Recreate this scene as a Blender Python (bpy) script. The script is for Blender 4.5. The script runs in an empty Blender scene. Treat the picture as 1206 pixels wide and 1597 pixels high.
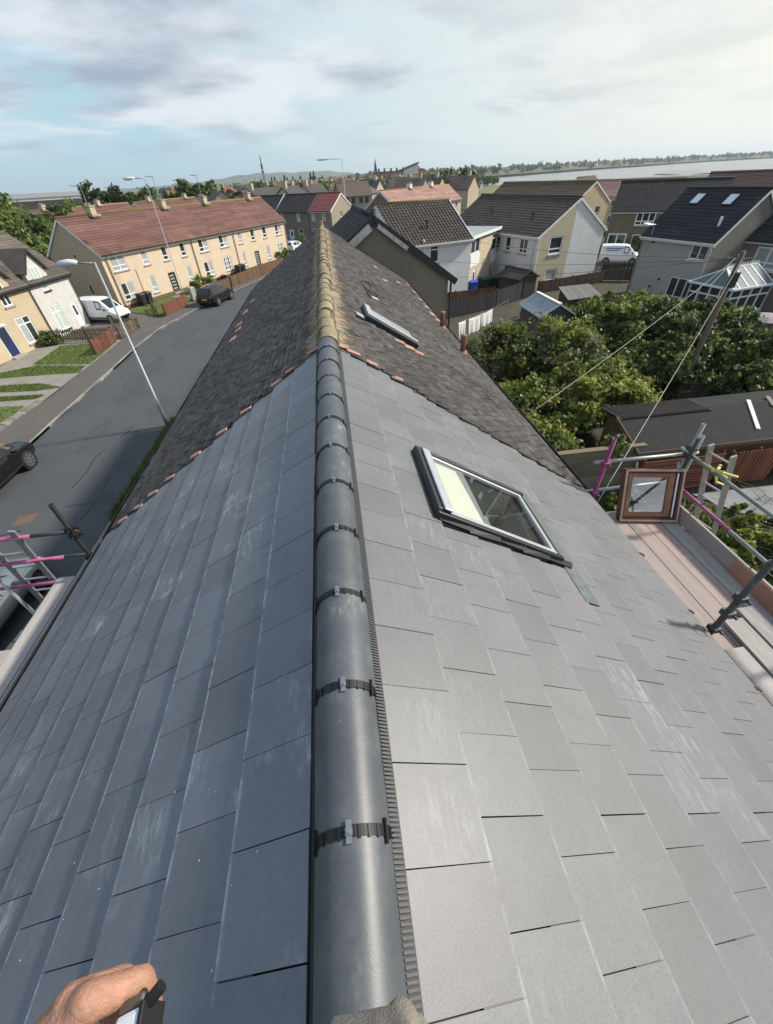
import bpy, bmesh, math, random
import numpy as np
from mathutils import Vector, Matrix
from math import sin, cos, tan, radians as rad, pi, sqrt, atan2
random.seed(7); np.random.seed(7)
S = bpy.context.scene
COL = S.collection
# ------------------------------------------------------------------ camera
cd = bpy.data.cameras.new('camera'); cam = bpy.data.objects.new('camera', cd); COL.objects.link(cam)
cam.matrix_world = Matrix(((0.990647, 0.11649, -0.071057, 0), (-0.129682, 0.641764, -0.755859, 0),
                           (-0.042448, 0.758004, 0.650868, 9.0), (0, 0, 0, 1)))
cd.sensor_fit = 'VERTICAL'; cd.lens = 13.0; cd.sensor_height = 13.0 * 1597 / 612.0; cd.sensor_width = cd.sensor_height
cd.clip_start = 0.02; cd.clip_end = 20000
S.camera = cam
# ------------------------------------------------------------------ light
SUN_AZ, SUN_EL = 8.0, 37.0          # azimuth from +X towards +Y
sd = bpy.data.lights.new('sun', 'SUN'); sun = bpy.data.objects.new('sun', sd); COL.objects.link(sun)
sd.energy = 5.0; sd.angle = rad(4.0); sd.color = (1.0, 0.93, 0.82)
sdir = Vector((cos(rad(SUN_EL)) * cos(rad(SUN_AZ)), cos(rad(SUN_EL)) * sin(rad(SUN_AZ)), sin(rad(SUN_EL))))
sun.rotation_euler = sdir.to_track_quat('Z', 'Y').to_euler()
sun.location = (30, 20, 40)
W = bpy.data.worlds.new('World'); S.world = W; W.use_nodes = True
def world():
    nt = W.node_tree; N = nt.nodes; L = nt.links; N.clear()
    def n(t, **k):
        o = N.new(t)
        for a, b in k.items(): setattr(o, a, b)
        return o
    def mth(op, a, b=None, clamp=False):
        o = n('ShaderNodeMath', operation=op, use_clamp=clamp)
        for i, v in enumerate((a, b)):
            if v is None: continue
            if isinstance(v, (int, float)): o.inputs[i].default_value = v
            else: L.new(v, o.inputs[i])
        return o.outputs[0]
    def mix(f, a, b):
        o = n('ShaderNodeMix', data_type='RGBA')
        for i, v in ((0, f), (6, a), (7, b)):
            if isinstance(v, (int, float)): o.inputs[i].default_value = v
            elif isinstance(v, tuple): o.inputs[i].default_value = (*v, 1)
            else: L.new(v, o.inputs[i])
        return o.outputs[2]
    sky = n('ShaderNodeTexSky', sky_type='NISHITA'); sky.sun_disc = False
    sky.sun_elevation = rad(SUN_EL); sky.sun_rotation = rad(90 - SUN_AZ)
    sky.air_density = 1.2; sky.dust_density = 1.5; sky.ozone_density = 2.0
    tc = n('ShaderNodeTexCoord'); sx = n('ShaderNodeSeparateXYZ'); L.new(tc.outputs['Generated'], sx.inputs[0])
    X, Y, Z = sx.outputs
    up = mth('MAXIMUM', Z, 0.0)
    den = mth('ADD', up, 0.10)
    cx = mth('DIVIDE', X, den); cy = mth('DIVIDE', Y, den)
    cmb = n('ShaderNodeCombineXYZ'); L.new(cx, cmb.inputs[0]); L.new(cy, cmb.inputs[1])
    def noise(scale, det, rough, off, dist=0.0):
        mp = n('ShaderNodeMapping'); L.new(cmb.outputs[0], mp.inputs[0]); mp.inputs['Location'].default_value = off
        t = n('ShaderNodeTexNoise'); t.inputs['Scale'].default_value = scale; t.inputs['Detail'].default_value = det
        t.inputs['Roughness'].default_value = rough; t.inputs['Distortion'].default_value = dist
        L.new(mp.outputs[0], t.inputs['Vector']); return t.outputs[0]
    def ramp(v, a, b):
        o = n('ShaderNodeMapRange', interpolation_type='SMOOTHSTEP'); o.inputs[1].default_value = a; o.inputs[2].default_value = b
        L.new(v, o.inputs[0]); return o.outputs[0]
    big = noise(0.62, 7, 0.58, CL1, 0.3); fine = noise(1.5, 7, 0.6, (1.0, 5.0, 0), 0.3); shade = noise(0.75, 5, 0.55, (7.7, 2.2, 0))
    # towards the veiled sun the sky whitens: cosine of angle to the sun
    d = n('ShaderNodeVectorMath', operation='DOT_PRODUCT'); L.new(tc.outputs['Generated'], d.inputs[0]); d.inputs[1].default_value = sdir
    glow = ramp(d.outputs['Value'], 0.35, 1.0)
    base = mix(0.75, sky.outputs[0], (4.5, 6.9, 8.2))
    veil = mix(mth('MULTIPLY', ramp(d.outputs['Value'], -0.15, 0.62), 0.95), base, (7.5, 7.95, 7.65))
    warm = mix(mth('MULTIPLY', glow, 0.85), veil, (10.2, 9.7, 8.2))
    warm = mix(mth('MULTIPLY', ramp(Z, 0.20, 0.80), 0.80), warm, (2.0, 3.3, 5.6))   # unseen sky overhead made darker and bluer to cut the fill light
    m = mth('ADD', big, mth('MULTIPLY', mth('SUBTRACT', fine, 0.5), 0.30))
    mask = ramp(m, 0.375, 0.56)
    hz = ramp(Z, 0.02, 0.10)
    mask = mth('MULTIPLY', mask, hz)
    side = mth('SUBTRACT', 1.0, mth('MULTIPLY', ramp(d.outputs['Value'], 0.12, 0.60), 0.70))
    mask = mth('MULTIPLY', mask, mth('MULTIPLY', side, 0.85))
    cc = mix(ramp(shade, 0.36, 0.62), (3.3, 3.75, 4.7), (7.5, 7.8, 8.3))
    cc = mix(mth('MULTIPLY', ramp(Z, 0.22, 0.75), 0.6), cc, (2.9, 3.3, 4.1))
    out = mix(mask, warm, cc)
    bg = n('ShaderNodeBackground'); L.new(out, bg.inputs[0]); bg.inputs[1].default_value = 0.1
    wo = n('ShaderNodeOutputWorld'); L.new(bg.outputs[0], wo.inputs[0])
CL1 = (3.1, 0.4, 0)
world()
S.view_settings.view_transform = 'Standard'; S.view_settings.look = 'None'; S.view_settings.gamma = 1
S.view_settings.use_curve_mapping = False; S.view_settings.exposure = 0.18
S.cycles.max_bounces = 6; S.cycles.transparent_max_bounces = 8; S.cycles.volume_bounces = 0; S.cycles.use_denoising = True

# ------------------------------------------------------------------ materials
MATS = {}
def mat(name, col, rough=0.8, var=0.25, scale=3.0, bump=0.0, bscale=None, tone=0.0, spec=0.4, metal=0.0, stain=None, stain2=None,
        coord='world', stretch=None, ior=None, transl=0.0, sheen=0.0, scuff=None, ridge_lichen=False, edge=0.0):
    """procedural surface: base colour with noise mottling, per-piece tone and optional stains (colour, scale, threshold, amount)"""
    if name in MATS: return MATS[name]
    m = bpy.data.materials.new(name); m.use_nodes = True; nt = m.node_tree; N = nt.nodes; L = nt.links
    b = N['Principled BSDF']; b.inputs['Roughness'].default_value = rough; b.inputs['Metallic'].default_value = metal
    b.inputs['Specular IOR Level'].default_value = spec
    if ior: b.inputs['IOR'].default_value = ior
    if coord == 'world':
        g = N.new('ShaderNodeNewGeometry'); vec = g.outputs['Position']
    else:
        g = N.new('ShaderNodeTexCoord'); vec = g.outputs['Object']
    if stretch:
        mp = N.new('ShaderNodeMapping'); mp.inputs['Scale'].default_value = stretch; L.new(vec, mp.inputs[0]); vec = mp.outputs[0]
    def noise(sc, det=6, ro=0.6):
        t = N.new('ShaderNodeTexNoise'); t.inputs['Scale'].default_value = sc; t.inputs['Detail'].default_value = det
        t.inputs['Roughness'].default_value = ro; L.new(vec, t.inputs['Vector']); return t.outputs[0]
    def mth(op, a, c):
        o = N.new('ShaderNodeMath'); o.operation = op
        for i, v in enumerate((a, c)):
            if isinstance(v, (int, float)): o.inputs[i].default_value = v
            else: L.new(v, o.inputs[i])
        return o.outputs[0]
    f = mth('ADD', mth('MULTIPLY', mth('SUBTRACT', noise(scale), 0.5), 2.6 * var), 1.0)
    f = mth('ADD', f, mth('MULTIPLY', mth('SUBTRACT', noise(scale * 9, 3), 0.5), 1.2 * var))
    if tone:
        oi = N.new('ShaderNodeObjectInfo'); at = N.new('ShaderNodeAttribute'); at.attribute_name = 'tone'
        fr = N.new('ShaderNodeMath'); fr.operation = 'FRACT'; L.new(mth('ADD', oi.outputs['Random'], at.outputs['Fac']), fr.inputs[0])
        f = mth('MULTIPLY', f, mth('ADD', mth('MULTIPLY', mth('SUBTRACT', fr.outputs[0], 0.5), 2 * tone), 1.0))
    c = N.new('ShaderNodeVectorMath'); c.operation = 'SCALE'; c.inputs[0].default_value = col; L.new(f, c.inputs['Scale'])
    cout = c.outputs[0]
    for st in (stain, stain2):
        if not st: continue
        sc_, ssc, th, amt = st[:4]
        mr = N.new('ShaderNodeMapRange'); mr.inputs[1].default_value = th; mr.inputs[2].default_value = th + 0.13
        L.new(noise(ssc, 7, 0.65), mr.inputs[0])
        mx = N.new('ShaderNodeMix'); mx.data_type = 'RGBA'; L.new(mth('MULTIPLY', mr.outputs[0], amt), mx.inputs[0])
        L.new(cout, mx.inputs[6]); mx.inputs[7].default_value = (*sc_, 1); cout = mx.outputs[2]
    if ridge_lichen:   # orange and grey lichen that has spread down from the ridge
        sp = N.new('ShaderNodeSeparateXYZ'); L.new(vec, sp.inputs[0]); ax = mth('ABSOLUTE', mth('ADD', sp.outputs[0], .13), 0.0)
        for colr, reach, sc_, th, am in (((.23, .135, .055), .75, 3.2, .52, .8), ((.30, .275, .21), .55, 7.0, .50, .75)):
            o = N.new('ShaderNodeMapRange'); o.interpolation_type = 'SMOOTHSTEP'; o.inputs[1].default_value = reach; o.inputs[2].default_value = .1; o.inputs[3].default_value = -.30; o.inputs[4].default_value = .12; L.new(ax, o.inputs[0])
            q = N.new('ShaderNodeMapRange'); q.inputs[1].default_value = th; q.inputs[2].default_value = th + .12; L.new(mth('ADD', noise(sc_, 7, .7), o.outputs[0]), q.inputs[0])
            mx = N.new('ShaderNodeMix'); mx.data_type = 'RGBA'; L.new(mth('MULTIPLY', q.outputs[0], am), mx.inputs[0]); L.new(cout, mx.inputs[6]); mx.inputs[7].default_value = (*colr, 1); cout = mx.outputs[2]
    if edge:   # chalk dust along the lower edge of each slate
        tc = N.new('ShaderNodeTexCoord'); sp = N.new('ShaderNodeSeparateXYZ'); L.new(tc.outputs['Object'], sp.inputs[0])
        def m2(v, a, c_):
            o = N.new('ShaderNodeMapRange'); o.inputs[1].default_value = a; o.inputs[2].default_value = c_; L.new(v, o.inputs[0]); return o.outputs[0]
        k = mth('MULTIPLY', m2(sp.outputs[0], -.016, -.003), mth('MULTIPLY', m2(sp.outputs[0], .02, .004), m2(noise(9.0, 5, .7), .40, .62)))
        mx = N.new('ShaderNodeMix'); mx.data_type = 'RGBA'; L.new(mth('MULTIPLY', k, edge), mx.inputs[0]); L.new(cout, mx.inputs[6]); mx.inputs[7].default_value = (.46, .49, .53, 1); cout = mx.outputs[2]
    if scuff:   # chalky rub marks: broken patches made of fine strokes
        sc_, big_, fine_, amt = scuff
        def mr(v, a, c_):
            o = N.new('ShaderNodeMapRange'); o.interpolation_type = 'SMOOTHSTEP'; o.inputs[1].default_value = a; o.inputs[2].default_value = c_; L.new(v, o.inputs[0]); return o.outputs[0]
        mp = N.new('ShaderNodeMapping'); mp.inputs['Scale'].default_value = (1.0, 0.30, 1.4); mp.inputs['Rotation'].default_value = (0.0, 0.0, 0.5); L.new(vec, mp.inputs[0]); keep = vec; vec = mp.outputs[0]
        n1 = noise(fine_, 8, 0.75); n3 = noise(big_ * 2.2, 3, .5); vec = keep
        k = mth('MULTIPLY', mr(noise(big_, 5, .6), .50, .72), mr(n1, .44, .66))
        oi2 = N.new('ShaderNodeObjectInfo'); k = mth('MULTIPLY', k, mth('ADD', .25, mth('MULTIPLY', mth('POWER', oi2.outputs['Random'], 2.0), 1.5)))
        k = mth('ADD', k, mth('MULTIPLY', mr(n1, .62, .70), mth('MULTIPLY', mr(n3, .50, .66), .7)))
        mx = N.new('ShaderNodeMix'); mx.data_type = 'RGBA'; mx.clamp_factor = True; L.new(mth('MULTIPLY', k, amt), mx.inputs[0])
        L.new(cout, mx.inputs[6]); mx.inputs[7].default_value = (*sc_, 1); cout = mx.outputs[2]
    L.new(cout, b.inputs['Base Color'])
    if bump:
        bp = N.new('ShaderNodeBump'); bp.inputs['Strength'].default_value = min(1, bump); bp.inputs['Distance'].default_value = 0.02
        L.new(noise(bscale or scale * 12, 4), bp.inputs['Height']); L.new(bp.outputs[0], b.inputs['Normal'])
    if transl:
        tr = N.new('ShaderNodeBsdfTranslucent'); L.new(cout, tr.inputs[0]); ms = N.new('ShaderNodeMixShader'); ms.inputs[0].default_value = transl
        L.new(b.outputs[0], ms.inputs[1]); L.new(tr.outputs[0], ms.inputs[2]); L.new(ms.outputs[0], N['Material Output'].inputs[0])
    MATS[name] = m
    return m
def glassmat(name, col, rough=0.03):
    m = mat(name, col, rough, 0.1, 1.0, spec=0.6)
    return m

# ------------------------------------------------------------------ mesh helper
class MB:
    def __init__(s): s.v = []; s.f = []; s.mi = []; s.t = []; s.cur = 0; s.tone = 0.0
    def add(s, vs, fs):
        o = len(s.v); s.v += [tuple(p) for p in vs]
        for f in fs: s.f.append(tuple(i + o for i in f)); s.mi.append(s.cur); s.t.append(s.tone)
        return s
    def quad(s, a, b, c, d): return s.add((a, b, c, d), ((0, 1, 2, 3),))
    def hexa(s, p):   # 8 points: bottom 4 ccw, top 4
        return s.add(p, ((3, 2, 1, 0), (4, 5, 6, 7), (0, 1, 5, 4), (1, 2, 6, 5), (2, 3, 7, 6), (3, 0, 4, 7)))
    def box(s, x0, x1, y0, y1, z0, z1):
        return s.hexa(((x0, y0, z0), (x1, y0, z0), (x1, y1, z0), (x0, y1, z0), (x0, y0, z1), (x1, y0, z1), (x1, y1, z1), (x0, y1, z1)))
    def obox(s, o, a, b, c):   # oriented box: origin + three edge vectors
        o, a, b, c = Vector(o), Vector(a), Vector(b), Vector(c)
        if a.cross(b).dot(c) < 0: a, b = b, a
        return s.hexa((o, o + a, o + a + b, o + b, o + c, o + a + c, o + a + b + c, o + b + c))
    def beam(s, p, q, w, h, up=(0, 0, 1)):
        p, q = Vector(p), Vector(q); d = (q - p).normalized(); u = Vector(up)
        r = d.cross(u)
        if r.length < 1e-4: r = d.cross(Vector((1, 0, 0)))
        r.normalize(); u = r.cross(d)
        return s.obox(p - r * w / 2 - u * h / 2, q - p, r * w, u * h)
    def tube(s, pts, rad_, n=10, cap=True):
        pts = [Vector(p) for p in pts]; rs = rad_ if isinstance(rad_, (list, tuple)) else [rad_] * len(pts)
        vs = []; fs = []
        for i, p in enumerate(pts):
            d = (pts[min(i + 1, len(pts) - 1)] - pts[max(i - 1, 0)]).normalized()
            a = d.cross(Vector((0, 0, 1)))
            if a.length < 1e-3: a = d.cross(Vector((0, 1, 0)))
            a.normalize(); b = d.cross(a)
            for k in range(n):
                t = 2 * pi * k / n; vs.append(p + (a * cos(t) + b * sin(t)) * rs[i])
        for i in range(len(pts) - 1):
            for k in range(n):
                k2 = (k + 1) % n; fs.append((i * n + k, i * n + k2, (i + 1) * n + k2, (i + 1) * n + k))
        if cap: fs.append(tuple(range(n - 1, -1, -1))); fs.append(tuple((len(pts) - 1) * n + k for k in range(n)))
        return s.add(vs, fs)
    def prism(s, poly, a, b):   # poly = list of 3D points, extruded by vector b-a
        n = len(poly); e = Vector(b) - Vector(a); P = [Vector(p) for p in poly]
        fs = [tuple(range(n - 1, -1, -1)), tuple(range(n, 2 * n))] + [(i, (i + 1) % n, n + (i + 1) % n, n + i) for i in range(n)]
        return s.add(P + [p + e for p in P], fs)
    def mesh(s, name, mats, smooth=False):
        me = bpy.data.meshes.new(name); me.from_pydata(s.v, [], s.f)
        for m in (mats if isinstance(mats, (list, tuple)) else [mats]): me.materials.append(m)
        if any(s.mi): me.polygons.foreach_set('material_index', s.mi)
        if any(s.t):
            at = me.attributes.new('tone', 'FLOAT', 'FACE'); at.data.foreach_set('value', s.t)
        if smooth: me.polygons.foreach_set('use_smooth', [True] * len(s.f))
        me.update(); return me
    def build(s, name, mats, parent=None, smooth=False, fixn=True, bevel=0):
        me = s.mesh(name, mats, smooth)
        if fixn:
            bm = bmesh.new(); bm.from_mesh(me); bmesh.ops.recalc_face_normals(bm, faces=bm.faces); bm.to_mesh(me); bm.free()
        return link(name, me, parent, bevel=bevel)
def link(name, me, parent=None, mw=None, bevel=0):
    o = bpy.data.objects.new(name, me); COL.objects.link(o)
    if parent: o.parent = parent
    if mw is not None: o.matrix_local = mw
    if bevel:
        b = o.modifiers.new('edge', 'BEVEL'); b.width = bevel; b.segments = 2; b.limit_method = 'ANGLE'
    return o
def tag(o, label=None, cat=None, group=None, kind=None):
    for k, v in (('label', label), ('category', cat), ('group', group), ('kind', kind)):
        if v: o[k] = v
    return o
def thing(name, label, cat, loc=(0, 0, 0), rot=0.0, group=None):
    o = bpy.data.objects.new(name, None); COL.objects.link(o); o.location = loc; o.rotation_euler = (0, 0, rot); o.empty_display_size = 0.2
    return tag(o, label, cat, group)
def struct(o): o['kind'] = 'structure'; return o
def stuff(o): o['kind'] = 'stuff'; return o
def sheet(name, pts, z, m, kind='structure', thick=0.0):
    b = MB()
    if thick:
        b.prism([(p[0], p[1], z - thick) for p in pts], (0, 0, 0), (0, 0, thick))
    else: b.add([(p[0], p[1], z) for p in pts], (tuple(range(len(pts))),))
    o = b.build(name, m)
    if not thick and o.data.polygons[0].normal.z < 0: o.data.flip_normals()
    o['kind'] = kind; return o
def dup(root, loc=None, rot=None, label=None, group=None):
    r = root.copy(); COL.objects.link(r)
    if loc is not None: r.location = loc
    if rot is not None: r.rotation_euler = (0, 0, rot)
    if label: r['label'] = label
    if group: r['group'] = group
    for ch in list(root.children):
        c = ch.copy(); COL.objects.link(c); c.parent = r; c.matrix_parent_inverse = ch.matrix_parent_inverse.copy()
        for g in ch.children:
            d = g.copy(); COL.objects.link(d); d.parent = c; d.matrix_parent_inverse = g.matrix_parent_inverse.copy()
    return r

# palette
SLATE = mat('fibre_cement_slate_shade_tint', (0.148, 0.160, 0.186), 0.44, 0.20, 2.0, bump=0.05, bscale=160, tone=0.11, edge=0.75, spec=0.5, scuff=((0.50, 0.53, 0.56), 2.1, 26.0, 0.75),  # road side slope: blue of the skylit shade put into the colour, scuffs on top
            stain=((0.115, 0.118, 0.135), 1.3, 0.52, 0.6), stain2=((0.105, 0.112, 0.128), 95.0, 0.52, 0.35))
SLATER = mat('fibre_cement_slate_clean_lit_tint', (0.137, 0.141, 0.148), 0.48, 0.17, 3.0, bump=0.05, bscale=160, tone=0.10, spec=0.5, scuff=((0.50, 0.53, 0.56), 1.3, 26.0, 0.22),  # same slate tinted neutral for the sunlit slope, with fewer scuffs
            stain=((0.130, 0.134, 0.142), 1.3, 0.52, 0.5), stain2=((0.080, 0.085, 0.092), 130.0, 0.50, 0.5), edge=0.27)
RIDGE = mat('grey_clay_ridge', (0.078, 0.088, 0.100), 0.46, 0.25, 5.0, bump=0.05, bscale=140, tone=0.10, spec=0.55, scuff=((0.36, 0.41, 0.44), 5.0, 40.0, 0.5),
            stain=((0.12, 0.13, 0.135), 7.0, 0.52, 0.5), stain2=((0.05, 0.055, 0.06), 40, 0.56, 0.5))
BLACKP = mat('black_plastic', (0.010, 0.0105, 0.012), 0.55, 0.2, 10, spec=0.4)
CHROME = mat('zinc_clip', (0.34, 0.35, 0.36), 0.45, 0.2, 20, metal=0.9)
OLDTILE = mat('weathered_plain_tile', (0.066, 0.061, 0.058), 0.9, 0.5, 1.1, bump=0.5, bscale=60, tone=0.34, spec=0.25, ridge_lichen=True,
              stain=((0.155, 0.145, 0.135), 4.5, 0.54, 0.55), stain2=((0.20, 0.185, 0.16), 22.0, 0.60, 0.45))
LICHEN = mat('lichened_tile', (0.110, 0.092, 0.075), 0.95, 0.45, 2.0, bump=0.6, bscale=55, tone=0.25, spec=0.2,
             stain=((0.23, 0.125, 0.05), 5.0, 0.47, 0.75), stain2=((0.34, 0.31, 0.22), 14.0, 0.57, 0.6))
OLDRIDGE = mat('lichened_ridge', (0.25, 0.215, 0.150), 0.95, 0.4, 6.0, bump=0.7, bscale=45, tone=0.2, spec=0.2,
               stain=((0.36, 0.245, 0.075), 5.0, 0.49, 0.7), stain2=((0.46, 0.45, 0.37), 10.0, 0.53, 0.75))
TERRA = mat('fresh_terracotta', (0.36, 0.20, 0.155), 0.85, 0.25, 9.0, tone=0.2, stain=((0.46, 0.35, 0.31), 8, 0.52, 0.7))
MORTAR = mat('old_mortar', (0.33, 0.30, 0.25), 0.95, 0.35, 8, bump=0.5)
HARL = mat('grey_brown_harling', (0.21, 0.19, 0.155), 0.95, 0.16, 1.2, bump=0.6, bscale=40, stain=((0.13, 0.12, 0.10), 0.6, 0.55, 0.4))
WHITEH = mat('white_harling', (0.66, 0.67, 0.67), 0.92, 0.08, 1.5, bump=0.6, bscale=30, stain=((0.50, 0.50, 0.48), 0.7, 0.56, 0.45))
GREYW = mat('pale_grey_roughcast', (0.52, 0.52, 0.50), 0.95, 0.13, 2.5, bump=0.7, bscale=26, stain=((0.38, 0.38, 0.36), 1.2, 0.55, 0.5))
BEIGE = mat('peach_beige_harling', (0.60, 0.49, 0.37), 0.95, 0.09, 1.6, bump=0.6, bscale=30, stain=((0.47, 0.375, 0.265), 0.5, 0.54, 0.5))
CREAM = mat('cream_harling', (0.48, 0.40, 0.275), 0.95, 0.16, 1.4, bump=0.6, bscale=30, stain=((0.36, 0.29, 0.20), 0.8, 0.55, 0.5))
PANELB = mat('buff_render', (0.50, 0.43, 0.31), 0.9, 0.06, 1.0, bump=0.3, bscale=30)
OLIVE = mat('olive_brown_harling', (0.17, 0.145, 0.095), 0.95, 0.15, 1.4, bump=0.6, bscale=30)
PINKGREY = mat('pinkish_grey_roughcast', (0.40, 0.37, 0.355), 0.95, 0.11, 2.0, bump=0.7, bscale=28)
UPVC = mat('white_upvc', (0.80, 0.81, 0.82), 0.35, 0.04, 4, spec=0.5)
WPAINT = mat('white_paint', (0.74, 0.74, 0.72), 0.6, 0.1, 4)
GLASSD = glassmat('dark_glazing', (0.035, 0.042, 0.05))
GLASSP = mat('net_curtain_glazing', (0.36, 0.38, 0.38), 0.12, 0.35, 3.0, spec=0.6, stretch=(8, 8, 0.6))
GLASSG = mat('pale_blind_glazing', (0.46, 0.55, 0.50), 0.12, 0.12, 1.5, spec=0.6)
SILL = mat('concrete_sill', (0.34, 0.31, 0.26), 0.9, 0.2, 6)
DOORD = mat('dark_door_paint', (0.045, 0.035, 0.035), 0.4, 0.15, 5)
DOORB = mat('navy_door_paint', (0.02, 0.03, 0.11), 0.4, 0.15, 5)
REDROOF = mat('red_brown_tile', (0.145, 0.074, 0.060), 0.9, 0.22, 0.7, bump=0.4, bscale=20, tone=0.22, stain=((0.24, 0.14, 0.085), 0.55, 0.58, 0.55), stain2=((0.12, 0.06, 0.052), 1.7, 0.55, 0.5))
BROWNROOF = mat('brown_pantile', (0.074, 0.060, 0.053), 0.85, 0.2, 1.0, tone=0.2, stain=((0.16, 0.125, 0.06), 0.8, 0.60, 0.4))
DARKROOF = mat('dark_tile', (0.027, 0.026, 0.028), 0.9, 0.25, 0.9, tone=0.2, stain=((0.085, 0.075, 0.055), 0.7, 0.57, 0.5))
GREYROOF = mat('grey_brown_tile', (0.105, 0.090, 0.078), 0.9, 0.3, 1.1, tone=0.25, stain=((0.17, 0.145, 0.10), 1.1, 0.57, 0.5))
PINKROOF = mat('dusty_pink_tile', (0.31, 0.185, 0.16), 0.9, 0.2, 0.8, tone=0.2, stain=((0.40, 0.24, 0.10), 0.5, 0.56, 0.7))
MOSSRIDGE = mat('mossy_ridge', (0.24, 0.165, 0.07), 0.95, 0.4, 2.0, bump=0.4, tone=0.2, stain=((0.15, 0.09, 0.06), 2, 0.55, 0.6))
DARKTRIM = mat('dark_gutter', (0.03, 0.03, 0.032), 0.5, 0.2, 6)
BROWNPIPE = mat('brown_downpipe', (0.13, 0.085, 0.06), 0.6, 0.2, 6)
LEAD = mat('dark_slate_flashing', (0.10, 0.125, 0.125), 0.6, 0.35, 9, stain=((0.05, 0.06, 0.06), 16, 0.52, 0.6))
CHARCOAL = mat('charcoal_metal', (0.016, 0.018, 0.022), 0.34, 0.15, 8, spec=0.5)
PALEMETAL = mat('pale_aluminium', (0.50, 0.53, 0.55), 0.36, 0.12, 8, metal=0.6)
ASPHALT = mat('asphalt', (0.072, 0.079, 0.085), 0.88, 0.2, 0.25, bump=0.3, bscale=60, stain=((0.05, 0.053, 0.057), 0.35, 0.55, 0.7), stain2=((0.095, 0.098, 0.10), 1.4, 0.60, 0.5))
PAVE = mat('tarmac_pavement', (0.105, 0.098, 0.09), 0.92, 0.22, 0.5, bump=0.4, bscale=50, stain=((0.16, 0.15, 0.13), 1.5, 0.58, 0.5))
KERB = mat('kerb_stone', (0.27, 0.26, 0.235), 0.9, 0.25, 3, tone=0.25)
CONC = mat('path_concrete', (0.25, 0.235, 0.205), 0.92, 0.25, 1.2, bump=0.3, stain=((0.14, 0.135, 0.11), 1.6, 0.53, 0.6))
SOIL = mat('soil', (0.065, 0.055, 0.04), 0.98, 0.4, 0.8, bump=0.6, bscale=12, stain=((0.05, 0.075, 0.025), 0.6, 0.5, 0.7))
GRASS = mat('grass', (0.105, 0.145, 0.035), 0.95, 0.3, 1.1, bump=0.6, bscale=25, stain=((0.16, 0.17, 0.06), 1.8, 0.55, 0.6))
# ------------------------------------------------------------------ own roof geometry
P32 = rad(32); C32, S32 = cos(P32), sin(P32); RX = -0.13; ZA = 7.54
def RM(side):
    t = Vector((side * C32, 0, -S32)); y = Vector((0, side, 0)); n = Vector((side * S32, 0, C32))
    return Matrix(((t.x, y.x, n.x, RX), (t.y, y.y, n.y, 0), (t.z, y.z, n.z, ZA), (0, 0, 0, 1)))
def RP(side, s, y, h=0.0):
    return RM(side) @ Vector((s, side * y, h))
def yab(s): return 4.87 - 0.19 * s
EAVE = {-1: 3.75, 1: 4.08}
WIN = (0.82, 2.12, 1.98, 2.96)      # roof window opening s0 s1 y0 y1
new_house = thing('slate_roofed_house', 'house under the camera with the newly laid grey slate roof and clipped ridge', 'house', (0, 0, 0))
old_house = thing('tile_roofed_house', 'adjoining house with the old dark tile roof and lichen covered ridge', 'house', (0, 0, 0))

def sub_int(a, b, c, d):
    out = []
    if a < min(b, c) - 0.03: out.append((a, min(b, c)))
    if b > max(a, d) + 0.03: out.append((max(a, d), b))
    return out if not (b <= c or a >= d) else [(a, b)]
def slate_hexa(w, L=0.46):
    h0, h1 = 0.004, 0.0165; u0, u1 = -0.011, -0.0025
    return ((-L, -w / 2, u0), (0, -w / 2, h0), (0, w / 2, h0), (-L, w / 2, u0), (-L, -w / 2, u1), (0, -w / 2, h1), (0, w / 2, h1), (-L, w / 2, u1))
SW = 0.2768
slate_me = MB().hexa(slate_hexa(SW)).mesh('slate', SLATE)
slate_short = MB().hexa(slate_hexa(SW, 0.33)).mesh('slate', SLATE)
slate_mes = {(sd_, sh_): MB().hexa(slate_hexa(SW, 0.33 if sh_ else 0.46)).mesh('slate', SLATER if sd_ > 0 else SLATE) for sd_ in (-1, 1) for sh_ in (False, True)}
cands = []; odd = []
for side in (-1, 1):
    for k in range(12 if side > 0 else 11):
        s = 0.495 + 0.325 * k
        ph = {1: (-0.09, 0.03), -1: (0.046, 0.17)}[side][k % 2]
        yy = ph - 0.28 * 13
        while yy < 5:
            a, b = yy + 0.0016, yy + 0.0016 + SW; yy += 0.28
            ym = yab(s - 0.16)
            if a > ym - 0.04: continue
            ivs = [(a, min(b, ym))]
            if side > 0 and WIN[0] - 0.01 < s - 0.16 < WIN[1]: ivs = [j for i in ivs for j in sub_int(i[0], i[1], WIN[2], WIN[3])]
            for (p, q) in ivs:
                full = abs((q - p) - SW) < 0.004
                c = RP(side, s - 0.16, (p + q) / 2)
                d2 = (c - Vector((0, 0, 9))).length
                if full and -0.62 < p: cands.append((d2, side, k, s, (p + q) / 2))
                else: odd.append((side, k, s, (p + q) / 2, q - p))
cands.sort()
for d2, side, k, s, y in cands[:300]:
    j = Matrix.Translation((random.gauss(0, 0.0022), random.gauss(0, 0.0008), random.uniform(0, 0.0022))) @ Matrix.Rotation(random.gauss(0, 0.0022), 4, 'Z') @ Matrix.Rotation(random.gauss(0, 0.0022), 4, 'X')
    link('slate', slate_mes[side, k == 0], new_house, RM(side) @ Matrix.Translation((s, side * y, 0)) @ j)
mb = MB()
for it in [(c[1], c[2], c[3], c[4], SW) for c in cands[300:]] + odd:
    side, k, s, y, w = it
    M = RM(side) @ Matrix.Translation((s + random.gauss(0, 0.002), side * y, random.uniform(0, 0.002)))
    mb.tone = random.random(); mb.cur = 1 if side > 0 else 0; mb.hexa([M @ Vector(p) for p in slate_hexa(w, 0.33 if k == 0 else 0.46)])
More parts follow.
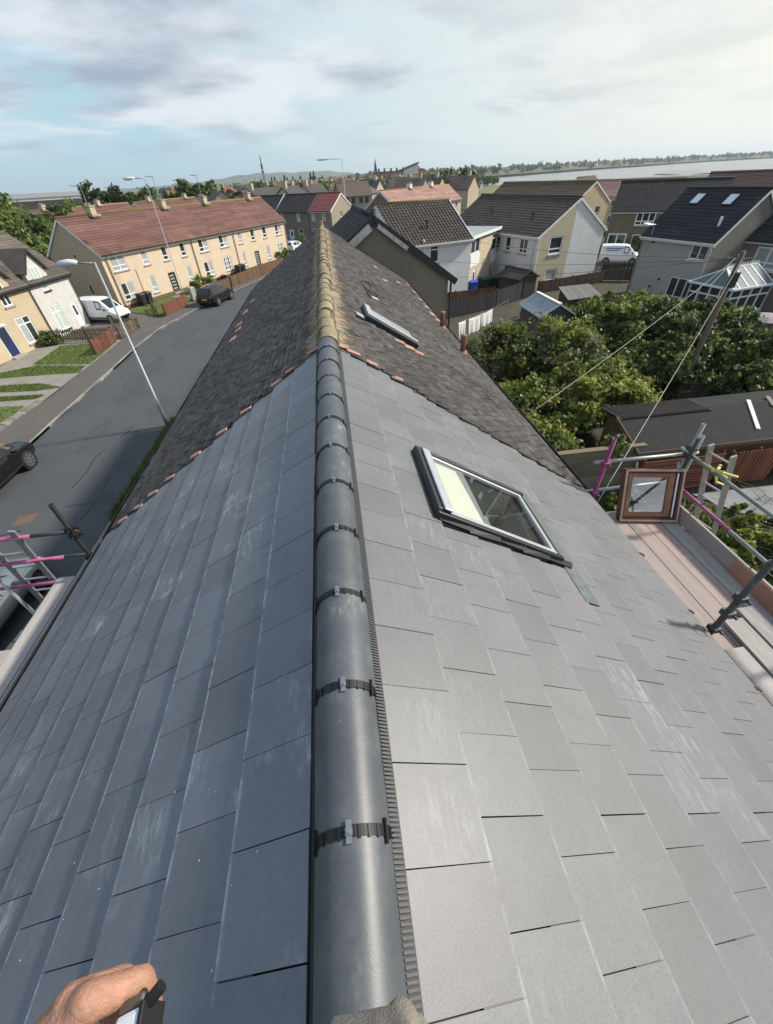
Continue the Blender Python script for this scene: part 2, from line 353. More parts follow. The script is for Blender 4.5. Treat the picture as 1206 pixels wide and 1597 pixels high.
stuff(mb.build('outer_slate', [SLATE, SLATER], new_house))
mb = MB(); rg_ = random.Random(31)   # plaster and mortar flecks dropped on the road side slope
for i in range(15):
    s, y = rg_.uniform(.25, 2.2), rg_.uniform(-.2, 2.0) if i % 3 else rg_.uniform(-.2, .6); r = rg_.uniform(.0015, .004); n = rg_.choice((4, 5, 6)); el = rg_.uniform(.5, 1.6)
    P = [RP(-1, s + r * el * cos(2 * pi * k / n + i), y + r * sin(2 * pi * k / n + i) * rg_.uniform(.6, 1.2), .0165) for k in range(n)]
    mb.prism(P, (0, 0, 0), (0, 0, .003))
stuff(mb.build('mortar_fleck', mat('pale_mortar_fleck', (.62, .64, .65), .9, .1, 20), None))
# decking and walls under the slates
mb = MB()
for side in (-1, 1):
    e = EAVE[side]
    mb.hexa([RP(side, 0.0, -4.2, -0.16), RP(side, e - 0.03, -4.2, -0.16), RP(side, e - 0.03, 4.2, -0.16), RP(side, 0.0, 4.8, -0.16),
             RP(side, 0.0, -4.2, -0.014), RP(side, e - 0.03, -4.2, -0.014), RP(side, e - 0.03, 4.05 if side > 0 else 4.1, -0.014), RP(side, 0.0, 4.82, -0.014)] if False else
            [RP(side, 0.0, -4.0, -0.16), RP(side, e - 0.03, -4.0, -0.16), RP(side, e - 0.03, 1.97, -0.16), RP(side, 0.0, 1.97, -0.16),
             RP(side, 0.0, -4.0, -0.014), RP(side, e - 0.03, -4.0, -0.014), RP(side, e - 0.03, 1.97, -0.014), RP(side, 0.0, 1.97, -0.014)])
    segs = [(0.0, e - 0.03, 2.97, 4.9)] + ([(0.0, e - 0.03, 1.97, 2.97)] if side < 0 else [(0.0, 0.80, 1.97, 2.97), (2.13, e - 0.03, 1.97, 2.97)])
    for a, b, c, d in segs:
        yb = lambda s: min(d, yab(s))
        mb.hexa([RP(side, a, c, -0.16), RP(side, b, c, -0.16), RP(side, b, yb(b), -0.16), RP(side, a, yb(a), -0.16),
                 RP(side, a, c, -0.014), RP(side, b, c, -0.014), RP(side, b, yb(b), -0.014), RP(side, a, yb(a), -0.014)])
mb.build('roof_deck', mat('roof_membrane', (0.03, 0.03, 0.033), 0.8), new_house)
def own_wall(root, y0, y1, m, name='wall'):
    b = MB(); xl, xr = -3.02, 3.05
    zl = ZA - (RX - xl) * tan(P32) - 0.2; zr = ZA - (xr - RX) * tan(P32) - 0.2
    b.prism([(xl, y0, 0), (xr, y0, 0), (xr, y0, zr), (RX, y0, ZA - 0.25), (xl, y0, zl)], (0, y0, 0), (0, y1, 0))
    return b.build(name, m, root)
own_wall(new_house, -3.9, 1.9, HARL); own_wall(new_house, 3.05, 4.15, HARL)
b = MB(); b.box(-3.02, 0.45, 1.9, 3.05, 0, 5.3); b.box(2.2, 3.05, 1.9, 3.05, 0, 5.2); b.build('wall', HARL, new_house)
own_wall(old_house, 4.16, 19.6, HARL)
# eave trim
for side, root, y0, y1 in ((-1, new_house, -4.0, 4.1), (1, new_house, -4.0, 4.05), (-1, old_house, 4.2, 19.7), (1, old_house, 4.15, 19.7)):
    e = EAVE[side]; x = RX + side * (e - 0.04) * C32; z = ZA - (e - 0.04) * S32
    b = MB(); b.box(min(x, x - side * 0.03), max(x, x - side * 0.03), y0, y1, z - 0.24, z - 0.03); b.box(min(x - side * .03, side * 3.0), max(x - side * .03, side * 3.0), y0, y1, z - 0.24, z - 0.22)
    b.build('fascia', WPAINT if root is old_house else BROWNPIPE, root)
    if not (side > 0 and root is new_house):
        g = MB(); n = 8; gx = x + side * 0.075; gz = z - 0.055
        pr = [(gx + 0.06 * cos(pi + pi * i / n), gz + 0.055 * sin(pi + pi * i / n)) for i in range(n + 1)]
        pr2 = [(gx + 0.055 * cos(pi + pi * i / n), gz + 0.05 * sin(pi + pi * i / n)) for i in range(n + 1)]
        ring = pr + pr2[::-1]
        m_ = len(ring)
        vs = [(p[0], y0, p[1]) for p in ring] + [(p[0], y1, p[1]) for p in ring]
        fs = [(i, (i + 1) % m_, m_ + (i + 1) % m_, m_ + i) for i in range(m_)]
        g.add(vs, fs); g.build('gutter', DARKTRIM, root)
for y in (2.86, 2.03, 1.20, 0.37):
    M = RM(1); b = MB()
    b.hexa([M @ Vector(p) for p in ((4.04, y - 0.018, 0.0), (4.12, y - 0.018, 0.0), (4.12, y + 0.018, 0.0), (4.04, y + 0.018, 0.0), (4.04, y - 0.018, 0.022), (4.12, y - 0.018, 0.022), (4.12, y + 0.018, 0.022), (4.04, y + 0.018, 0.022))])
    b.build('gutter_bracket', BLACKP, new_house)
# ridge of the new roof
def cap_mesh(name, L, r, rise, th, m, flare=0.0, n=20):
    b = MB(); vs = []; fs = []
    rows = [(0, 0.0), (L, 0.0)] if not flare else [(0, flare), (0.05, flare), (0.055, 0), (L, 0)]
    for y, fl in rows:
        for off in (0, th):
            for i in range(n + 1):
                t = pi * i / n
                vs.append(((r + fl - off) * cos(t), y, (rise + fl - off) * sin(t)))
    w = 2 * (n + 1)
    for k in range(len(rows) - 1):
        for i in range(n):
            a = k * w + i; fs.append((a, a + 1, a + w + 1, a + w))
            a += n + 1; fs.append((a + 1, a, a + w, a + w + 1))
        fs += [(k * w, k * w + w, k * w + w + n + 1, k * w + n + 1), (k * w + n, k * w + 2 * n + 1, k * w + w + 2 * n + 1, k * w + w + n)]
    for k in (0, len(rows) - 1):
        for i in range(n):
            a = k * w + i; fs.append((a, a + n + 1, a + n + 2, a + 1))
    b.add(vs, fs); return b.mesh(name, m, True)
def sharp(me, a=35):
    bm = bmesh.new(); bm.from_mesh(me); bmesh.ops.recalc_face_normals(bm, faces=bm.faces)
    for e in bm.edges:
        if len(e.link_faces) == 2 and e.calc_face_angle(0) > rad(a): e.smooth = False
    bm.to_mesh(me); bm.free(); return me
CL = 0.4255; CZ = 7.47
cap_me = sharp(cap_mesh('ridge_tile', CL - 0.006, 0.116, 0.134, 0.016, RIDGE))
# union: ribbed black band with a metal clip
ub = MB(); n = 26
for (y0, y1, ro) in ((-0.012, 0.016, 0.0035),):
    vs = []; fs = []
    for y in (y0, y1):
        for off in (ro, -0.004):
            for i in range(n + 1):
                t = pi * (i / n); vs.append(((0.116 + off) * cos(t), y, (0.134 + off) * sin(t)))
    w = n + 1
    for i in range(n): fs += [(i, i + 1, 2 * w + i + 1, 2 * w + i), (i, i + w, i + w + 1, i + 1), (2 * w + i, 2 * w + i + 1, 3 * w + i + 1, 3 * w + i)]
    ub.add(vs, fs)
for i in range(1, n, 2):
    t = pi * i / n; c_, s_ = cos(t), sin(t)
    p = Vector((0.118 * c_, -0.016, 0.136 * s_)); ub.obox(p - Vector((s_, 0, -c_)) * 0.0038, Vector((s_, 0, -c_)) * 0.0076, (0, 0.030, 0), Vector((c_, 0, s_)) * 0.0042)
union_me = ub.mesh('ridge_union', BLACKP)
clip_b = MB()
clip_b.box(-0.0085, 0.0085, -0.027, 0.027, 0.138, 0.1415); clip_b.box(-0.0105, 0.0105, -0.009, 0.009, 0.1415, 0.1445)
clip_b.tube([(0, 0, 0.1445), (0, 0, 0.150)], 0.0062, 10)
clip_me = clip_b.mesh('clip', CHROME)
lug_b = MB()
for t in (pi * 0.19, pi * 0.84):
    c_, s_ = cos(t), sin(t); p = Vector((0.118 * c_, -0.03, 0.136 * s_))
    lug_b.obox(p - Vector((s_, 0, -c_)) * 0.005, Vector((s_, 0, -c_)) * 0.010, (0, 0.06, 0), Vector((c_, 0, s_)) * 0.009)
lug_me = lug_b.mesh('lug', BLACKP)
y = 0.27 - 3 * CL
while y < 4.70:
    ln = min(CL, 4.86 - y)
    o = link('ridge_tile', cap_me, new_house, Matrix.Translation((RX + random.gauss(0, 0.0015), y + 0.003, CZ + random.gauss(0, 0.0012))) @ Matrix.Rotation(random.gauss(0, 0.004), 4, 'Z'))
    u = link('ridge_union', union_me, new_house, Matrix.Translation((RX, y, CZ)))
    link('clip', clip_me, u, Matrix.Rotation(random.gauss(0, 0.05), 4, 'Y')); link('lug', lug_me, u)
    y += CL
vent = MB()
for side in (-1, 1):
    M = RM(side)
    for i in range(int((4.85 + 1.3) / 0.0125) if side > 0 else 0):
        yy = -1.3 + i * 0.0125
        vent.hexa([M @ Vector(p) for p in ((0.120, yy, 0.008), (0.160, yy, 0.010), (0.160, yy + 0.0064, 0.010), (0.120, yy + 0.0064, 0.008),
                                             (0.120, yy, 0.024), (0.158, yy, 0.018), (0.158, yy + 0.0064, 0.018), (0.120, yy + 0.0064, 0.024))] if side > 0 else
                  [M @ Vector((p[0], -p[1], p[2])) for p in ((0.120, yy, 0.008), (0.170, yy, 0.010), (0.170, yy + 0.0068, 0.010), (0.120, yy + 0.0068, 0.008),
                                             (0.120, yy, 0.026), (0.168, yy, 0.020), (0.168, yy + 0.0068, 0.020), (0.120, yy + 0.0068, 0.026))])
    strip = MB(); w_ = .163 if side > 0 else .142
    strip.hexa([RP(side, .10, -1.3, 0), RP(side, w_, -1.3, .006), RP(side, w_, 4.85, .006), RP(side, .10, 4.85, 0), RP(side, .10, -1.3, .014), RP(side, w_, -1.3, .0135), RP(side, w_, 4.85, .0135), RP(side, .10, 4.85, .014)])
    strip.build('ridge_vent_strip', BLACKP, new_house)
stuff(vent.build('ridge_vent_rib', mat('vent_grey', (0.075, 0.079, 0.088), 0.4, 0.15, 10, spec=0.5), new_house))

# roof window in the new roof (local frame: x down the slope, y along the ridge, z out)
M = RM(1)
def loc(b, name, m, parent, bevel=0.0, smooth=False):
    o = b.build(name, m, parent, smooth, bevel=bevel); o.matrix_local = M; return o
wx0, wx1, wy0, wy1 = 0.77, 2.07, 2.03, 2.95
CLEAR = bpy.data.materials.new('clear_glass'); CLEAR.use_nodes = True
def clearmat(m, tint, refl=0.12):
    nt = m.node_tree; N = nt.nodes; L = nt.links; N.clear()
    tr = N.new('ShaderNodeBsdfTransparent'); tr.inputs[0].default_value = (*tint, 1); gl = N.new('ShaderNodeBsdfGlossy'); gl.inputs['Roughness'].default_value = 0.02
    ge = N.new('ShaderNodeNewGeometry'); dp = N.new('ShaderNodeVectorMath'); dp.operation = 'DOT_PRODUCT'; L.new(ge.outputs['Normal'], dp.inputs[0]); L.new(ge.outputs['Incoming'], dp.inputs[1])
    def mt(op, u, w=None):
        o = N.new('ShaderNodeMath'); o.operation = op; o.use_clamp = op in ('ADD', 'SUBTRACT')
        for i, q in enumerate((u, w)):
            if q is None: continue
            if isinstance(q, (int, float)): o.inputs[i].default_value = q
            else: L.new(q, o.inputs[i])
        return o.outputs[0]
    mx = N.new('ShaderNodeMixShader'); fac = mt('ADD', mt('MULTIPLY', mt('POWER', mt('SUBTRACT', 1.0, mt('ABSOLUTE', dp.outputs['Value'])), 4.0), .85), refl); L.new(fac, mx.inputs[0]); L.new(tr.outputs[0], mx.inputs[1]); L.new(gl.outputs[0], mx.inputs[2])
    o = N.new('ShaderNodeOutputMaterial'); L.new(mx.outputs[0], o.inputs[0])
clearmat(CLEAR, (0.90, 0.95, 0.93), 0.32)
b = MB()
b.box(wx0, wx1, wy0, wy0 + 0.042, 0.0, 0.075); b.box(wx0, wx1, wy1 - 0.042, wy1, 0.0, 0.075)
b.box(wx0, wx0 + 0.12, wy0 + 0.043, wy1 - 0.043, 0.0, 0.085); b.box(wx1 - 0.035, wx1, wy0 + 0.043, wy1 - 0.043, 0.0, 0.06)
wf = loc(b, 'roof_window', CHARCOAL, new_house, bevel=0.006)
b = MB(); b.box(wx0 + 0.045, wx0 + 0.125, wy0 + 0.03, wy1 - 0.05, 0.086, 0.105); o = loc(b, 'window_hood', PALEMETAL, wf, bevel=0.012); o.matrix_local = Matrix()
b = MB(); b.box(wx0 + 0.125, wx1 - 0.04, wy0 + 0.047, wy0 + 0.095, 0.02, 0.066); b.box(wx0 + 0.125, wx1 - 0.04, wy1 - 0.075, wy1 - 0.047, 0.02, 0.064)
b.box(wx1 - 0.082, wx1 - 0.041, wy0 + 0.096, wy1 - 0.076, 0.02, 0.062); b.box(wx0 + 0.126, wx0 + 0.14, wy0 + 0.096, wy1 - 0.076, 0.02, 0.066)
o = loc(b, 'window_sash', PALEMETAL, wf, bevel=0.005); o.matrix_local = Matrix()
b = MB(); b.quad((wx0 + 0.13, wy0 + 0.09, 0.05), (wx1 - 0.07, wy0 + 0.09, 0.05), (wx1 - 0.07, wy1 - 0.07, 0.05), (wx0 + 0.13, wy1 - 0.07, 0.05)); o = loc(b, 'pane', CLEAR, wf); o.matrix_local = Matrix()
BL = mat('cream_blind', (0.80, 0.77, 0.62), 0.8, 0.05, 3)
b = MB(); b.hexa([(wx0 + .14, wy0 + .10, .032), (wx0 + .50, wy0 + .10, .032), (wx0 + .44, wy1 - .10, .032), (wx0 + .14, wy1 - .10, .032), (wx0 + .14, wy0 + .10, .038), (wx0 + .50, wy0 + .10, .038), (wx0 + .44, wy1 - .10, .038), (wx0 + .14, wy1 - .10, .038)])
o = loc(b, 'blind', BL, wf); o.matrix_local = Matrix()
ROOM = mat('attic_lining', (0.52, 0.49, 0.45), 0.8, 0.3, 5)  # grey brown lining inside the window opening
b = MB(); x0, x1, y0, y1 = wx0 + 0.1, wx1 - 0.05, wy0 + 0.045, wy1 - 0.045; zt, zb = 0.0, -0.45
b.quad((x0, y0, zb), (x1, y0, zb), (x1, y1, zb), (x0, y1, zb)); b.quad((x0, y0, zb), (x0, y0, zt), (x1, y0, zt), (x1, y0, zb)); b.quad((x0, y1, zb), (x1, y1, zb), (x1, y1, zt), (x0, y1, zt))
b.quad((x0, y0, zb), (x0, y1, zb), (x0, y1, zt), (x0, y0, zt)); b.quad((x1, y0, zb), (x1, y0, zt), (x1, y1, zt), (x1, y1, zb))
o = loc(b, 'window_lining', ROOM, wf); o.matrix_local = Matrix()
b = MB(); b.beam((x0 + .45, y0 + .05, -.3), (x0 + .40, y1 - .05, -.12), .02, .02); b.beam((x0 + .62, y0 + .1, -.4), (x0 + .60, y1 - .2, -.2), .016, .016); b.beam((x0 + .85, y0 + .1, -.35), (x0 + .97, y0 + .14, -.3), .03, .01)
o = loc(b, 'attic_batten', UPVC, wf); o.matrix_local = Matrix()
b = MB()   # stepped soakers beside the frame, then the slate grey apron below it
for k in range(5):
    s0 = 0.80 + 0.27 * k; b.hexa([(s0, wy0 - 0.012 - 0.03 * (k % 2), 0.010), (s0 + 0.30, wy0 - 0.030, 0.018), (s0 + 0.30, wy0 + 0.01, 0.018), (s0, wy0 + 0.01, 0.010), (s0, wy0 - 0.012 - 0.03 * (k % 2), 0.026), (s0 + .30, wy0 - .030, .034), (s0 + .30, wy0 + .01, .06), (s0, wy0 + .01, .05)])
loc(b, 'soaker', BLACKP, new_house)
b = MB(); b.box(2.095, 2.268, 1.64, 3.09, 0.0175, 0.021); loc(b, 'lead_apron', LEAD, new_house)
b = MB(); b.box(0.90, 0.93, 3.06, 3.10, .0, .016); b.box(1.05, 1.22, 3.0, 3.035, .013, .024); loc(b, 'soaker', BLACKP, new_house)

# ------------------------------------------------------------------ old tiled roof
def tile_hexa(w=0.160, L=0.165):
    return ((-L, -w / 2, 0.004), (0, -w / 2, 0.016), (0, w / 2, 0.016), (-L, w / 2, 0.004), (-L, -w / 2, 0.016), (0, -w / 2, 0.030), (0, w / 2, 0.030), (-L, w / 2, 0.016))
tile_me = MB().hexa(tile_hexa()).mesh('roof_tile', OLDTILE); tile_lm = MB().hexa(tile_hexa()).mesh('roof_tile', LICHEN); terra_me = MB().hexa(tile_hexa()).mesh('roof_tile', TERRA)
SKY = (0.70, 1.75, 7.05, 7.85)
near = []; far = []
terr = set()
for side in (-1, 1):
    for k in range(39 if side > 0 else 36):
        s = 0.20 + 0.10 * k + 0.0
        if s > EAVE[side] + 0.03: break
        yy = 4.1 + (k % 2) * 0.0825
        while yy < 19.7:
            yy += 0.165
            if yy - 0.08 < yab(s) - 0.02: continue
            if side > 0 and SKY[0] < s - 0.04 < SKY[1] and SKY[2] < yy < SKY[3]: continue
            c = RP(side, s, yy); d = (c - Vector((0, 0, 9))).length
            near.append((d, side, s, yy))
near.sort()
def tile_mat(side, s, y):
    p = 0.62 * math.exp(-(s / 0.42) ** 2) * (1.0 if y > 5.2 else 0.6)
    return OLDTILE
for i, (d, side, s, yy) in enumerate(near):
    j = Matrix.Translation((random.gauss(0, 0.005), random.gauss(0, 0.003), random.uniform(0, 0.007))) @ Matrix.Rotation(random.gauss(0, 0.018), 4, 'Z') @ Matrix.Rotation(random.gauss(0, 0.02), 4, 'X')
    Mx = RM(side) @ Matrix.Translation((s, side * yy, 0)) @ j
    m = tile_mat(side, s, yy)
    if i < 300: link('roof_tile', tile_lm if m is LICHEN else tile_me, old_house, Mx)
    else: far.append((Mx, m))
mb = MB()
for Mx, m in far:
    mb.tone = random.random(); mb.cur = 1 if m is LICHEN else 0; mb.hexa([Mx @ Vector(p) for p in tile_hexa()])
stuff(mb.build('field_tile', [OLDTILE, LICHEN], old_house, fixn=False))
b = MB()
for side in (-1, 1):
    e = EAVE[side]
    b.hexa([RP(side, 0, yab(0), -.16), RP(side, e, yab(e), -.16), RP(side, e, 19.68, -.16), RP(side, 0, 19.68, -.16), RP(side, 0, yab(0), .004), RP(side, e, yab(e), .004), RP(side, e, 19.68, .004), RP(side, 0, 19.68, .004)])
b.build('roof_deck', OLDTILE, old_house)
# fresh terracotta pieces: along the joint, at the eaves and below the skylight
for side, s, y, w in [(-1, .28, 4.86, 1), (-1, .62, 4.80, 1), (-1, .85, 4.74, 1), (-1, 1.35, 4.64, 1), (-1, 1.75, 4.57, 1), (-1, 2.2, 4.49, 1), (-1, 2.65, 4.40, 1), (-1, 2.95, 4.33, 1), (-1, 3.2, 4.27, 1), (-1, 3.5, 4.22, 1),
                       (1, .24, 4.90, 1), (1, .42, 4.88, 1), (1, .66, 4.83, 1), (1, 1.02, 4.76, 1)]:
    link('roof_tile', terra_me, old_house, RM(side) @ Matrix.Translation((s, side * (y + .02), 0.010)) @ Matrix.Rotation(random.gauss(0, 0.12) + 0.1 * side, 4, 'Z') @ Matrix.Scale(.45 if side < 0 else .6, 4, (0, 1, 0)))
for side, s, y in [(-1, 3.02, 10.7), (-1, 3.02, 10.87), (-1, 3.15, 12.3), (-1, 3.15, 12.5), (-1, 3.20, 13.8), (-1, 3.2, 14.0), (-1, 3.1, 15.0), (-1, 3.1, 15.2), (-1, 3.0, 11.5), (-1, 3.0, 11.65),
                   (1, 3.78, 13.0), (1, 3.78, 13.17), (1, 3.78, 13.33), (1, 3.80, 14.0), (1, 3.80, 14.2), (1, 3.80, 15.1), (1, 3.8, 15.3), (1, 3.8, 16.3), (1, 3.8, 16.5), (1, 3.82, 12.4), (1, 3.82, 12.6), (1, 3.8, 17.6), (1, 3.8, 17.8),
                   (1, 1.42, 6.82), (1, 1.62, 6.80), (1, 1.82, 6.80)]:
    link('roof_tile', terra_me, old_house, RM(side) @ Matrix.Translation((s, side * y, 0.028 if s > 2 else 0.02)) @ Matrix.Rotation(random.gauss(0, 0.06), 4, 'Z') @ Matrix.Scale(1.05, 4, (1, 0, 0)))
# black strips in the stepped gaps beside the joint
for s in (0.30, 1.35, 1.85, 2.35, 2.85, 3.3):
    b = MB(); b.box(s, s + 0.34, yab(s) - 0.055, yab(s) + 0.0, 0.014, 0.030); o = b.build('joint_gap_strip', BLACKP, old_house); o.matrix_local = RM(1)
# old ridge
orm = sharp(cap_mesh('ridge_tile', 0.45, 0.120, 0.128, 0.022, OLDRIDGE, flare=0.012, n=12))
y = 4.86
while y < 19.6:
    link('ridge_tile', orm, old_house, Matrix.Translation((RX + random.gauss(0, 0.008), y, CZ - 0.005 + random.gauss(0, 0.006))) @ Matrix.Rotation(random.gauss(0, 0.012), 4, 'Z') @ Matrix.Rotation(random.gauss(0, .01), 4, 'X'))
    y += 0.452
b = MB()
for side in (-1, 1):
    yy = 4.9
    while yy < 19.5:
        l = random.uniform(.3, .6); w = random.uniform(.13, .17)
        b.hexa([RP(side, .05, yy, .0), RP(side, w, yy, .0), RP(side, w, yy + l, .0), RP(side, .05, yy + l, .0), RP(side, .05, yy, .06), RP(side, w - .01, yy, .036), RP(side, w - .01, yy + l, .036), RP(side, .05, yy + l, .06)]); yy += l
b.build('ridge_mortar', LICHEN, old_house)
b = MB(); b.tube([(RX, 19.62, 7.55), (RX, 19.62, 7.72)], [.09, .075], 12); b.build('ridge_finial', OLDRIDGE, old_house)
# verge at the far end
b = MB()
for side in (-1, 1): b.beam(RP(side, 0, 19.74, -.05), RP(side, EAVE[side], 19.74, -.05), .09, .14)
b.build('verge', MORTAR, old_house)
# old skylight: raised sash with pale sill bars
b = MB(); s0, s1, y0, y1 = SKY
b.box(s0, s1, y0, y0 + .06, 0, .10); b.box(s0, s1, y1 - .06, y1, 0, .10); b.box(s0, s0 + .06, y0 + .061, y1 - .061, 0, .10); b.box(s1 - .06, s1, y0 + .061, y1 - .061, 0, .09)
sk = b.build('skylight', CHARCOAL, old_house, bevel=.006); sk.matrix_local = RM(1)
b = MB(); b.box(s0 + .02, s1 - .02, y0 + .02, y0 + .16, .101, .135); b.box(s0 + .02, s0 + .12, y0 + .161, y1 - .05, .101, .13); b.build('skylight_sash', PALEMETAL, sk)
b = MB(); b.box(s0 + .1, s1 - .06, y0 + .14, y1 - .05, .085, .095); b.build('pane', mat('dull_roof_glass', (0.30, 0.33, 0.33), 0.2, 0.25, 4, spec=.6), sk)
b = MB(); b.box(s0 - .16, s0 - .02, y0 - .05, y0 + .14, .03, .05); b.build('flashing', PALEMETAL, sk); b = MB(); b.box(s0 - .16, s0 - .02, y0 - .16, y0 - .07, .03, .055); b.build('flashing', BLACKP, sk)
# terracotta vent pipes at the eave
for y in (11.75, 9.6):
    b = MB(); p = RP(1, 3.70, y, 0)
    b.tube([p, p + Vector((0, 0, .36)), p + Vector((0, 0, .40)), p + Vector((0, 0, .44))], [.062, .06, .075, .07], 14); b.build('vent_pipe', mat('vent_terracotta', (0.30, 0.13, 0.085), .8, .3, 9), old_house, True)
    b = MB(); b.tube([p - Vector((0, 0, .03)), p + Vector((0, 0, .06))], [.12, .09], 12); b.build('vent_collar', mat('rusty_collar', (0.34, 0.19, 0.13), .9, .3, 9), old_house, True)
# looped cable and a broken bright tile upslope of the skylight
pts = []
for i in range(26):
    t = i / 25; a = 2 * pi * 1.6 * t
    pts.append(RP(1, 1.12 + .17 * cos(a) + .1 * t, 11.2 - 1.5 * t + .45 * sin(a), .045))
b = MB(); b.tube(pts, .012, 6); tag(b.build('cable_loop', DARKTRIM, None, True), 'thin dark cable lying looped on the old tiles above the small skylight', 'cable')
for s, y in ((1.30, 9.75), (2.25, 14.4), (3.1, 16.4), (2.2, 16.8)):
    link('roof_tile', MB().hexa(tile_hexa()).mesh('roof_tile', mat('broken_pale_tile', (.42, .38, .33), .9, .3, 12)), old_house, RM(1) @ Matrix.Translation((s, y, .02)) @ Matrix.Rotation(.3, 4, 'Z'))
# ------------------------------------------------------------------ generic houses
def facade(b, P, du, no, u0, u1, z0, z1, holes=(), depth=0.10):
    P, du, no = Vector(P), Vector(du), Vector(no); up = Vector((0, 0, 1))
    us = sorted({u0, u1, *[min(max(h[0], u0), u1) for h in holes], *[min(max(h[1], u0), u1) for h in holes]})
    zs = sorted({z0, z1, *[min(max(h[2], z0), z1) for h in holes], *[min(max(h[3], z0), z1) for h in holes]})
    at = lambda u, z, d=0: P + du * u + up * z - no * d
    for i in range(len(us) - 1):
        for j in range(len(zs) - 1):
            cu, cz = (us[i] + us[i + 1]) / 2, (zs[j] + zs[j + 1]) / 2
            if any(h[0] < cu < h[1] and h[2] < cz < h[3] for h in holes): continue
            b.quad(at(us[i], zs[j]), at(us[i + 1], zs[j]), at(us[i + 1], zs[j + 1]), at(us[i], zs[j + 1]))
    for h in holes:
        a0, a1, c0, c1 = h[:4]
        if depth:
            b.quad(at(a0, c0), at(a0, c0, depth), at(a1, c0, depth), at(a1, c0)); b.quad(at(a0, c1), at(a1, c1), at(a1, c1, depth), at(a0, c1, depth))
            b.quad(at(a0, c0), at(a0, c1), at(a0, c1, depth), at(a0, c0, depth)); b.quad(at(a1, c0), at(a1, c0, depth), at(a1, c1, depth), at(a1, c1))
def opening(root, P, du, no, h, frame=None):
    """a window or door set into the wall: frame part > pane, sill"""
    P, du, no = Vector(P), Vector(du), Vector(no); up = Vector((0, 0, 1)); u0, u1, z0, z1, kind = h[:5]; opt = h[5] if len(h) > 5 else {}
    fm = opt.get('frame', frame or UPVC); pm = opt.get('pane', GLASSD); w = u1 - u0; hh = z1 - z0; d = 0.09; fw = opt.get('fw', 0.085)
    at = lambda u, z, dd: P + du * u + up * z - no * dd
    def bar(b, a0, a1, c0, c1, d0=d, d1=d - 0.055):
        b.obox(at(a0, c0, d0), du * (a1 - a0), no * (d0 - d1), up * (c1 - c0))
    if kind.startswith('door'):
        b = MB(); bar(b, u0, u0 + .07, z0, z1); bar(b, u1 - .07, u1, z0, z1); bar(b, u0 + .07, u1 - .07, z1 - .07, z1)
        o = b.build('door', fm, root)
        l = MB(); bar(l, u0 + .07, u1 - .07, z0, z1 - .07, d, d - .03); l.build('door_leaf', opt.get('leaf', DOORD), o)
        if kind == 'doorbars':
            for k in range(5):
                p = MB(); zz = z0 + hh * (.16 + .16 * k); bar(p, u0 + w * .22, u1 - w * .22, zz, zz + hh * .07, d - .031, d - .036); p.build('pane', GLASSP, o)
        if kind == 'doorglass':
            p = MB(); bar(p, u0 + w * .28, u1 - w * .28, z0 + hh * .45, z0 + hh * .86, d - .031, d - .036); p.build('pane', GLASSD, o)
        hb = MB(); hb.tube([at(u1 - .16, z0 + 1.0, d - .03), at(u1 - .16, z0 + 1.0, d - .08)], .02, 6); hb.build('handle', CHROME, o)
        s = MB(); s.obox(at(u0 - .1, z0 - .16, .0), du * (w + .2), no * .35, up * .14); s.build('step', SILL, o)
        return o
    b = MB()
    bar(b, u0, u0 + fw, z0, z1); bar(b, u1 - fw, u1, z0, z1); bar(b, u0 + fw, u1 - fw, z0, z0 + fw); bar(b, u0 + fw, u1 - fw, z1 - fw, z1)
    ms = []
    if kind in ('w2', 'w2p', 'w2t'): ms = [(u0 + u1) / 2]
    if kind == 'w3': ms = [u0 + w / 3, u0 + 2 * w / 3]
    if kind == 'wg': ms = [u0 + w / 4, u0 + w / 2, u0 + 3 * w / 4]
    for mm in ms: bar(b, mm - fw / 2, mm + fw / 2, z0 + fw, z1 - fw)
    if kind in ('w1', 'w2', 'w3'):
        zz = z0 + hh * .27; bar(b, u0 + fw, u1 - fw, zz, zz + fw * .9, d - .001, d - .05)
    if kind in ('w1t', 'w2t'):
        zz = z0 + hh * .70; bar(b, u0 + fw, u1 - fw, zz, zz + fw * .9, d - .001, d - .05)
    if kind == 'wg':
        for q in (.33, .66): bar(b, u0 + fw, u1 - fw, z0 + hh * q, z0 + hh * q + fw * .5, d - .001, d - .05)
    o = b.build('window', fm, root)
    edges = [u0] + ms + [u1]
    for i in range(len(edges) - 1):
        p = MB(); bar(p, edges[i] + .02, edges[i + 1] - .02, z0 + .02, z1 - .02, d - .012, d - .018)
        p.build('pane', pm[i % len(pm)] if isinstance(pm, list) else pm, o)
    if opt.get('sill', True):
        s = MB(); s.obox(at(u0 - .08, z0 - .11, .03), du * (w + .16), no * .12, up * .10); s.build('sill', opt.get('sillm', SILL), o)
    return o
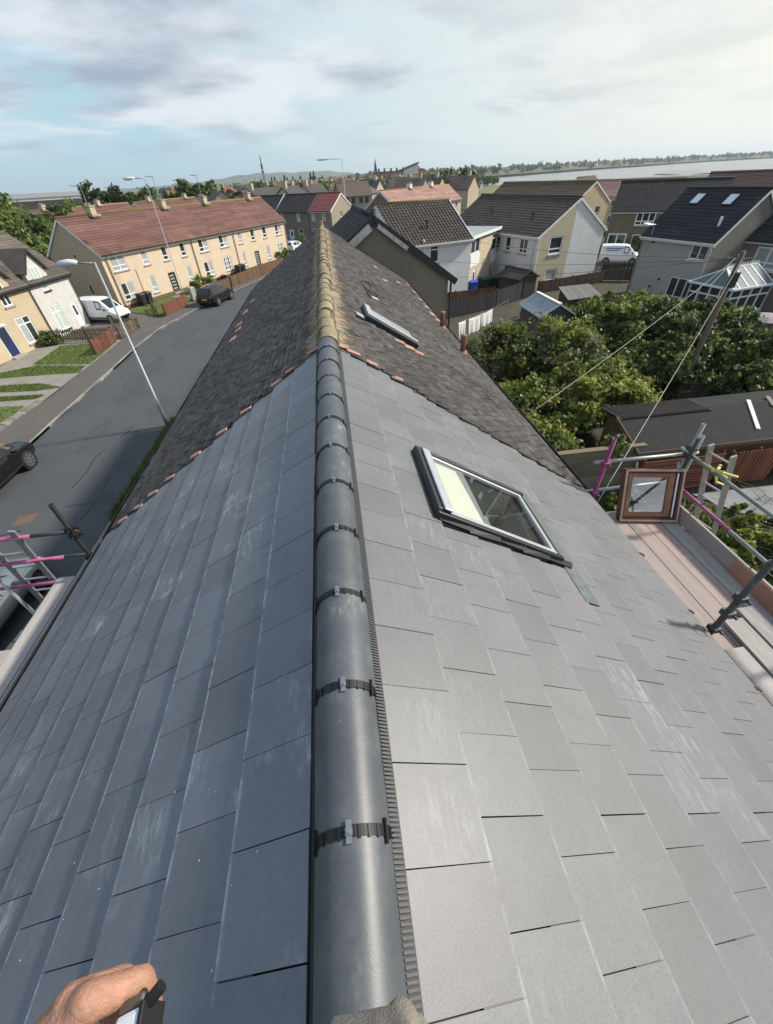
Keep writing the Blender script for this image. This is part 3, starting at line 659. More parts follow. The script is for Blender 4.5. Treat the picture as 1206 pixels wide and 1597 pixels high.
def slope(b, L, ya, za, yb_, zb, course, th, wave=0.0, wl=0.3, x0=0.0):
    """courses of tiles from the eave line (y=ya,z=za) to the ridge (y=yb,z=zb)"""
    ev = Vector((0, ya, za)); rv = Vector((0, yb_, zb)); ln = (rv - ev).length; n = max(2, round(ln / course)); d = (rv - ev) / n
    nr = Vector((0, -(zb - za), yb_ - ya)); nr = nr.normalized()
    if nr.z < 0: nr = -nr
    if not wave:
        for k in range(n):
            a = ev + d * k; c = ev + d * (k + 1); x = x0; m = max(1, int((L - x0) / 3.0))
            for i in range(m):
                xa = x0 + (L - x0) * i / m; xb = x0 + (L - x0) * (i + 1) / m; b.tone = random.random()
                A = a + nr * th; C = c + nr * th * 0.15
                b.quad((xa, A.y, A.z), (xb, A.y, A.z), (xb, C.y, C.z), (xa, C.y, C.z))
                B = a - nr * 0.0
                b.quad((xa, B.y, B.z), (xb, B.y, B.z), (xb, A.y, A.z), (xa, A.y, A.z))
    else:
        cols = int((L - x0) / wl)
        prof = [(0, 0), (.35, -.15), (.6, .0), (.8, 1.0), (1.0, 0.0)]
        for k in range(n):
            a = ev + d * k; c = ev + d * (k + 1)
            for i in range(cols):
                b.tone = random.random()
                for j in range(len(prof) - 1):
                    xa = x0 + (i + prof[j][0]) * wl; xb = x0 + (i + prof[j + 1][0]) * wl; ha, hb = prof[j][1] * wave, prof[j + 1][1] * wave
                    A = a + nr * (th + ha); B = a + nr * (th + hb); C = c + nr * (hb + th * .1); D = c + nr * (ha + th * .1)
                    b.quad((xa, A.y, A.z), (xb, B.y, B.z), (xb, C.y, C.z), (xa, D.y, D.z))
                    b.quad((xa, a.y, a.z), (xb, a.y, a.z), (xb, B.y, B.z), (xa, A.y, A.z))
    b.tone = 0
def house(name, label, x, y, th, L, Wd, he, hr, wallm, roofm, front=(), end0=(), end1=(), group=None, course=.32, thk=.03, wave=0, trim=WPAINT,
          ridge=None, chim=(), gut=DARKTRIM, ov=.28, vg=.10, cat='house', panels=(), pipes=(), endm=None, zb=0.0, simple=False, frame=None):
    root = thing(name, label, cat, (x, y, zb), rad(th), group)
    X, Y_ = Vector((1, 0, 0)), Vector((0, 1, 0))
    b = MB(); facade(b, (0, 0, 0), X, -Y_, 0, L, 0, he, [h for h in front]); b.build('wall', wallm, root, fixn=False); b = MB(); b.quad((L, Wd, 0), (0, Wd, 0), (0, Wd, he), (L, Wd, he)); b.build('rear_wall', wallm, root, fixn=False)
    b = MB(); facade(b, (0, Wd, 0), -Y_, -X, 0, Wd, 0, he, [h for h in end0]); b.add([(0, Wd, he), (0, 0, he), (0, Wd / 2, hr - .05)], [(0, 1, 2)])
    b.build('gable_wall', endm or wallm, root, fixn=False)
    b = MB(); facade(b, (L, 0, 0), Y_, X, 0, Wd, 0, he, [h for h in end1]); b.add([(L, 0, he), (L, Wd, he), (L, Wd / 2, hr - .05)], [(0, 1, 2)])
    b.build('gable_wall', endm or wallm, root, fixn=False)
    for h in front: opening(root, (0, 0, 0), X, -Y_, h, frame)
    for h in end0: opening(root, (0, Wd, 0), -Y_, -X, h, frame)
    for h in end1: opening(root, (L, 0, 0), Y_, X, h, frame)
    for (e, u0, u1, m, holes) in panels:   # render of another colour, a skin on a gable wall with a raking top
        P, du, no = ((L, 0, 0), Y_, X) if e == 1 else ((0, Wd, 0), -Y_, -X)
        b = MB(); off = Vector(no) * .018
        facade(b, Vector(P) + off, du, no, u0, u1, 0.02, he, holes, .03)
        top = lambda u: he + (hr - .06 - he) * (1 - abs(u - Wd / 2) / (Wd / 2))
        q = Vector(P) + off; up = Vector((0, 0, 1))
        pl = [q + du * u0 + up * he, q + du * u1 + up * he, q + du * u1 + up * top(u1)] + ([q + du * Wd / 2 + up * top(Wd / 2)] if u0 < Wd / 2 < u1 else []) + [q + du * u0 + up * top(u0)]
        b.add(pl, [tuple(range(len(pl)))]); b.build('render_panel', m, root, fixn=False)
    sl = (hr - he) / (Wd / 2); za = he - ov * sl + .04
    for sgn in (0, 1):
        b = MB()
        ya, yr = (-ov, Wd / 2) if sgn == 0 else (Wd + ov, Wd / 2)
        slope(b, L + vg, ya, za, yr, hr + .04, course, thk, wave, .30, -vg)
        dz = .07
        b.quad((-vg, ya, za - dz), (L + vg, ya, za - dz), (L + vg, yr, hr + .03 - dz), (-vg, yr, hr + .03 - dz))
        b.build('roof', roofm, root, fixn=False)
    b = MB(); b.tube([(-vg, Wd / 2, hr + .055), (L + vg, Wd / 2, hr + .055)], .11, 8); b.build('ridge_tile', ridge or roofm, root, True)
    if trim:
        for xx in (-vg + .02, L + vg - .02):
            for ya in (-ov, Wd + ov): b = MB(); b.beam((xx, ya, za - .11), (xx, Wd / 2, hr - .09), .05, .17); b.build('bargeboard', trim, root)
        b = MB(); b.box(-vg + .05, L + vg - .05, -ov + .04, -ov + .07, za - .22, za - .01); b.box(-vg + .05, L + vg - .05, -ov + .075, -.01, za - .22, za - .20); b.build('fascia', trim, root)
    if gut:
        b = MB(); b.box(-vg, L + vg, -ov - .08, -ov + .035, za - .10, za - .01); b.build('gutter', gut, root)
    for (u, m) in pipes:
        b = MB(); b.tube([(u, -ov + .02, za - .12), (u, -.09, za - .45), (u, -.09, 0.05)], .045, 8); b.build('downpipe', m, root, True)
    for (u, w, dd, hh, m) in chim:
        b = MB(); b.box(u - w / 2, u + w / 2, Wd / 2 - dd / 2, Wd / 2 + dd / 2, hr - .5, hr + hh); c = b.build('chimney', m, root)
        b = MB(); b.box(u - w / 2 - .06, u + w / 2 + .06, Wd / 2 - dd / 2 - .06, Wd / 2 + dd / 2 + .06, hr + hh, hr + hh + .10); b.build('chimney_cap', SILL, c)
        for q in (-.22, .22):
            b = MB(); b.tube([(u, Wd / 2 + q * dd * 1.3, hr + hh + .1), (u, Wd / 2 + q * dd * 1.3, hr + hh + .28)], [.09, .075], 10); b.build('chimney_pot', mat('buff_pot', (.42, .32, .22), .9, .2, 6), c, True)
        b = MB(); b.box(u - w / 2 - .2, u + w / 2 + .2, Wd / 2 - dd / 2 - .25, Wd / 2 + dd / 2 + .25, hr - .10, hr + .07); b.build('chimney_flashing', MORTAR, c)
    return root
def aerial(root, p, h, side=1, m=None):
    b = MB(); p = Vector(p); m = m or mat('aerial_metal', (.35, .36, .37), .4, .1, 8, metal=.5)
    b.tube([p, p + Vector((0, 0, h))], .03, 6); q = p + Vector((0, 0, h - .1)); b.tube([q, q + Vector((-.9 * side, .0, .1))], .018, 5)
    for k in range(6):
        r = q + Vector((-.15 * side * k - .1 * side, 0, .015 * k)); b.tube([r - Vector((0, .25, 0)), r + Vector((0, .25, 0))], .010, 4)
    b.build('aerial', m, root)

# the long beige terrace across the road
Afront = []
for (a, c) in ((0.82, 2.52), (12.69, 14.24), (16.30, 17.84), (28.5, 30.1)): Afront.append((a, c, 3.12, 4.50, 'w2', {'pane': [GLASSP, GLASSP] if a < 2 else [GLASSD, GLASSP]}))
for i, (a, c) in enumerate(((4.51, 5.13), (7.21, 7.79), (9.85, 10.46), (19.98, 20.63), (22.75, 23.42), (25.48, 26.19))): Afront.append((a - .08, c + .08, 3.12, 4.50, 'w1', {'pane': GLASSP if i in (0, 3) else GLASSD}))
for (a, c) in ((0.86, 2.26), (12.63, 14.12), (16.23, 17.68), (28.5, 29.94)): Afront.append((a, c, .68, 2.15, 'wg' if a in (16.23, 28.5) else 'w2', {'pane': [GLASSD, GLASSP]}))
for (a, c) in ((4.50, 5.05), (9.87, 10.40), (20.05, 20.55), (25.55, 26.22)): Afront.append((a - .08, c + .08, .65, 2.18, 'w1', {'pane': GLASSP}))
Afront += [(6.95, 7.95, .12, 2.0, 'doorbars', {'frame': DARKTRIM}), (22.66, 23.66, .12, 1.9, 'doorbars', {'frame': DARKTRIM})]
terrace = house('terraced_house', 'long two storey peach beige terrace with red brown tiled roof across the road', -20.66, 45.34, 61.6, 31.2, 6.66, 4.71, 7.3, BEIGE, REDROOF,
    Afront, end0=[(6.66 - 3.55, 6.66 - 3.1, 4.12, 4.64, 'w1', {'fw': .05}), (6.66 - 3.4, 6.66 - 2.95, .9, 2.1, 'w1', {'fw': .05})], ridge=MOSSRIDGE, course=.30, thk=.035,
    chim=[(u_, .55, .85, .62, CREAM) for u_ in (3.6, 12.5, 19.2, 28.1)],
    pipes=[(.45, BROWNPIPE), (11.6, DARKTRIM), (19.0, BROWNPIPE), (30.95, BROWNPIPE)], endm=mat('shade_painted_harling', (.40, .33, .235), .95, .1, 1.5, bump=.6, bscale=30))  # gable gets a darker copy of the beige, its shade painted in
aerial(terrace, (3.6, 3.3, 8.1), 1.4); aerial(terrace, (12.5, 3.3, 8.1), 1.9); aerial(terrace, (19.2, 3.3, 8.1), 1.9); aerial(terrace, (28.1, 3.3, 8.1), 1.7)
b = MB(); b.box(0.02, 31.18, -.025, -.004, 0, .30); b.build('plinth', mat('brown_plinth', (.15, .10, .075), .9, .2, 4), terrace)
b = MB()
b.tube([(3.2, -.06, 3.0), (3.2, -.06, .3)], .03, 6)
b.build('downpipe', CREAM, terrace)

# semi-detached pair: cream half and pale grey half with gabled dormers
def semi():
    ox, oy, th, L, Wd, he, hr = -24.527, 27.463, 79.1, 14.0, 7.17, 4.06, 6.81
    # grey half x 9.5..14 ; cream half x 0..9.45
    fr_g = [(10.35 - 9.5, 11.45 - 9.5, .36, 2.2, 'w2t', {'pane': GLASSG, 'sillm': DARKTRIM}), (12.65 - 9.5, 13.3 - 9.5, .12, 1.95, 'doorglass', {'leaf': UPVC}), (10.78 - 9.5, 11.4 - 9.5, 3.2, 4.05, 'w1t', {'pane': GLASSG, 'sillm': DARKTRIM})]
    g = house('semi_detached_house', 'pale grey roughcast half of a semi detached house with gabled dormer and white door', ox + 9.5 * cos(rad(th)), oy + 9.5 * sin(rad(th)), th, 4.5, Wd, he, hr, GREYW, GREYROOF, fr_g, trim=DARKTRIM, pipes=[(4.35, DARKTRIM)], course=.25)
    fr_c = [(6.85, 8.15, .42, 2.2, 'w2t', {'pane': [GLASSP, GLASSD]}), (4.9, 5.85, .1, 2.0, 'doorglass', {'leaf': DOORB}), (6.7, 7.55, 3.0, 4.05, 'w2p', {'pane': GLASSD}), (1.2, 2.6, .5, 2.2, 'w2t')]
    c = house('semi_detached_house', 'cream harled half of a semi detached house with a navy blue front door', ox, oy, th, 9.46, Wd, he, hr, CREAM, GREYROOF, fr_c, trim=DARKTRIM, pipes=[(9.35, DARKTRIM)], course=.25)
    for root, u0, u1, m, gl in ((g, .30, 2.35, GREYW, GLASSG), (c, 5.9, 8.0, CREAM, GLASSD)):
        um = (u0 + u1) / 2; zt = he + 1.95; zw = he + .62
        b = MB(); b.prism([(u0, -.02, he - .25), (u1, -.02, he - .25), (u1, -.02, zw), (um, -.02, zt - .1), (u0, -.02, zw)], (0, -.02, 0), (0, 2.6, 0)); d = b.build('dormer', m, root)
        b = MB()
        for s in (-1, 1): b.beam((um, 1.45, zt), (um + s * (u1 - u0 + .35) / 2, 1.45, zw - .15), 3.3, .09, (0, 0, 1))
        b.build('dormer_roof', GREYROOF, d)
        b = MB()
        for s in (-1, 1): b.beam((um, -.24, zt - .05), (um + s * (u1 - u0 + .35) / 2, -.24, zw - .2), .05, .12, (0, 0, 1))
        b.build('bargeboard', DARKTRIM, d)
        f = MB(); f.box(um - .42, um + .42, -.06, -.015, he - .2, he + .85); w = f.build('dormer_window', UPVC, root)
        f = MB(); f.box(um - .34, um - .03, -.068, -.061, he - .1, he + .77); f.box(um + .03, um + .34, -.068, -.061, he - .1, he + .77); f.build('pane', gl, w)
    b = MB(); b.box(4.95, 5.8, -.13, -.002, 2.05, 2.15); b.build('door_canopy', WPAINT, c)
semi()
# neighbour gable just beyond the end of our roof
gab = house('gabled_house', 'grey brown gabled house standing hard against the far end of the old tile roof', 5.29, 19.95, 91.7, 8.5, 6.6, 5.43, 7.68, HARL, DARKROOF, trim=None, gut=None, course=.2, ov=.35)
x = -.12
for s in (-1, 1): b = MB(); b.beam((x, 3.3, 7.66), (x, 3.3 + s * 3.65, 7.66 - 2.49), .07, .26); b.build('bargeboard', DARKTRIM, gab)
b = MB(); b.beam((-.165, 3.15, 7.44), (-.165, 1.9, 6.57), .05, .16); b.build('worn_white_board', mat('flaking_white', (.55, .54, .50), .9, .25, 5, stain=((.2, .19, .17), 6, .5, .7)), gab)
b = MB(); b.beam((-.165, 3.45, 7.42), (-.165, 5.9, 5.75), .05, .28); b.build('worn_white_board', mat('flaking_white', (.55, .54, .50), .9, .25, 5, stain=((.2, .19, .17), 6, .5, .7)), gab)
b = MB(); b.tube([(0.1, 3.3, 7.72), (0.1, 3.3, 8.0)], [.12, .10], 8); b.build('finial', DARKTRIM, gab)
b = MB(); b.tube([(-.12, -.1, 5.2), (-.12, -.1, .1)], .05, 8); b.build('downpipe', DARKTRIM, gab)
# white blocks at right
D = house('white_house', 'white harled house with brown pantile roof behind the grey brown gable', 12.2 - 6.9 * cos(rad(18)), 39 - 6.9 * sin(rad(18)), 18, 6.9, 8.0, 4.75, 7.15, WHITEH, BROWNROOF,
    [(2.85, 3.72, 3.25, 4.50, 'w1t')], wave=.05, thk=.035, course=.33, ridge=MOSSRIDGE, gut=WPAINT)
for (n, u, v, z0, r_, h, m) in (('flue', 2.2, -.1, 3.2, .06, 1.6, WPAINT), ('roof_vent', 3.2, 1.2, 5.5, .07, .45, DARKTRIM)):
    b = MB(); b.tube([(u, v, z0), (u, v, z0 + h)], r_, 8); b.tube([(u, v, z0 + h), (u, v, z0 + h + .14)], r_ * 1.7, 8); b.build(n, m, D)
th = rad(108); E1 = (14.195, 53.369)
Eh = house('white_house', 'white and buff gabled house with brown pantile roof facing the shed gardens', E1[0], E1[1], 108 - 180, 14.32, 7.68, 4.44, 6.84, WHITEH, BROWNROOF,
    [(9.75, 10.5, 2.9, 4.05, 'w1'), (11.75, 12.9, 2.9, 4.05, 'w2'), (9.95, 10.9, .3, 1.75, 'w1'), (12.0, 13.1, .35, 1.7, 'w1', {'pane': GLASSP}), (8.1, 8.9, 2.95, 4.0, 'w1')],
    end1=[(1.25, 2.75, 2.85, 4.2, 'w1', {'fw': .11}), (1.35, 2.8, .35, 1.7, 'w1', {'fw': .11, 'pane': GLASSP})], wave=.045, thk=.035, course=.33, ridge=BROWNROOF, gut=WPAINT,
    panels=[(1, .05, 3.65, PANELB, [(1.25, 2.75, 2.85, 4.2), (1.35, 2.8, .35, 1.7)])], pipes=[(13.75, WPAINT), (9.3, WPAINT)])
b = MB(); b.box(14.05, 14.34, -.03, -.001, 0, 4.3); b.box(14.321, 14.35, -.03, .05, 0, 4.3); b.build('corner_strip', WPAINT, Eh)
for (u, v) in ((5.0, 1.6), (11.5, 1.3)):
    b = MB(); b.tube([(u, v, 5.15), (u, v, 5.75)], .08, 8); b.tube([(u, v, 5.75), (u, v, 5.9)], .13, 8); b.build('roof_vent', DARKTRIM, Eh)
# flat roofed link
def flat_link():
    th = 53; L = 7.6
    root = thing('link_building', 'flat roofed buff link between the two white houses with white window panels', 'building', (12.25, 39.25, 0), rad(th))
    X, Y_ = Vector((1, 0, 0)), Vector((0, 1, 0))
    fr = [(.15, 2.45, 3.35, 4.6, 'w2p', {'fw': .12, 'sill': False}), (1.05, 2.0, .1, 2.15, 'doorglass', {'leaf': UPVC}), (5.9, 7.4, 2.95, 4.3, 'w1t', {'sill': False}), (6.0, 7.4, .3, 1.7, 'w2p', {'sill': False})]
    b = MB(); facade(b, (0, 0, 0), X, -Y_, 0, L, 0, 4.72, fr); b.build('wall', PANELB, root, fixn=False); b = MB(); b.quad((L, 4, 0), (0, 4, 0), (0, 4, 4.72), (L, 4, 4.72)); b.quad((0, 4, 0), (0, 0, 0), (0, 0, 4.72), (0, 4, 4.72)); b.quad((L, 0, 0), (L, 4, 0), (L, 4, 4.72), (L, 0, 4.72)); b.build('rear_wall', PANELB, root, fixn=False)
    for h in fr: opening(root, (0, 0, 0), X, -Y_, h)
    for u0, u1, z0, z1 in ((.1, 2.5, 2.4, 3.3), (5.85, 7.5, 1.95, 2.9)):
        b = MB(); b.box(u0, u1, -.05, -.003, z0, z1); b.build('white_panel', WPAINT, root)
    b = MB(); b.box(-.15, L + .1, -.25, 4, 4.72, 4.76); b.build('flat_roof', mat('grey_felt', (.27, .30, .33), .8, .15, 2), root)
    b = MB(); b.box(-.15, L + .1, -.29, -.251, 4.55, 4.775); b.build('fascia', WPAINT, root)
flat_link()
F1 = (25.88, 36.2); thF = 105.3 - 180
Fh = house('grey_house', 'pale grey roughcast house with dark roof and two open roof windows', F1[0], F1[1], thF, 6.08, 6.7, 4.49, 7.15, PINKGREY, DARKROOF,
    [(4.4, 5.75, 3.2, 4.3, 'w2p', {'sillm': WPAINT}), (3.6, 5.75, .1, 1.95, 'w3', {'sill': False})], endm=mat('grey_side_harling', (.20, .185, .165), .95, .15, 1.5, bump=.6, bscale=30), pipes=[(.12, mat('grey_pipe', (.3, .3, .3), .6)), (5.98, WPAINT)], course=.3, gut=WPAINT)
slF = atan2(7.15 - 4.49, 3.35)
for u in (1.32, 3.85):
    o = Vector((0, 0, 4.49 + .05)); a = Vector((0, cos(slF), sin(slF))); nn = Vector((0, -sin(slF), cos(slF)))
    b = MB(); P = o + Vector((u, 0, 0)) + a * (2.15 / cos(slF)); b.obox(P, (.72, 0, 0), a * .95, nn * .10); w = b.build('roof_window', CHARCOAL, Fh)
    b = MB(); b.obox(P + nn * .101 + Vector((.06, 0, 0)) + a * .06, (.60, 0, 0), a * .82, nn * .02); b.build('pane', mat('sky_bright_glazing', (.66, .74, .76), .08, .05, 2, spec=.7), w)
b = MB(); b.tube([(5.15, .86, 5.2), (5.15, .86, 5.75)], .09, 8); b.build('flue', WPAINT, Fh)
for (u, z) in ((2.7, 1.6), (2.1, 1.0), (1.1, 4.0)):
    b = MB(); b.tube([(u, 0, z), (u, -.12, z)], .08, 8); b.build('wall_vent', DARKTRIM, Fh)
aerial(Fh, (.75, -.1, 3.4), 1.8)
Hh = house('rear_extension_house', 'pinkish brown house with wide upper window and white conservatory behind', 30.76, 31.23, thF, 8.0, 6.7, 4.49, 7.15, mat('pinkish_brown_harling', (.235, .18, .155), .95, .15, 1.5, bump=.6), DARKROOF,
    [(.9, 3.6, 2.6, 3.95, 'w3', {'fw': .11, 'pane': GLASSP, 'sillm': WPAINT})], course=.3)
Gh = house('olive_house', 'olive brown house with dark roof, patio doors and white upper window', 35.93, 57.78, 143.5 - 180, 11.65, 7.52, 4.5, 7.04, OLIVE, DARKROOF,
    [(2.9, 5.0, 2.9, 4.3, 'w3', {'fw': .12}), (.3, 2.45, .05, 2.1, 'w2p', {'fw': .14, 'sill': False}), (3.1, 4.9, .45, 2.0, 'w2t', {'fw': .12})], course=.3, pipes=[(5.6, WPAINT), (.05, mat('grey_pipe', (.3, .3, .3), .6))])
b = MB(); b.box(-.02, 11.6, -.03, -.003, 0, .35); b.build('plinth', mat('red_brick_plinth', (.20, .09, .07), .9, .2, 6), Gh)
house('brown_roofed_terrace', 'long mossy brown roofed terrace with cream gable behind the white and buff house', 35.6 - 19 * cos(rad(112)) * -1, 67.1 + 19 * sin(rad(112)), 112 - 180, 19, 7.5, 4.8, 7.1, CREAM, mat('mossy_brown_tile', (.105, .080, .052), .95, .2, .8, tone=.2, stain=((.17, .12, .05), .7, .55, .5)), end1=[(1.2, 2.3, 3.0, 4.2, 'w1'), (4.8, 5.9, 3.0, 4.2, 'w1')], ridge=MOSSRIDGE)
house('dark_roofed_terrace', 'dark red brown roofed terrace end standing in front of the bay water', 63.0, 77.5, 130.2 - 180, 10.2, 7.5, 4.8, 7.0, CREAM, mat('dark_maroon_tile', (.062, .036, .032), .9, .25, .9, tone=.2), [(1, 2.2, 3, 4.2, 'w1')], ridge=MOSSRIDGE)
house('dark_roofed_terrace', 'second dark roofed terrace at the edge of the view beside the bay', 70.5, 68.5, 130.2 - 180, 10.2, 7.5, 4.8, 7.0, CREAM, DARKROOF, ridge=MOSSRIDGE)
house('pink_roofed_house', 'cream house row with pale pink tiled roof seen between the white gable and olive house', 44.5, 84.0, 118 - 180, 16, 7.0, 4.8, 6.7, CREAM, PINKROOF, [(u, u + 1.0, 3.0, 4.3, 'w1') for u in (1, 4, 7, 10, 13)] + [(u, u + 1.0, .8, 2.2, 'w1') for u in (1, 4, 7, 10, 13)])
house('grey_gabled_house', 'small pale grey gabled house end with mossy brown roof before the mudflats', 48.74, 86.5, 43.7, 9.95, 6.0, 4.9, 7.1, GREYW, mat('mossy_brown_tile', (.1, .08, .05)))
# middle distance
def conv(x, y, th, L): return x + L * cos(rad(th)), y + L * sin(rad(th)), th + 180
house('red_roofed_house', 'grey brown end house with maroon roof and pale gable facing the camera', *conv(1.38, 86.83, 145.8, 4.82), 4.82, 7.37, 4.79, 7.0, mat('grey_brown_front', (.225, .20, .165), .95, .15, 1.5), mat('maroon_tile', (.20, .065, .06), .9, .2, .8, tone=.15),
    [(.6, 1.25, 3.3, 4.6, 'w1', {'pane': GLASSP}), (2.8, 3.5, 3.3, 4.6, 'w1', {'pane': GLASSP}), (.5, 1.4, .7, 2.2, 'w2')], end1=[(2.9, 3.9, 3.2, 4.6, 'w2')], endm=mat('grey_buff_gable', (.30, .265, .205), .95, .12, 1.5))
house('dark_roofed_house', 'grey brown terraced house with black tiled roof beside the maroon roofed one', *conv(-2.75, 89.65, 145.8, 7.2), 7.2, 7.37, 4.75, 6.95, mat('grey_brown_front2', (.18, .165, .14), .95, .15, 1.5), DARKROOF,
    [(.9, 1.6, 3.2, 4.5, 'w1', {'pane': GLASSP}), (4.6, 5.3, 3.2, 4.5, 'w1', {'pane': GLASSP}), (2.4, 3.4, .1, 2.0, 'doorglass', {'leaf': UPVC}), (4.6, 5.6, .8, 2.1, 'w1')], end0=[], trim=None)
b_ = house('white_gabled_house', 'white walled house with black roof and a white skew stone between dark roofs', *conv(-8.95, 94.2, 145.8, 9), 9, 7.4, 4.4, 6.9, WHITEH, DARKROOF, [(1, 2, 3, 4.1, 'w1')])
b = MB()
for s in (-1, 1): b.beam((9.15, 3.7, 7.0), (9.15, 3.7 + s * 4.0, 4.35), .35, .30)
b.build('skew_stone', WPAINT, b_)
house('orange_lichened_terrace', 'long terrace with dusty pink roof turning orange with lichen along its ridge', 13.21, 90.68, 44.7, 24.5, 6.8, 4.4, 6.8, CREAM, PINKROOF, [(22, 23, 2.8, 4, 'w1'), (20, 21, 2.8, 4, 'w1')], ridge=mat('orange_ridge', (.36, .20, .06), .95, .3, 2),
    endm=mat('grey_end_wall', (.145, .14, .13), .95, .1, 1.5), chim=[(9.5, .7, .9, .7, WPAINT), (17.2, .7, .9, .7, WPAINT)])
hp = thing('hip_roofed_house', 'grey and cream house with brown hipped roof beyond the maroon roofed house', 'house', (12.4, 150, 0), rad(145 - 180 + 0))
b = MB(); b.box(-14, 0, 0, 11, 0, 5.0); b.build('wall', GREYW, hp); b = MB(); b.box(-.0, .03, 0.02, 10.98, 0, 4.9); b.build('render_panel', CREAM, hp)
b = MB(); b.add([(-14.4, -.4, 4.9), (.4, -.4, 4.9), (.4, 11.4, 4.9), (-14.4, 11.4, 4.9), (-9, 5.5, 8.3), (-5, 5.5, 8.3)], [(0, 1, 5, 4), (1, 2, 5), (2, 3, 4, 5), (3, 0, 4), (3, 2, 1, 0)]); b.build('roof', GREYROOF, hp)
for u in (-12, -8.5, -5, -2):
    b = MB(); b.box(u - .5, u + .5, -.05, .02, 3.0, 4.3); w = b.build('window', UPVC, hp); b = MB(); b.box(u - .38, u + .38, -.06, -.051, 3.1, 4.2); b.build('pane', GLASSD, w)
# roofs behind the beige terrace
house('brown_roofed_house', 'red brown roofed block with white gable peeping over the beige terrace ridge', -47, 88, 62, 22, 7, 4.4, 6.9, CREAM, REDROOF, ridge=MOSSRIDGE, chim=[(4, .7, .9, .7, CREAM), (15, .7, .9, .7, CREAM)])
house('brown_roofed_house', 'farther red brown roofed block standing in front of the tree belt', -36, 109, 62, 22, 7, 4.4, 6.9, CREAM, REDROOF, ridge=MOSSRIDGE, chim=[(4, .7, .9, .7, CREAM), (15, .7, .9, .7, CREAM)])
house('dark_shed_building', 'wide low dark roofed building beyond the trees beside the terrace chimney', -78, 130, 40, 26, 12, 4.5, 7.6, mat('grey_end_wall', (.145, .14, .13)), DARKROOF)
house('flat_grey_building', 'long pale grey building on the skyline past the tall trees', -190, 330, 30, 60, 20, 7.5, 9.5, GREYW, mat('grey_sheet_roof', (.30, .31, .31), .7, .1, .3))
# ------------------------------------------------------------------ setting: land, sea, road
LANDM = mat('far_land', (0.075, 0.082, 0.045), 0.95, 0.35, 0.02, stain=((0.12, 0.115, 0.07), 0.012, 0.5, 0.7))
coast = [(400, -800), (300, 250), (290, 299), (225, 338), (166, 368), (118, 350), (96, 420), (112, 560), (150, 760), (190, 842), (295, 881), (362, 933), (602, 1154), (881, 1335), (1273, 1591), (1700, 1650), (7000, 2600)]
sheet('ground', [(-6000, -800)] + coast + [(7000, 6500), (-6000, 6500)], -0.03, LANDM)
SEA = mat('sea_water', (0.12, 0.14, 0.15), 0.22, 0.1, 0.02, bump=0.25, bscale=0.35, spec=0.5)
sheet('sea', [(60, -900), (6900, -900), (6900, 6400), (60, 6400)], -3.0, SEA)
MUD = mat('tidal_mud', (0.24, 0.23, 0.21), 0.42, 0.3, 0.012, stain=((0.36, 0.36, 0.36), 0.03, 0.5, 0.8), stain2=((0.13, 0.125, 0.11), 0.05, 0.55, 0.7), stretch=(1, 0.35, 1), spec=0.5)
sheet('tidal_flat', [(90, 340), (225, 330), (300, 290), (330, 320), (330, 420), (260, 520), (300, 640), (250, 780), (190, 838), (140, 790), (95, 560)], -2.2, MUD)
sheet('tidal_bank', [(330, 430), (420, 470), (470, 560), (430, 600), (360, 520)], -2.4, MUD)
sheet('field', [(62, 215), (95, 190), (135, 330), (112, 440), (92, 420), (75, 330)], 0.02, mat('rough_field', (0.14, 0.15, 0.055), 0.95, 0.3, 0.08, stain=((0.2, 0.19, 0.09), .1, .5, .6)))
# near ground: a sheet of garden soil and grass under everything
sheet('garden_ground', [(-60, -30), (70, -30), (70, 110), (-60, 110)], -0.012, SOIL)
road = [(-8.9, -25), (-8.75, 15), (-8.5, 22), (-8.0, 30), (-7.2, 38), (-4.9, 46.5), (-1.2, 55), (3, 62), (9, 72)]
kl = [(-15.0, -25), (-15.0, 20), (-14.9, 28), (-14.9, 32.2), (-14.6, 37), (-13.1, 42.5), (-11.2, 48.8), (-8.0, 56.5), (-4, 64), (2.5, 76)]
sheet('road', road + kl[::-1], 0.0, ASPHALT)
pl = [(-17.3, -25), (-17.2, 21), (-16.8, 24), (-16.8, 34.8), (-16.3, 38), (-15.2, 41.3), (-14.3, 44.3), (-13.2, 47.5), (-11.2, 52), (-8.6, 58), (-5, 66), (1.2, 78)]
sheet('pavement', kl + pl[::-1], 0.11, PAVE, thick=0.13)
pr = [(-7.0, -25), (-6.9, 15), (-6.6, 22), (-6.1, 30), (-5.3, 38), (-3.0, 45.5), (.6, 53.5), (5, 60.5)]
sheet('pavement', road[:-1] + pr[::-1], 0.11, PAVE, thick=0.13)
def kerb(line, off, name='kerb'):
    root = thing('kerb_line', 'pale kerb stones along the house side of the road' if off > 0 else 'pale kerb stones along the far side of the road', 'kerb', (line[0][0], line[0][1], 0)); root.location = (0, 0, 0)
    P = [Vector((p[0], p[1], 0)) for p in line]; seg = []
    for i in range(len(P) - 1):
        n = max(1, int((P[i + 1] - P[i]).length / .915))
        for k in range(n): seg.append((P[i].lerp(P[i + 1], k / n), P[i].lerp(P[i + 1], (k + 1) / n)))
    cnt = 0
    for a, c in seg:
        if a.y < 5 or a.y > 62: continue
        d = (c - a).normalized(); b = MB(); w = .13
        r = Vector((d.y, -d.x, 0)) * off
        b.obox(a + d * .008 + Vector((0, 0, -.02)), (c - a) - d * .016, r * w, (0, 0, .145 + random.uniform(-.008, .008))); o = b.build('kerb_stone', KERB, root); cnt += 1
kerb(kl, -1); kerb(road, 1)
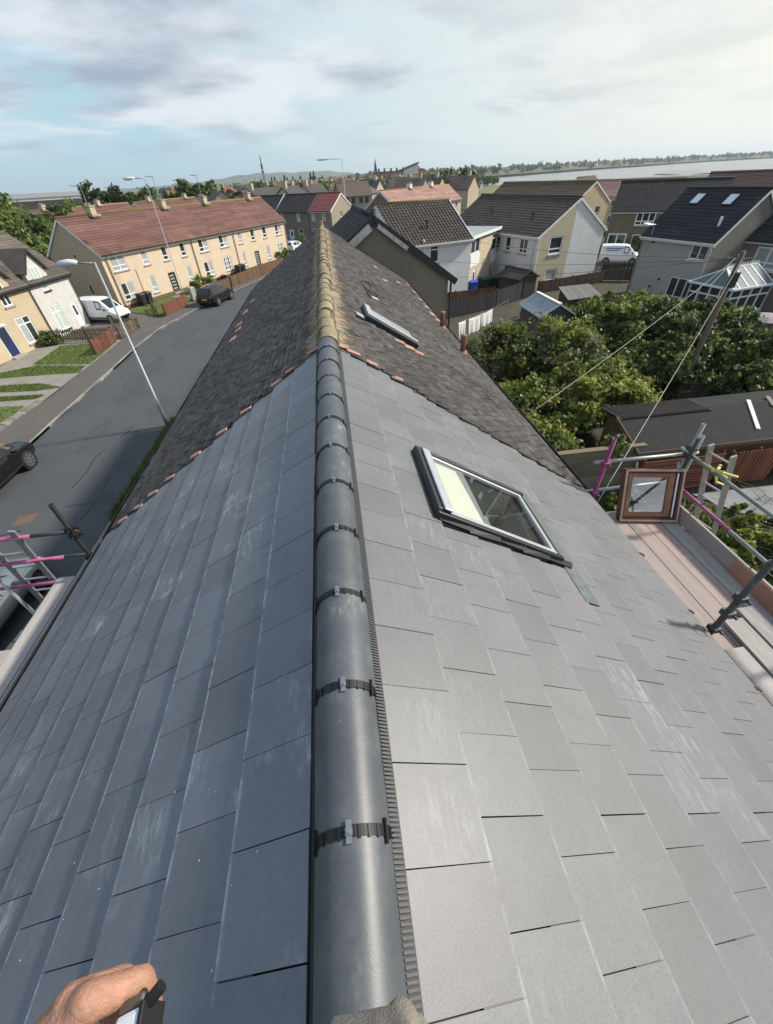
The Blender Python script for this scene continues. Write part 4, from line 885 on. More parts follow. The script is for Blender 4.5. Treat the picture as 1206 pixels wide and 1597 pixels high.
# patches, iron cover and cracks on the road
sheet('road_patch', [(-12.4, 12.05), (-11.75, 12.15), (-11.8, 12.75), (-12.45, 12.6)], 0.006, mat('rusty_iron', (0.15, 0.095, 0.07), .8, .3, 9))
def blob(name, x, y, rx, ry, rot, m, seed):
    rg = random.Random(seed); P = []
    for k in range(18):
        t = 2 * pi * k / 18; f = rg.uniform(.82, 1.1); px, py = rx * f * cos(t), ry * f * sin(t); P.append((x + px * cos(rot) - py * sin(rot), y + px * sin(rot) + py * cos(rot)))
    return sheet(name, P, 0.004 + .0005 * (seed % 5), m)
MP = mat('mid_patch', (0.064, 0.070, 0.076), .9, .2, 1.5, stain=((.072, .079, .085), 1.2, .5, .8))
for k, a in enumerate(((-10.0, 16.0, .35, .8, .1), (-10.1, 21.5, .5, 1.4, .05), (-12.6, 27, .7, 3.2, -.1), (-11.8, 34.5, .6, 3.0, -.1), (-9.6, 13.2, .3, .5, .3), (-12.3, 18.6, .4, 1.8, 0))): blob('road_patch', *a, MP, k)
b = MB()
for pts in ([(-11.3, 14.2), (-11.2, 15.3), (-11.35, 16.4), (-11.2, 17.2)], [(-10.9, 12.9), (-10.2, 13.0), (-9.6, 12.8)], [(-10.9, 18.2), (-10.7, 18.8), (-10.75, 19.3)], [(-10, 12), (-9.9, 13.5), (-10.1, 14.8)], [(-12.5, 11.6), (-11.9, 11.75)]):
    for a, c in zip(pts, pts[1:]): b.beam((a[0], a[1], .004), (c[0], c[1], .004), .045, .008)
stuff(b.build('tar_seam', mat('tar', (0.02, 0.021, 0.023), .5), None))
# front gardens across the road
def lawn(pts, z=0.02): return sheet('lawn', pts, z, GRASS)
lawns = [[(-21.3, 30.5), (-17.1, 29.6), (-17.2, 34.5), (-21.4, 34.6)], [(-23.3, 29.0), (-20.8, 30.2), (-17.3, 29.3), (-17.1, 28.0), (-20.2, 28.2), (-23.3, 28.2)], [(-23, 26.9), (-18.9, 26.6), (-17.1, 25.6), (-18.5, 25.4), (-23, 25.9)],
         [(-23, 25.1), (-17.6, 24.6), (-17.7, 24.1), (-23, 24.3)], [(-23, 23.7), (-17.9, 23.2), (-17.8, 20), (-23, 17)], [(-20.4, 44.8), (-15.4, 41.6), (-14.2, 45.3), (-12.6, 49.7), (-17.3, 51.2)], [(-17.0, 51.5), (-12.4, 50.0), (-5.5, 64.5), (-9.2, 66.5)]]
for q in lawns: lawn(q)
sheet('garden_path', [(-24, 20), (-17.4, 18), (-17.0, 30), (-17.0, 35), (-22.6, 36.5), (-23.5, 36)], 0.004, CONC)
sheet('garden_path', [(-17.2, 49.5), (-13.0, 48.6), (-12.7, 49.6), (-17.0, 50.6)], 0.03, CONC)
sheet('driveway', [(-23.5, 39.2), (-17.0, 36.0), (-15.6, 40.8), (-20.4, 44.6), (-24.5, 44.5)], 0.012, mat('dark_drive', (0.11, 0.105, 0.095), .95, .25, 1))
# tufts on the lawns
def blades(name, polys, n, h, m, kind='stuff', seed=3):
    rng = random.Random(seed); vs = []; fs = []; tn = []
    def inside(p, poly):
        c = False; j = len(poly) - 1
        for i in range(len(poly)):
            if (poly[i][1] > p[1]) != (poly[j][1] > p[1]) and p[0] < (poly[j][0] - poly[i][0]) * (p[1] - poly[i][1]) / (poly[j][1] - poly[i][1]) + poly[i][0]: c = not c
            j = i
        return c
    for poly in polys:
        x0, x1 = min(p[0] for p in poly), max(p[0] for p in poly); y0, y1 = min(p[1] for p in poly), max(p[1] for p in poly); k = 0
        while k < n:
            x, y = rng.uniform(x0, x1), rng.uniform(y0, y1); k += 1
            if not inside((x, y), poly): continue
            a = rng.uniform(0, pi); w = rng.uniform(.015, .05); hh = h * rng.uniform(.4, 1.3); o = len(vs)
            vs += [(x - w * cos(a), y - w * sin(a), .0), (x + w * cos(a), y + w * sin(a), .0), (x + rng.gauss(0, .04), y + rng.gauss(0, .04), hh)]; fs.append((o, o + 1, o + 2)); tn.append(rng.random())
    me = bpy.data.meshes.new(name); me.from_pydata(vs, [], fs); me.materials.append(m); at = me.attributes.new('tone', 'FLOAT', 'FACE'); at.data.foreach_set('value', tn)
    o = link(name, me); o['kind'] = kind; return o
GB = mat('grass_blade', (0.12, 0.17, 0.04), .8, .2, 1, tone=.35, transl=.3)
blades('lawn_grass', lawns, 5000, .09, GB)
# grass verge below our left eave
verge = [(-8.7, 11.5), (-7.7, 11.5), (-7.6, 19), (-8.6, 19)]
sheet('verge_grass_bed', [(-8.65, 11.5), (-7.4, 11.5), (-7.3, 19.2), (-8.55, 19.2)], 0.13, GRASS); blades('verge_grass', [verge], 9000, .5, GB, seed=9)
# low stone wall, its stones laid one by one
def stone_wall(name, label, pts, h, w, m, ln=.42, hh=.22):
    root = thing(name, label, 'wall', (0, 0, 0))
    for (a, c) in zip(pts, pts[1:]):
        a, c = Vector((*a, 0)), Vector((*c, 0)); d = (c - a); L = d.length; d.normalize(); r = Vector((-d.y, d.x, 0)); rows = max(1, round(h / hh))
        for k in range(rows):
            u = -random.uniform(0, .2)
            while u < L:
                l = ln * random.uniform(.6, 1.3); b = MB(); j = random.uniform(-.03, .03)
                b.obox(a + d * max(u, 0) + r * (-w / 2 + j) + Vector((0, 0, k * hh + .0)), d * (min(l, L - u) - .015), r * w, (0, 0, hh - .012 + random.uniform(-.015, .015))); b.build('stone', m, root, bevel=.02); u += l
    return root
STONE = mat('weathered_stone', (0.30, 0.265, 0.205), .95, .3, 4, bump=.6, bscale=30, tone=.25)
stone_wall('garden_wall', 'low rough stone wall at the pavement under the pink scaffold rails', [(-8.55, 5.0), (-8.25, 8.3)], .85, .42, STONE)
stone_wall('rockery_edge', 'row of loose grey stones edging the lawn corner by the pavement', [(-17.6, 20.0), (-17.15, 23.4)], .2, .35, mat('grey_rubble', (.2, .19, .16), .95, .3, 5, tone=.3), .35, .2)

# ------------------------------------------------------------------ fences
def pickets(name, label, a, c, h, m, w=.09, gap=.05, z0=0.05, post=1.8, th=.02, solid=False, cat='fence', group=None, hvar=.0):
    a, c = Vector((*a, 0)), Vector((*c, 0)); d = c - a; L = d.length; d.normalize(); root = thing(name, label, cat, a, atan2(d.y, d.x), group)
    me = MB().box(0, w, -th / 2, th / 2, 0, h - z0).mesh('picket', m); u = 0
    while u < L - w:
        link('picket', me, root, Matrix.Translation((u, random.gauss(0, .004), z0)) @ Matrix.Rotation(random.gauss(0, .012), 4, 'Y') @ Matrix.Scale(1 + random.gauss(0, hvar), 4, (0, 0, 1))); u += w + gap
    for zz in (h * .25, h * .8):
        b = MB(); b.box(0, L, th / 2 + .002, th / 2 + .04, zz, zz + .07); b.build('rail', m, root)
    u = 0
    while u <= L + .01:
        b = MB(); b.box(u - .045, u + .045, th / 2 + .042, th / 2 + .13, 0, h + .06); b.build('post', m, root); u += L / max(1, round(L / post))
    return root
WOODO = mat('weathered_fence_wood', (0.155, 0.115, 0.08), .9, .25, 3, tone=.3, stretch=(4, 4, .7))
WOODR = mat('red_brown_fence_stain', (0.17, 0.065, 0.04), .85, .2, 3, tone=.3, stretch=(4, 4, .7))
WOODB = mat('brown_board_stain', (0.125, 0.075, 0.045), .85, .2, 3, tone=.25, stretch=(4, 4, .7))
WOODK = mat('dark_fence_stain', (0.035, 0.033, 0.036), .85, .25, 3, tone=.3, stretch=(4, 4, .7))
pickets('picket_fence', 'weathered picket fence between the cream house lawn and the grey house drive', (-23.6, 35.6), (-17.5, 34.9), 1.0, WOODO, .10, .09)
pickets('picket_fence', 'red brown picket fence along the pavement by the lawn', (-17.45, 31.6), (-17.2, 34.8), 1.0, WOODR, .10, .05)
pickets('picket_fence', 'short broken picket run between the pavement and the white van drive', (-17.0, 35.2), (-16.5, 37.3), .95, WOODO, .10, .08)
pickets('picket_fence', 'worn picket side fence beside the drive of the white van', (-18.9, 38.4), (-16.4, 37.6), .9, WOODO, .10, .09)
pickets('board_fence', 'reddish brown board fence before the terrace lawn', (-15.3, 41.4), (-14.2, 45.1), 1.05, WOODR, .15, .012)
pickets('board_fence', 'brown board fence along the pavement past the parked black car', (-13.2, 47.9), (-11.3, 52.2), 1.1, WOODB, .16, .015)
pickets('board_fence', 'brown board fence where the terrace pavement bends away', (-11.2, 52.5), (-6.0, 64.6), 1.15, WOODB, .20, .02)
pickets('board_fence', 'low dividing fence across the terrace lawn from the board fence', (-16.2, 41.9), (-17.6, 44.9), .7, WOODO, .1, .1)
# back gardens
pickets('red_fence', 'red brown board fence in front of the blue bin and white house', (8.9, 37.6), (14.6, 38.4), .95, WOODR, .14, .012)
pickets('black_fence', 'tall near black board fence behind the hanging washing', (8.4, 33.0), (13.6, 35.3), 1.35, WOODK, .15, .015)
pickets('black_fence', 'tall near black board fence running on past the dark garden shed', (13.7, 35.4), (16.6, 37.4), 1.35, WOODK, .15, .015)
pickets('brown_fence', 'dark brown board fence along the foot of the white and buff gable', (19.0, 39.0), (26.6, 41.3), 1.0, mat('dark_brown_stain', (.06, .038, .03), .85, .2, 3, tone=.3), .16, .015)
pickets('brown_fence', 'dark weathered board fence beside the white gable corner and van', (26.8, 42.2), (30.2, 40.6), 1.6, mat('dark_grey_wood', (.075, .065, .055), .9, .2, 3, tone=.3), .16, .015)
pickets('picket_fence', 'grey picket fence before the white van with the sign', (28.5, 46.6), (33.6, 43.6), .9, mat('grey_wood', (.14, .13, .12), .9, .2, 3, tone=.3), .1, .08)
pickets('picket_fence', 'old grey picket fence in the shade under the big trees', (16.3, 16.4), (19.9, 16.1), 1.0, mat('grey_wood', (.14, .13, .12)), .07, .16)
# ------------------------------------------------------------------ lamp posts, mast, pole
STEEL = mat('galvanised_post', (0.30, 0.33, 0.35), .5, .12, 5, metal=.3)
def lamp(x, y, h, dx, dy, label, rb=.085):
    r = thing('street_lamp', label, 'street lamp', (x, y, 0.1))
    b = MB(); b.tube([(0, 0, 0), (0, 0, 1.3), (0, 0, 1.32), (0, 0, h)], [rb, rb, rb * .72, rb * .5], 12); b.build('pole', STEEL, r, True)
    b = MB(); e = Vector((dx, dy, .03)); b.tube([(0, 0, h - .04), e * .55 + Vector((0, 0, h))], .035, 8); b.build('arm', STEEL, r, True)
    o = e * .5 + Vector((0, 0, h)); d = Vector((dx, dy, 0)).normalized(); n = Vector((-d.y, d.x, 0)); L = e.length * .6
    b = MB(); P = []
    for (t, w, zt, zb) in ((0, .05, .05, -.03), (.12, .11, .09, -.06), (.5, .17, .12, -.09), (.85, .15, .10, -.09), (1, .07, .04, -.05)):
        c = o + d * L * t; P.append([c - n * w + Vector((0, 0, zb)), c + n * w + Vector((0, 0, zb)), c + n * w * .8 + Vector((0, 0, zt)), c - n * w * .8 + Vector((0, 0, zt))])
    vs = [p for q in P for p in q]; fs = [(0, 1, 2, 3), (19, 18, 17, 16)]
    for i in range(4):
        for k in range(4): fs.append((i * 4 + k, i * 4 + (k + 1) % 4, i * 4 + 4 + (k + 1) % 4, i * 4 + 4 + k))
    b.add(vs, fs); hd = b.build('lantern', mat('lamp_grey', (.62, .64, .66), .45, .08, 6), r, True)
    b = MB(); c = o + d * L * .55; b.obox(c - d * L * .3 - n * .10 + Vector((0, 0, -.135)), d * L * .6, n * .20, (0, 0, .05)); b.build('lamp_bowl', mat('lamp_bowl', (.55, .57, .58), .2, .05, 3), hd)
    b = MB(); b.box(-.05, .05, -rb - .012, -rb + .02, .4, 1.0); b.build('inspection_door', STEEL, r)
    return r
lamp(-8.88, 18.9, 6.85, -1.25, .1, 'grey steel street lamp rising past the old roof eave at the kerb')
lamp(-14.95, 46.9, 9.6, -1.5, -.4, 'tall thin street lamp before the beige terrace by the black car', .055)
lamp(4.5, 96, 11.5, -4.2, .4, 'distant tall lamp column over the maroon roofed house', .085)
# telegraph pole with wires
r = thing('telegraph_pole', 'brown wooden telegraph pole among the bushes before the conservatory', 'pole', (15, 15.2, 0))
b = MB(); b.tube([(0, 0, 0), (0, 0, 6.35)], [.12, .085], 12); b.build('pole', mat('creosoted_wood', (.13, .105, .085), .9, .3, 4, stretch=(6, 6, .6)), r, True)
for k, (dx, dy) in enumerate(((.35, -.2), (-.35, .2), (.2, .35), (-.2, -.35))):
    b = MB(); b.tube([(0, 0, 6.1), (dx, dy, 6.15)], .02, 6); b.tube([(dx, dy, 6.1), (dx, dy, 6.2)], .03, 8); b.build('insulator', CONC, r)
b = MB(); b.box(-.12, .12, -.2, -.1, 5.2, 5.7); b.build('junction_box', DARKTRIM, r)
WIRE = mat('pale_cable', (.30, .29, .26), .7, .1, 5)
def wire(p, q, sag, label, rr=.012, m=WIRE):
    p, q = Vector(p), Vector(q); b = MB(); b.tube([p.lerp(q, t / 12) - Vector((0, 0, 4 * sag * (t / 12) * (1 - t / 12))) for t in range(13)], rr, 5); tag(b.build('overhead_wire', m, None, True), label, 'wire')
wire((14.7, 15.1, 6.15), (3.42, 6.6, 5.32), .12, 'pale overhead wire from the telegraph pole to the old roof eave', .008)
wire((14.8, 14.9, 6.15), (3.4, 3.95, 5.25), .12, 'pale overhead wire from the telegraph pole down behind the leaning window', .008)
DW = mat('dark_cable', (.10, .10, .10), .7, .1, 5)
for q, lab in (((12.6, 39.0, 4.4), 'thin dark wire crossing the flat link to the white house corner'), ((9.5, 38.1, 3.3), 'thin dark wire crossing the white and buff gable to the pantiled house'), ((9.0, 38.0, 2.2), 'lowest thin dark wire crossing to the foot of the pantiled white house'),
               ((27.0, 33.2, 4.0), 'thin dark wire from the pole to the grey house with two roof windows'), ((26.3, 34.9, 2.9), 'second thin dark wire sloping over the grey house wall')):
    wire((15, 15.4, 6.1), q, .25, lab, .010, DW)
# radio mast far off
r = thing('radio_mast', 'tall lattice radio mast on the skyline beside dark conifers', 'mast', (-62.3, 600, 0)); b = MB()
for (dx, dy) in ((1.4, 0), (-.7, 1.2), (-.7, -1.2)): b.tube([(dx, dy, 0), (dx * .35, dy * .35, 27), (0, 0, 32)], .22, 5)
r_ = b.build('leg', DARKTRIM, r); b = MB()
for z in range(2, 27, 3):
    f = 1 - .65 * z / 27; g = 1 - .65 * (z + 3) / 27; b.tube([(1.4 * f, 0, z), (-.7 * g, 1.2 * g, z + 3)], .12, 4); b.tube([(-.7 * f, -1.2 * f, z), (1.4 * g, 0, z + 3)], .12, 4)
b.build('lattice_bracing', DARKTRIM, r); b = MB(); b.tube([(0, 0, 20), (0, 0, 24)], 1.1, 8); b.build('antenna_drum', DARKTRIM, r); b = MB(); b.tube([(0, 0, 17), (0, 0, 18.5)], 1.4, 8); b.build('antenna_drum', DARKTRIM, r)
# ------------------------------------------------------------------ foliage
LEAF = mat('leaf_green', (0.135, 0.185, 0.045), .5, .25, 1.2, tone=.45, spec=.35, transl=.45)
LEAFY = mat('leaf_yellow_green', (0.245, 0.27, 0.06), .5, .25, 1.2, tone=.40, spec=.35, transl=.5)
LEAFD = mat('leaf_dark', (0.046, 0.075, 0.022), .6, .25, 1.2, tone=.45, spec=.3, transl=.25)
LEAFG = mat('leaf_grey_green', (0.15, 0.165, 0.085), .6, .25, 1.2, tone=.4, spec=.3, transl=.3)
BARK = mat('bark', (0.075, 0.060, 0.045), .95, .3, 6, bump=.6)
FLOWER = mat('pale_blossom', (.62, .58, .50), .8, .1, 5)
def leaf_mesh(name, clumps, n, size, m, seed, cl=.38, droop=.2, elong=1.7, tail=1.5):
    if size > .25: tail = .95
    """leaf sized quads gathered round many clump centres: (x,y,z,r)"""
    rng = np.random.default_rng(seed); c = np.array(clumps); w = c[:, 3] ** 2; idx = rng.choice(len(c), n, p=w / w.sum())
    d = rng.normal(size=(n, 3)); d /= np.linalg.norm(d, axis=1)[:, None]
    ax = rng.normal(size=(len(c), 3)); ax[:, 2] = np.abs(ax[:, 2]) * .7; ax /= np.linalg.norm(ax, axis=1)[:, None]
    r = c[idx, 3] * np.clip(np.abs(rng.normal(0, .62, n)), 0, tail) ; al = np.clip(rng.normal(0, .75, n), -tail, tail) * c[idx, 3]
    p = c[idx, :3] + d * r[:, None] * np.array([1, 1, .75]) + ax[idx] * al[:, None]
    p[:, 2] = np.maximum(p[:, 2], .02)
    nrm = d * .8 + rng.normal(size=(n, 3)) * .6 + np.array([0, 0, .5]); nrm /= np.linalg.norm(nrm, axis=1)[:, None]
    a = np.cross(nrm, rng.normal(size=(n, 3))); a /= np.linalg.norm(a, axis=1)[:, None]; a[:, 2] -= droop; b_ = np.cross(nrm, a)
    s = size * rng.uniform(.55, 1.35, n)[:, None]
    v = np.stack([p - a * s * elong / 2, p + b_ * s * .5, p + a * s * elong / 2, p - b_ * s * .5], 1).reshape(-1, 3)
    me = bpy.data.meshes.new(name); me.vertices.add(4 * n); me.vertices.foreach_set('co', v.ravel()); me.loops.add(4 * n); me.loops.foreach_set('vertex_index', np.arange(4 * n, dtype=np.int32))
    me.polygons.add(n); me.polygons.foreach_set('loop_start', np.arange(0, 4 * n, 4, dtype=np.int32)); me.polygons.foreach_set('loop_total', np.full(n, 4, dtype=np.int32))
    ms = m if isinstance(m, list) else [m]
    for q in ms: me.materials.append(q)
    if len(ms) > 1:
        cm = rng.integers(0, len(ms), len(c)); mi = cm[idx]; mi[rng.random(n) < .15] = 0; me.polygons.foreach_set('material_index', mi.astype(np.int32))
    ct = rng.random(len(c)); at = me.attributes.new('tone', 'FLOAT', 'FACE'); at.data.foreach_set('value', np.clip(.15 + .7 * (.55 * ct[idx] + .45 * rng.random(n)), 0, .999).astype(np.float32))
    me.update(); me.validate(); return me
def tree(name, label, cat, x, y, rx, ry, z0, h, n, size, m, seed, trunk=True, clumps=34, flowers=0, group=None, cr=.36):
    root = thing(name, label, cat, (x, y, 0), 0, group); rng = random.Random(seed); cl = []
    for i in range(clumps):
        t = rng.random() * 2 * pi; u = rng.uniform(-.85, 1.0); q = sqrt(max(0, 1 - u * u)) * rng.uniform(.55, 1.0)
        f = 1 + .18 * sin(3 * t + seed) + .12 * sin(5 * t + 2 * seed)
        cl.append((rx * q * cos(t) * f, ry * q * sin(t) * f, z0 + (h - z0) * (.5 + .46 * u * rng.uniform(.7, 1.08)), min(rx, ry, (h - z0) / 2) * cr * rng.uniform(.6, 1.25)))
    link('crown', leaf_mesh('crown', cl, n, size, m, seed), root)
    if flowers: link('blossom', leaf_mesh('blossom', [(c[0], c[1], c[2] + c[3] * .5, c[3] * .8) for c in cl], flowers, size * .8, FLOWER, seed + 5, elong=1.0), root)
    if trunk:
        b = MB(); b.tube([(0, 0, 0), (.08, .05, z0 * .6 + .3), (.0, .1, (z0 + h) / 2)], [.05 * h / 2, .035 * h / 2, .015 * h], 8); b.build('trunk', BARK, root, True)
        for i in range(6):
            c = cl[rng.randrange(len(cl))]; b = MB(); b.tube([(0.03, .05, z0 * .5 + .3), (c[0] * .5, c[1] * .5, (z0 * .5 + c[2]) / 2 + .1), c[:3]], [.022 * h / 2, .014 * h / 2, .004 * h], 6); b.build('limb', BARK, root, True)
    return root
HS = {13: .95, 14: .95, 17: .95, 24: .95, 20: 1, 21: .7, 22: .8, 15: .72, 11: .90, 12: .95}
def bush_mass():
    T = [('shrub_tree', 'big leafy shrub with pale blossoms spilling past the old roof eave', 8.6, 19.6, 2.2, 2.6, .3, 3.2, 44000, .105, [LEAFY, LEAF, LEAFG], 11, 260),
         ('shrub_tree', 'bushy grey green shrub tree in the middle of the back gardens', 10.6, 18.3, 2.0, 2.4, .4, 3.5, 42000, .105, [LEAFY, LEAF, LEAFG], 12, 40),
         ('shrub_tree', 'bright yellow green shrub tree whose outer branch reaches towards the felt shed', 10.7, 14.6, 2.0, 1.9, .5, 2.9, 38000, .11, [LEAFY, LEAFY, LEAF], 13, 0),
         ('shrub_tree', 'dark leafy shrub hugging the old eave beside the timber wall', 7.5, 13.8, 1.9, 2.6, .2, 2.5, 34000, .10, [LEAF, LEAFY, LEAFD], 14, 60),
         ('broadleaf_tree', 'bright green bushy tree just below the grey shed roof', 17.0, 26.4, 1.7, 1.6, .4, 3.0, 22000, .15, [LEAFY, LEAFY, LEAF], 15, 0),
         ('broadleaf_tree', 'dense green tree in front of the grey house with roof windows', 18.0, 24.0, 3.0, 2.6, .4, 3.5, 38000, .13, [LEAF, LEAFD, LEAFY], 16, 0),
         ('broadleaf_tree', 'dark green tree beneath the telegraph pole wires', 17.2, 19.4, 2.6, 2.0, .6, 3.1, 32000, .13, [LEAFD, LEAF], 17, 0),
         ('broadleaf_tree', 'green tree standing against the white conservatory', 21.8, 22.4, 2.6, 2.6, .4, 3.1, 36000, .13, [LEAF, LEAFD, LEAF], 18, 0),
         ('broadleaf_tree', 'dark spreading tree to the side of the conservatory at the picture edge', 21.0, 17.2, 3.0, 2.6, .4, 3.0, 34000, .13, [LEAFD, LEAF, LEAF], 19, 0),
         ('broadleaf_tree', 'low dark leafy tree over the grey picket fence', 18.3, 14.6, 2.0, 1.2, .3, 2.0, 14000, .14, [LEAFD, LEAF], 20, 0),
         ('shrub', 'low bright shrub filling the gap below the brown garden fence', 16.2, 30.6, 2.4, 1.6, .2, 1.6, 12000, .15, [LEAFY, LEAF], 21, 0),
         ('shrub', 'long low green shrub bed in front of the roughcast house wall', 22.3, 27.4, 2.4, 2.0, .2, 2.2, 16000, .15, [LEAF, LEAFY], 22, 0),
         ('broadleaf_tree', 'dark green tree hiding the foot of the telegraph pole', 14.6, 16.6, 1.7, 1.6, .4, 2.75, 16000, .15, [LEAFD, LEAF], 24, 0),
         ('shrub', 'dark low shrub in the shadowed gap between the garden trees', 13.8, 19.5, 1.6, 1.8, .1, 1.5, 9000, .14, [LEAFD], 23, 0)]
    for (n, lab, x, y, rx, ry, z0, h, k, sz, m, sd, fl) in T: tree(n, lab, 'tree' if 'tree' in n else 'shrub', x, y, rx, ry, z0, h * HS.get(sd, .84), k, sz, m, sd, True, 90, fl, cr=.27)
bush_mass()
def mini(label, x, y, r, h, n, m, sd, size=.10, z0=.02): return tree('shrub', label, 'shrub', x, y, r, r, z0, h, n, size, m, sd, False, 14)
mini('small weedy shrub at the top of the timber wall by the shed', 8.8, 10.35, .45, 2.1, 1500, [LEAF, LEAFG], 31, .09, 1.4)
mini('cut leafy branches heaped under the ladder', 10.3, 7.9, 1.1, .6, 6000, [LEAFY, LEAF], 32, .11)
mini('bright green weeds beside the ladder foot and concrete yard', 11.4, 6.9, 1.2, .65, 6000, [LEAFY, LEAF], 33, .11)
mini('trampled green weeds outside the scaffold toe board', 12.6, 6.0, 1.2, .6, 4500, [LEAF, LEAFG], 34, .11)
mini('straggling green weeds at the edge of the patio', 12.4, 7.7, .7, .35, 4500, [LEAF, LEAFY], 35, .10)
mini('dark weeds at the foot of the timber wall', 9.2, 8.8, 1.1, .7, 4500, [LEAFD, LEAF], 36, .10)
mini('green clump by the red brown slat panel', 15.9, 9.0, .8, .5, 2500, [LEAFD, LEAF], 37, .10)
mini('small round garden bush by the cream house wall', -22.3, 35.2, .7, .9, 2500, [LEAF, LEAFD], 38, .12)
mini('rounded green bush by the terrace fence behind the black car', -13.9, 51.5, 1.3, 1.5, 3500, [LEAF, LEAFY], 39, .16)
mini('dark red leaved bush beside the terrace fence', -12.2, 53.3, .6, 1.1, 1500, [mat('leaf_maroon', (.07, .03, .03), .6, .2, 2, tone=.4)], 40, .16)
mini('green bush at the far end of the terrace fence', -6.2, 65.6, 1.3, 1.8, 3000, [LEAF, LEAFY], 41, .18)
mini('green bush in front of the black roofed houses', -2.0, 76, 2.2, 2.4, 3500, [LEAF, LEAFY], 42, .22)
mini('green shrub climbing beside the olive house windows', 38.6, 54.6, .9, 1.9, 2500, [LEAF, LEAFY], 43, .16)
# dead twigs around the weeds
b = MB(); rng = random.Random(5)
for i in range(60):
    x, y = rng.uniform(9.4, 14.0), rng.uniform(4.6, 9.0); a = rng.uniform(0, 2 * pi); l = rng.uniform(.4, 1.3); b.tube([(x, y, .05), (x + l * .5 * cos(a), y + l * .5 * sin(a), .12 + rng.random() * .3), (x + l * cos(a + .3), y + l * sin(a + .3), .1 + rng.random() * .4)], [.014, .01, .004], 4)
stuff(b.build('fallen_twig', mat('dry_twig', (.34, .31, .26), .9, .3, 9), None))
blades('yard_grass', [[(6, 2), (13.5, 2), (13.0, 7.0), (11.3, 9.6), (6, 9.6)]], 14000, .16, GB, seed=12)
# cordyline by the front wall
r = thing('cordyline', 'spiky green palm like plant in our front garden under the scaffold', 'plant', (-6.9, 5.0, 0)); b = MB(); b.tube([(0, 0, 0), (.05, 0, 1.5)], [.1, .07], 8); b.build('trunk', BARK, r, True)
FR = mat('frond_green', (.10, .125, .045), .5, .3, 3, tone=.4, transl=.25)
for i in range(46):
    a = rng.uniform(0, 2 * pi); e = rng.uniform(-.3, 1.3); l = rng.uniform(.7, 1.1); d = Vector((cos(a) * cos(e), sin(a) * cos(e), sin(e))); n = d.cross(Vector((0, 0, 1))).normalized(); P = []
    for t, w in ((0, .02), (.4, .032), (.8, .02), (1, .003)):
        c = Vector((.05, 0, 1.5)) + d * l * t - Vector((0, 0, .45 * l * t * t)); P += [c - n * w, c + n * w]
    b = MB(); b.add(P, [(0, 1, 3, 2), (2, 3, 5, 4), (4, 5, 7, 6)]); b.build('leaf', FR, r)
# trees at left and the belt behind the terrace
for i, (x, y, h, r_) in enumerate([(-46, 62, 8.8, 4.2), (-41, 70, 8.8, 4.2), (-37.5, 77, 7.8, 3.6), (-49, 76, 9.6, 4.5), (-39.5, 60, 7.0, 3.6), (-43, 55, 7.2, 3.8), (-53, 66, 9.4, 4.6), (-36.5, 66, 6.6, 3.0), (-34.5, 58, 5.2, 2.8)]):
    tree('broadleaf_tree', 'leafy tree behind the semi detached pair, %s' % ('standing in the middle', 'rising behind the middle one', 'closest to the dark shed building', 'at the tall back corner', 'low in front by the terrace gable', 'in front at the picture edge', 'tall at the picture edge', 'between the terrace gable and the middle', 'shortest, against the terrace gable')[i], 'tree', x, y, r_, r_, 1.2, h, 9000, .30, [LEAF, LEAFD, LEAF], 60 + i, True, 40, group='grove behind the semi detached pair')
ORD = 'zeroth first second third fourth fifth sixth seventh eighth ninth tenth eleventh twelfth thirteenth fourteenth fifteenth sixteenth seventeenth'.split()
belt = [(-55.5, 131, 10.5, 3.0, LEAFD), (-51, 133, 9.6, 3.4, LEAFD)] + [(-49 + 2.55 * i, 136 + 6 * sin(i * 1.7), 8.0 + 1.1 * sin(i * 1.1 + .4) + (1.2 if 5 < i < 11 else 0), 3.2 + .8 * sin(i * 2.3), LEAF) for i in range(15)]
for i, (x, y, h, r_, m) in enumerate(belt):
    tree('broadleaf_tree', ('spiky dark headed tree at the outer end of the skyline belt behind the terrace' if i == 0 else '%s round headed tree from the spiky dark one along the skyline belt' % ORD[i]), 'tree', x, y, r_, r_, .8, h, 2600, .55, [m, LEAFD], 90 + i, True, 26, group='tree belt behind the beige terrace')

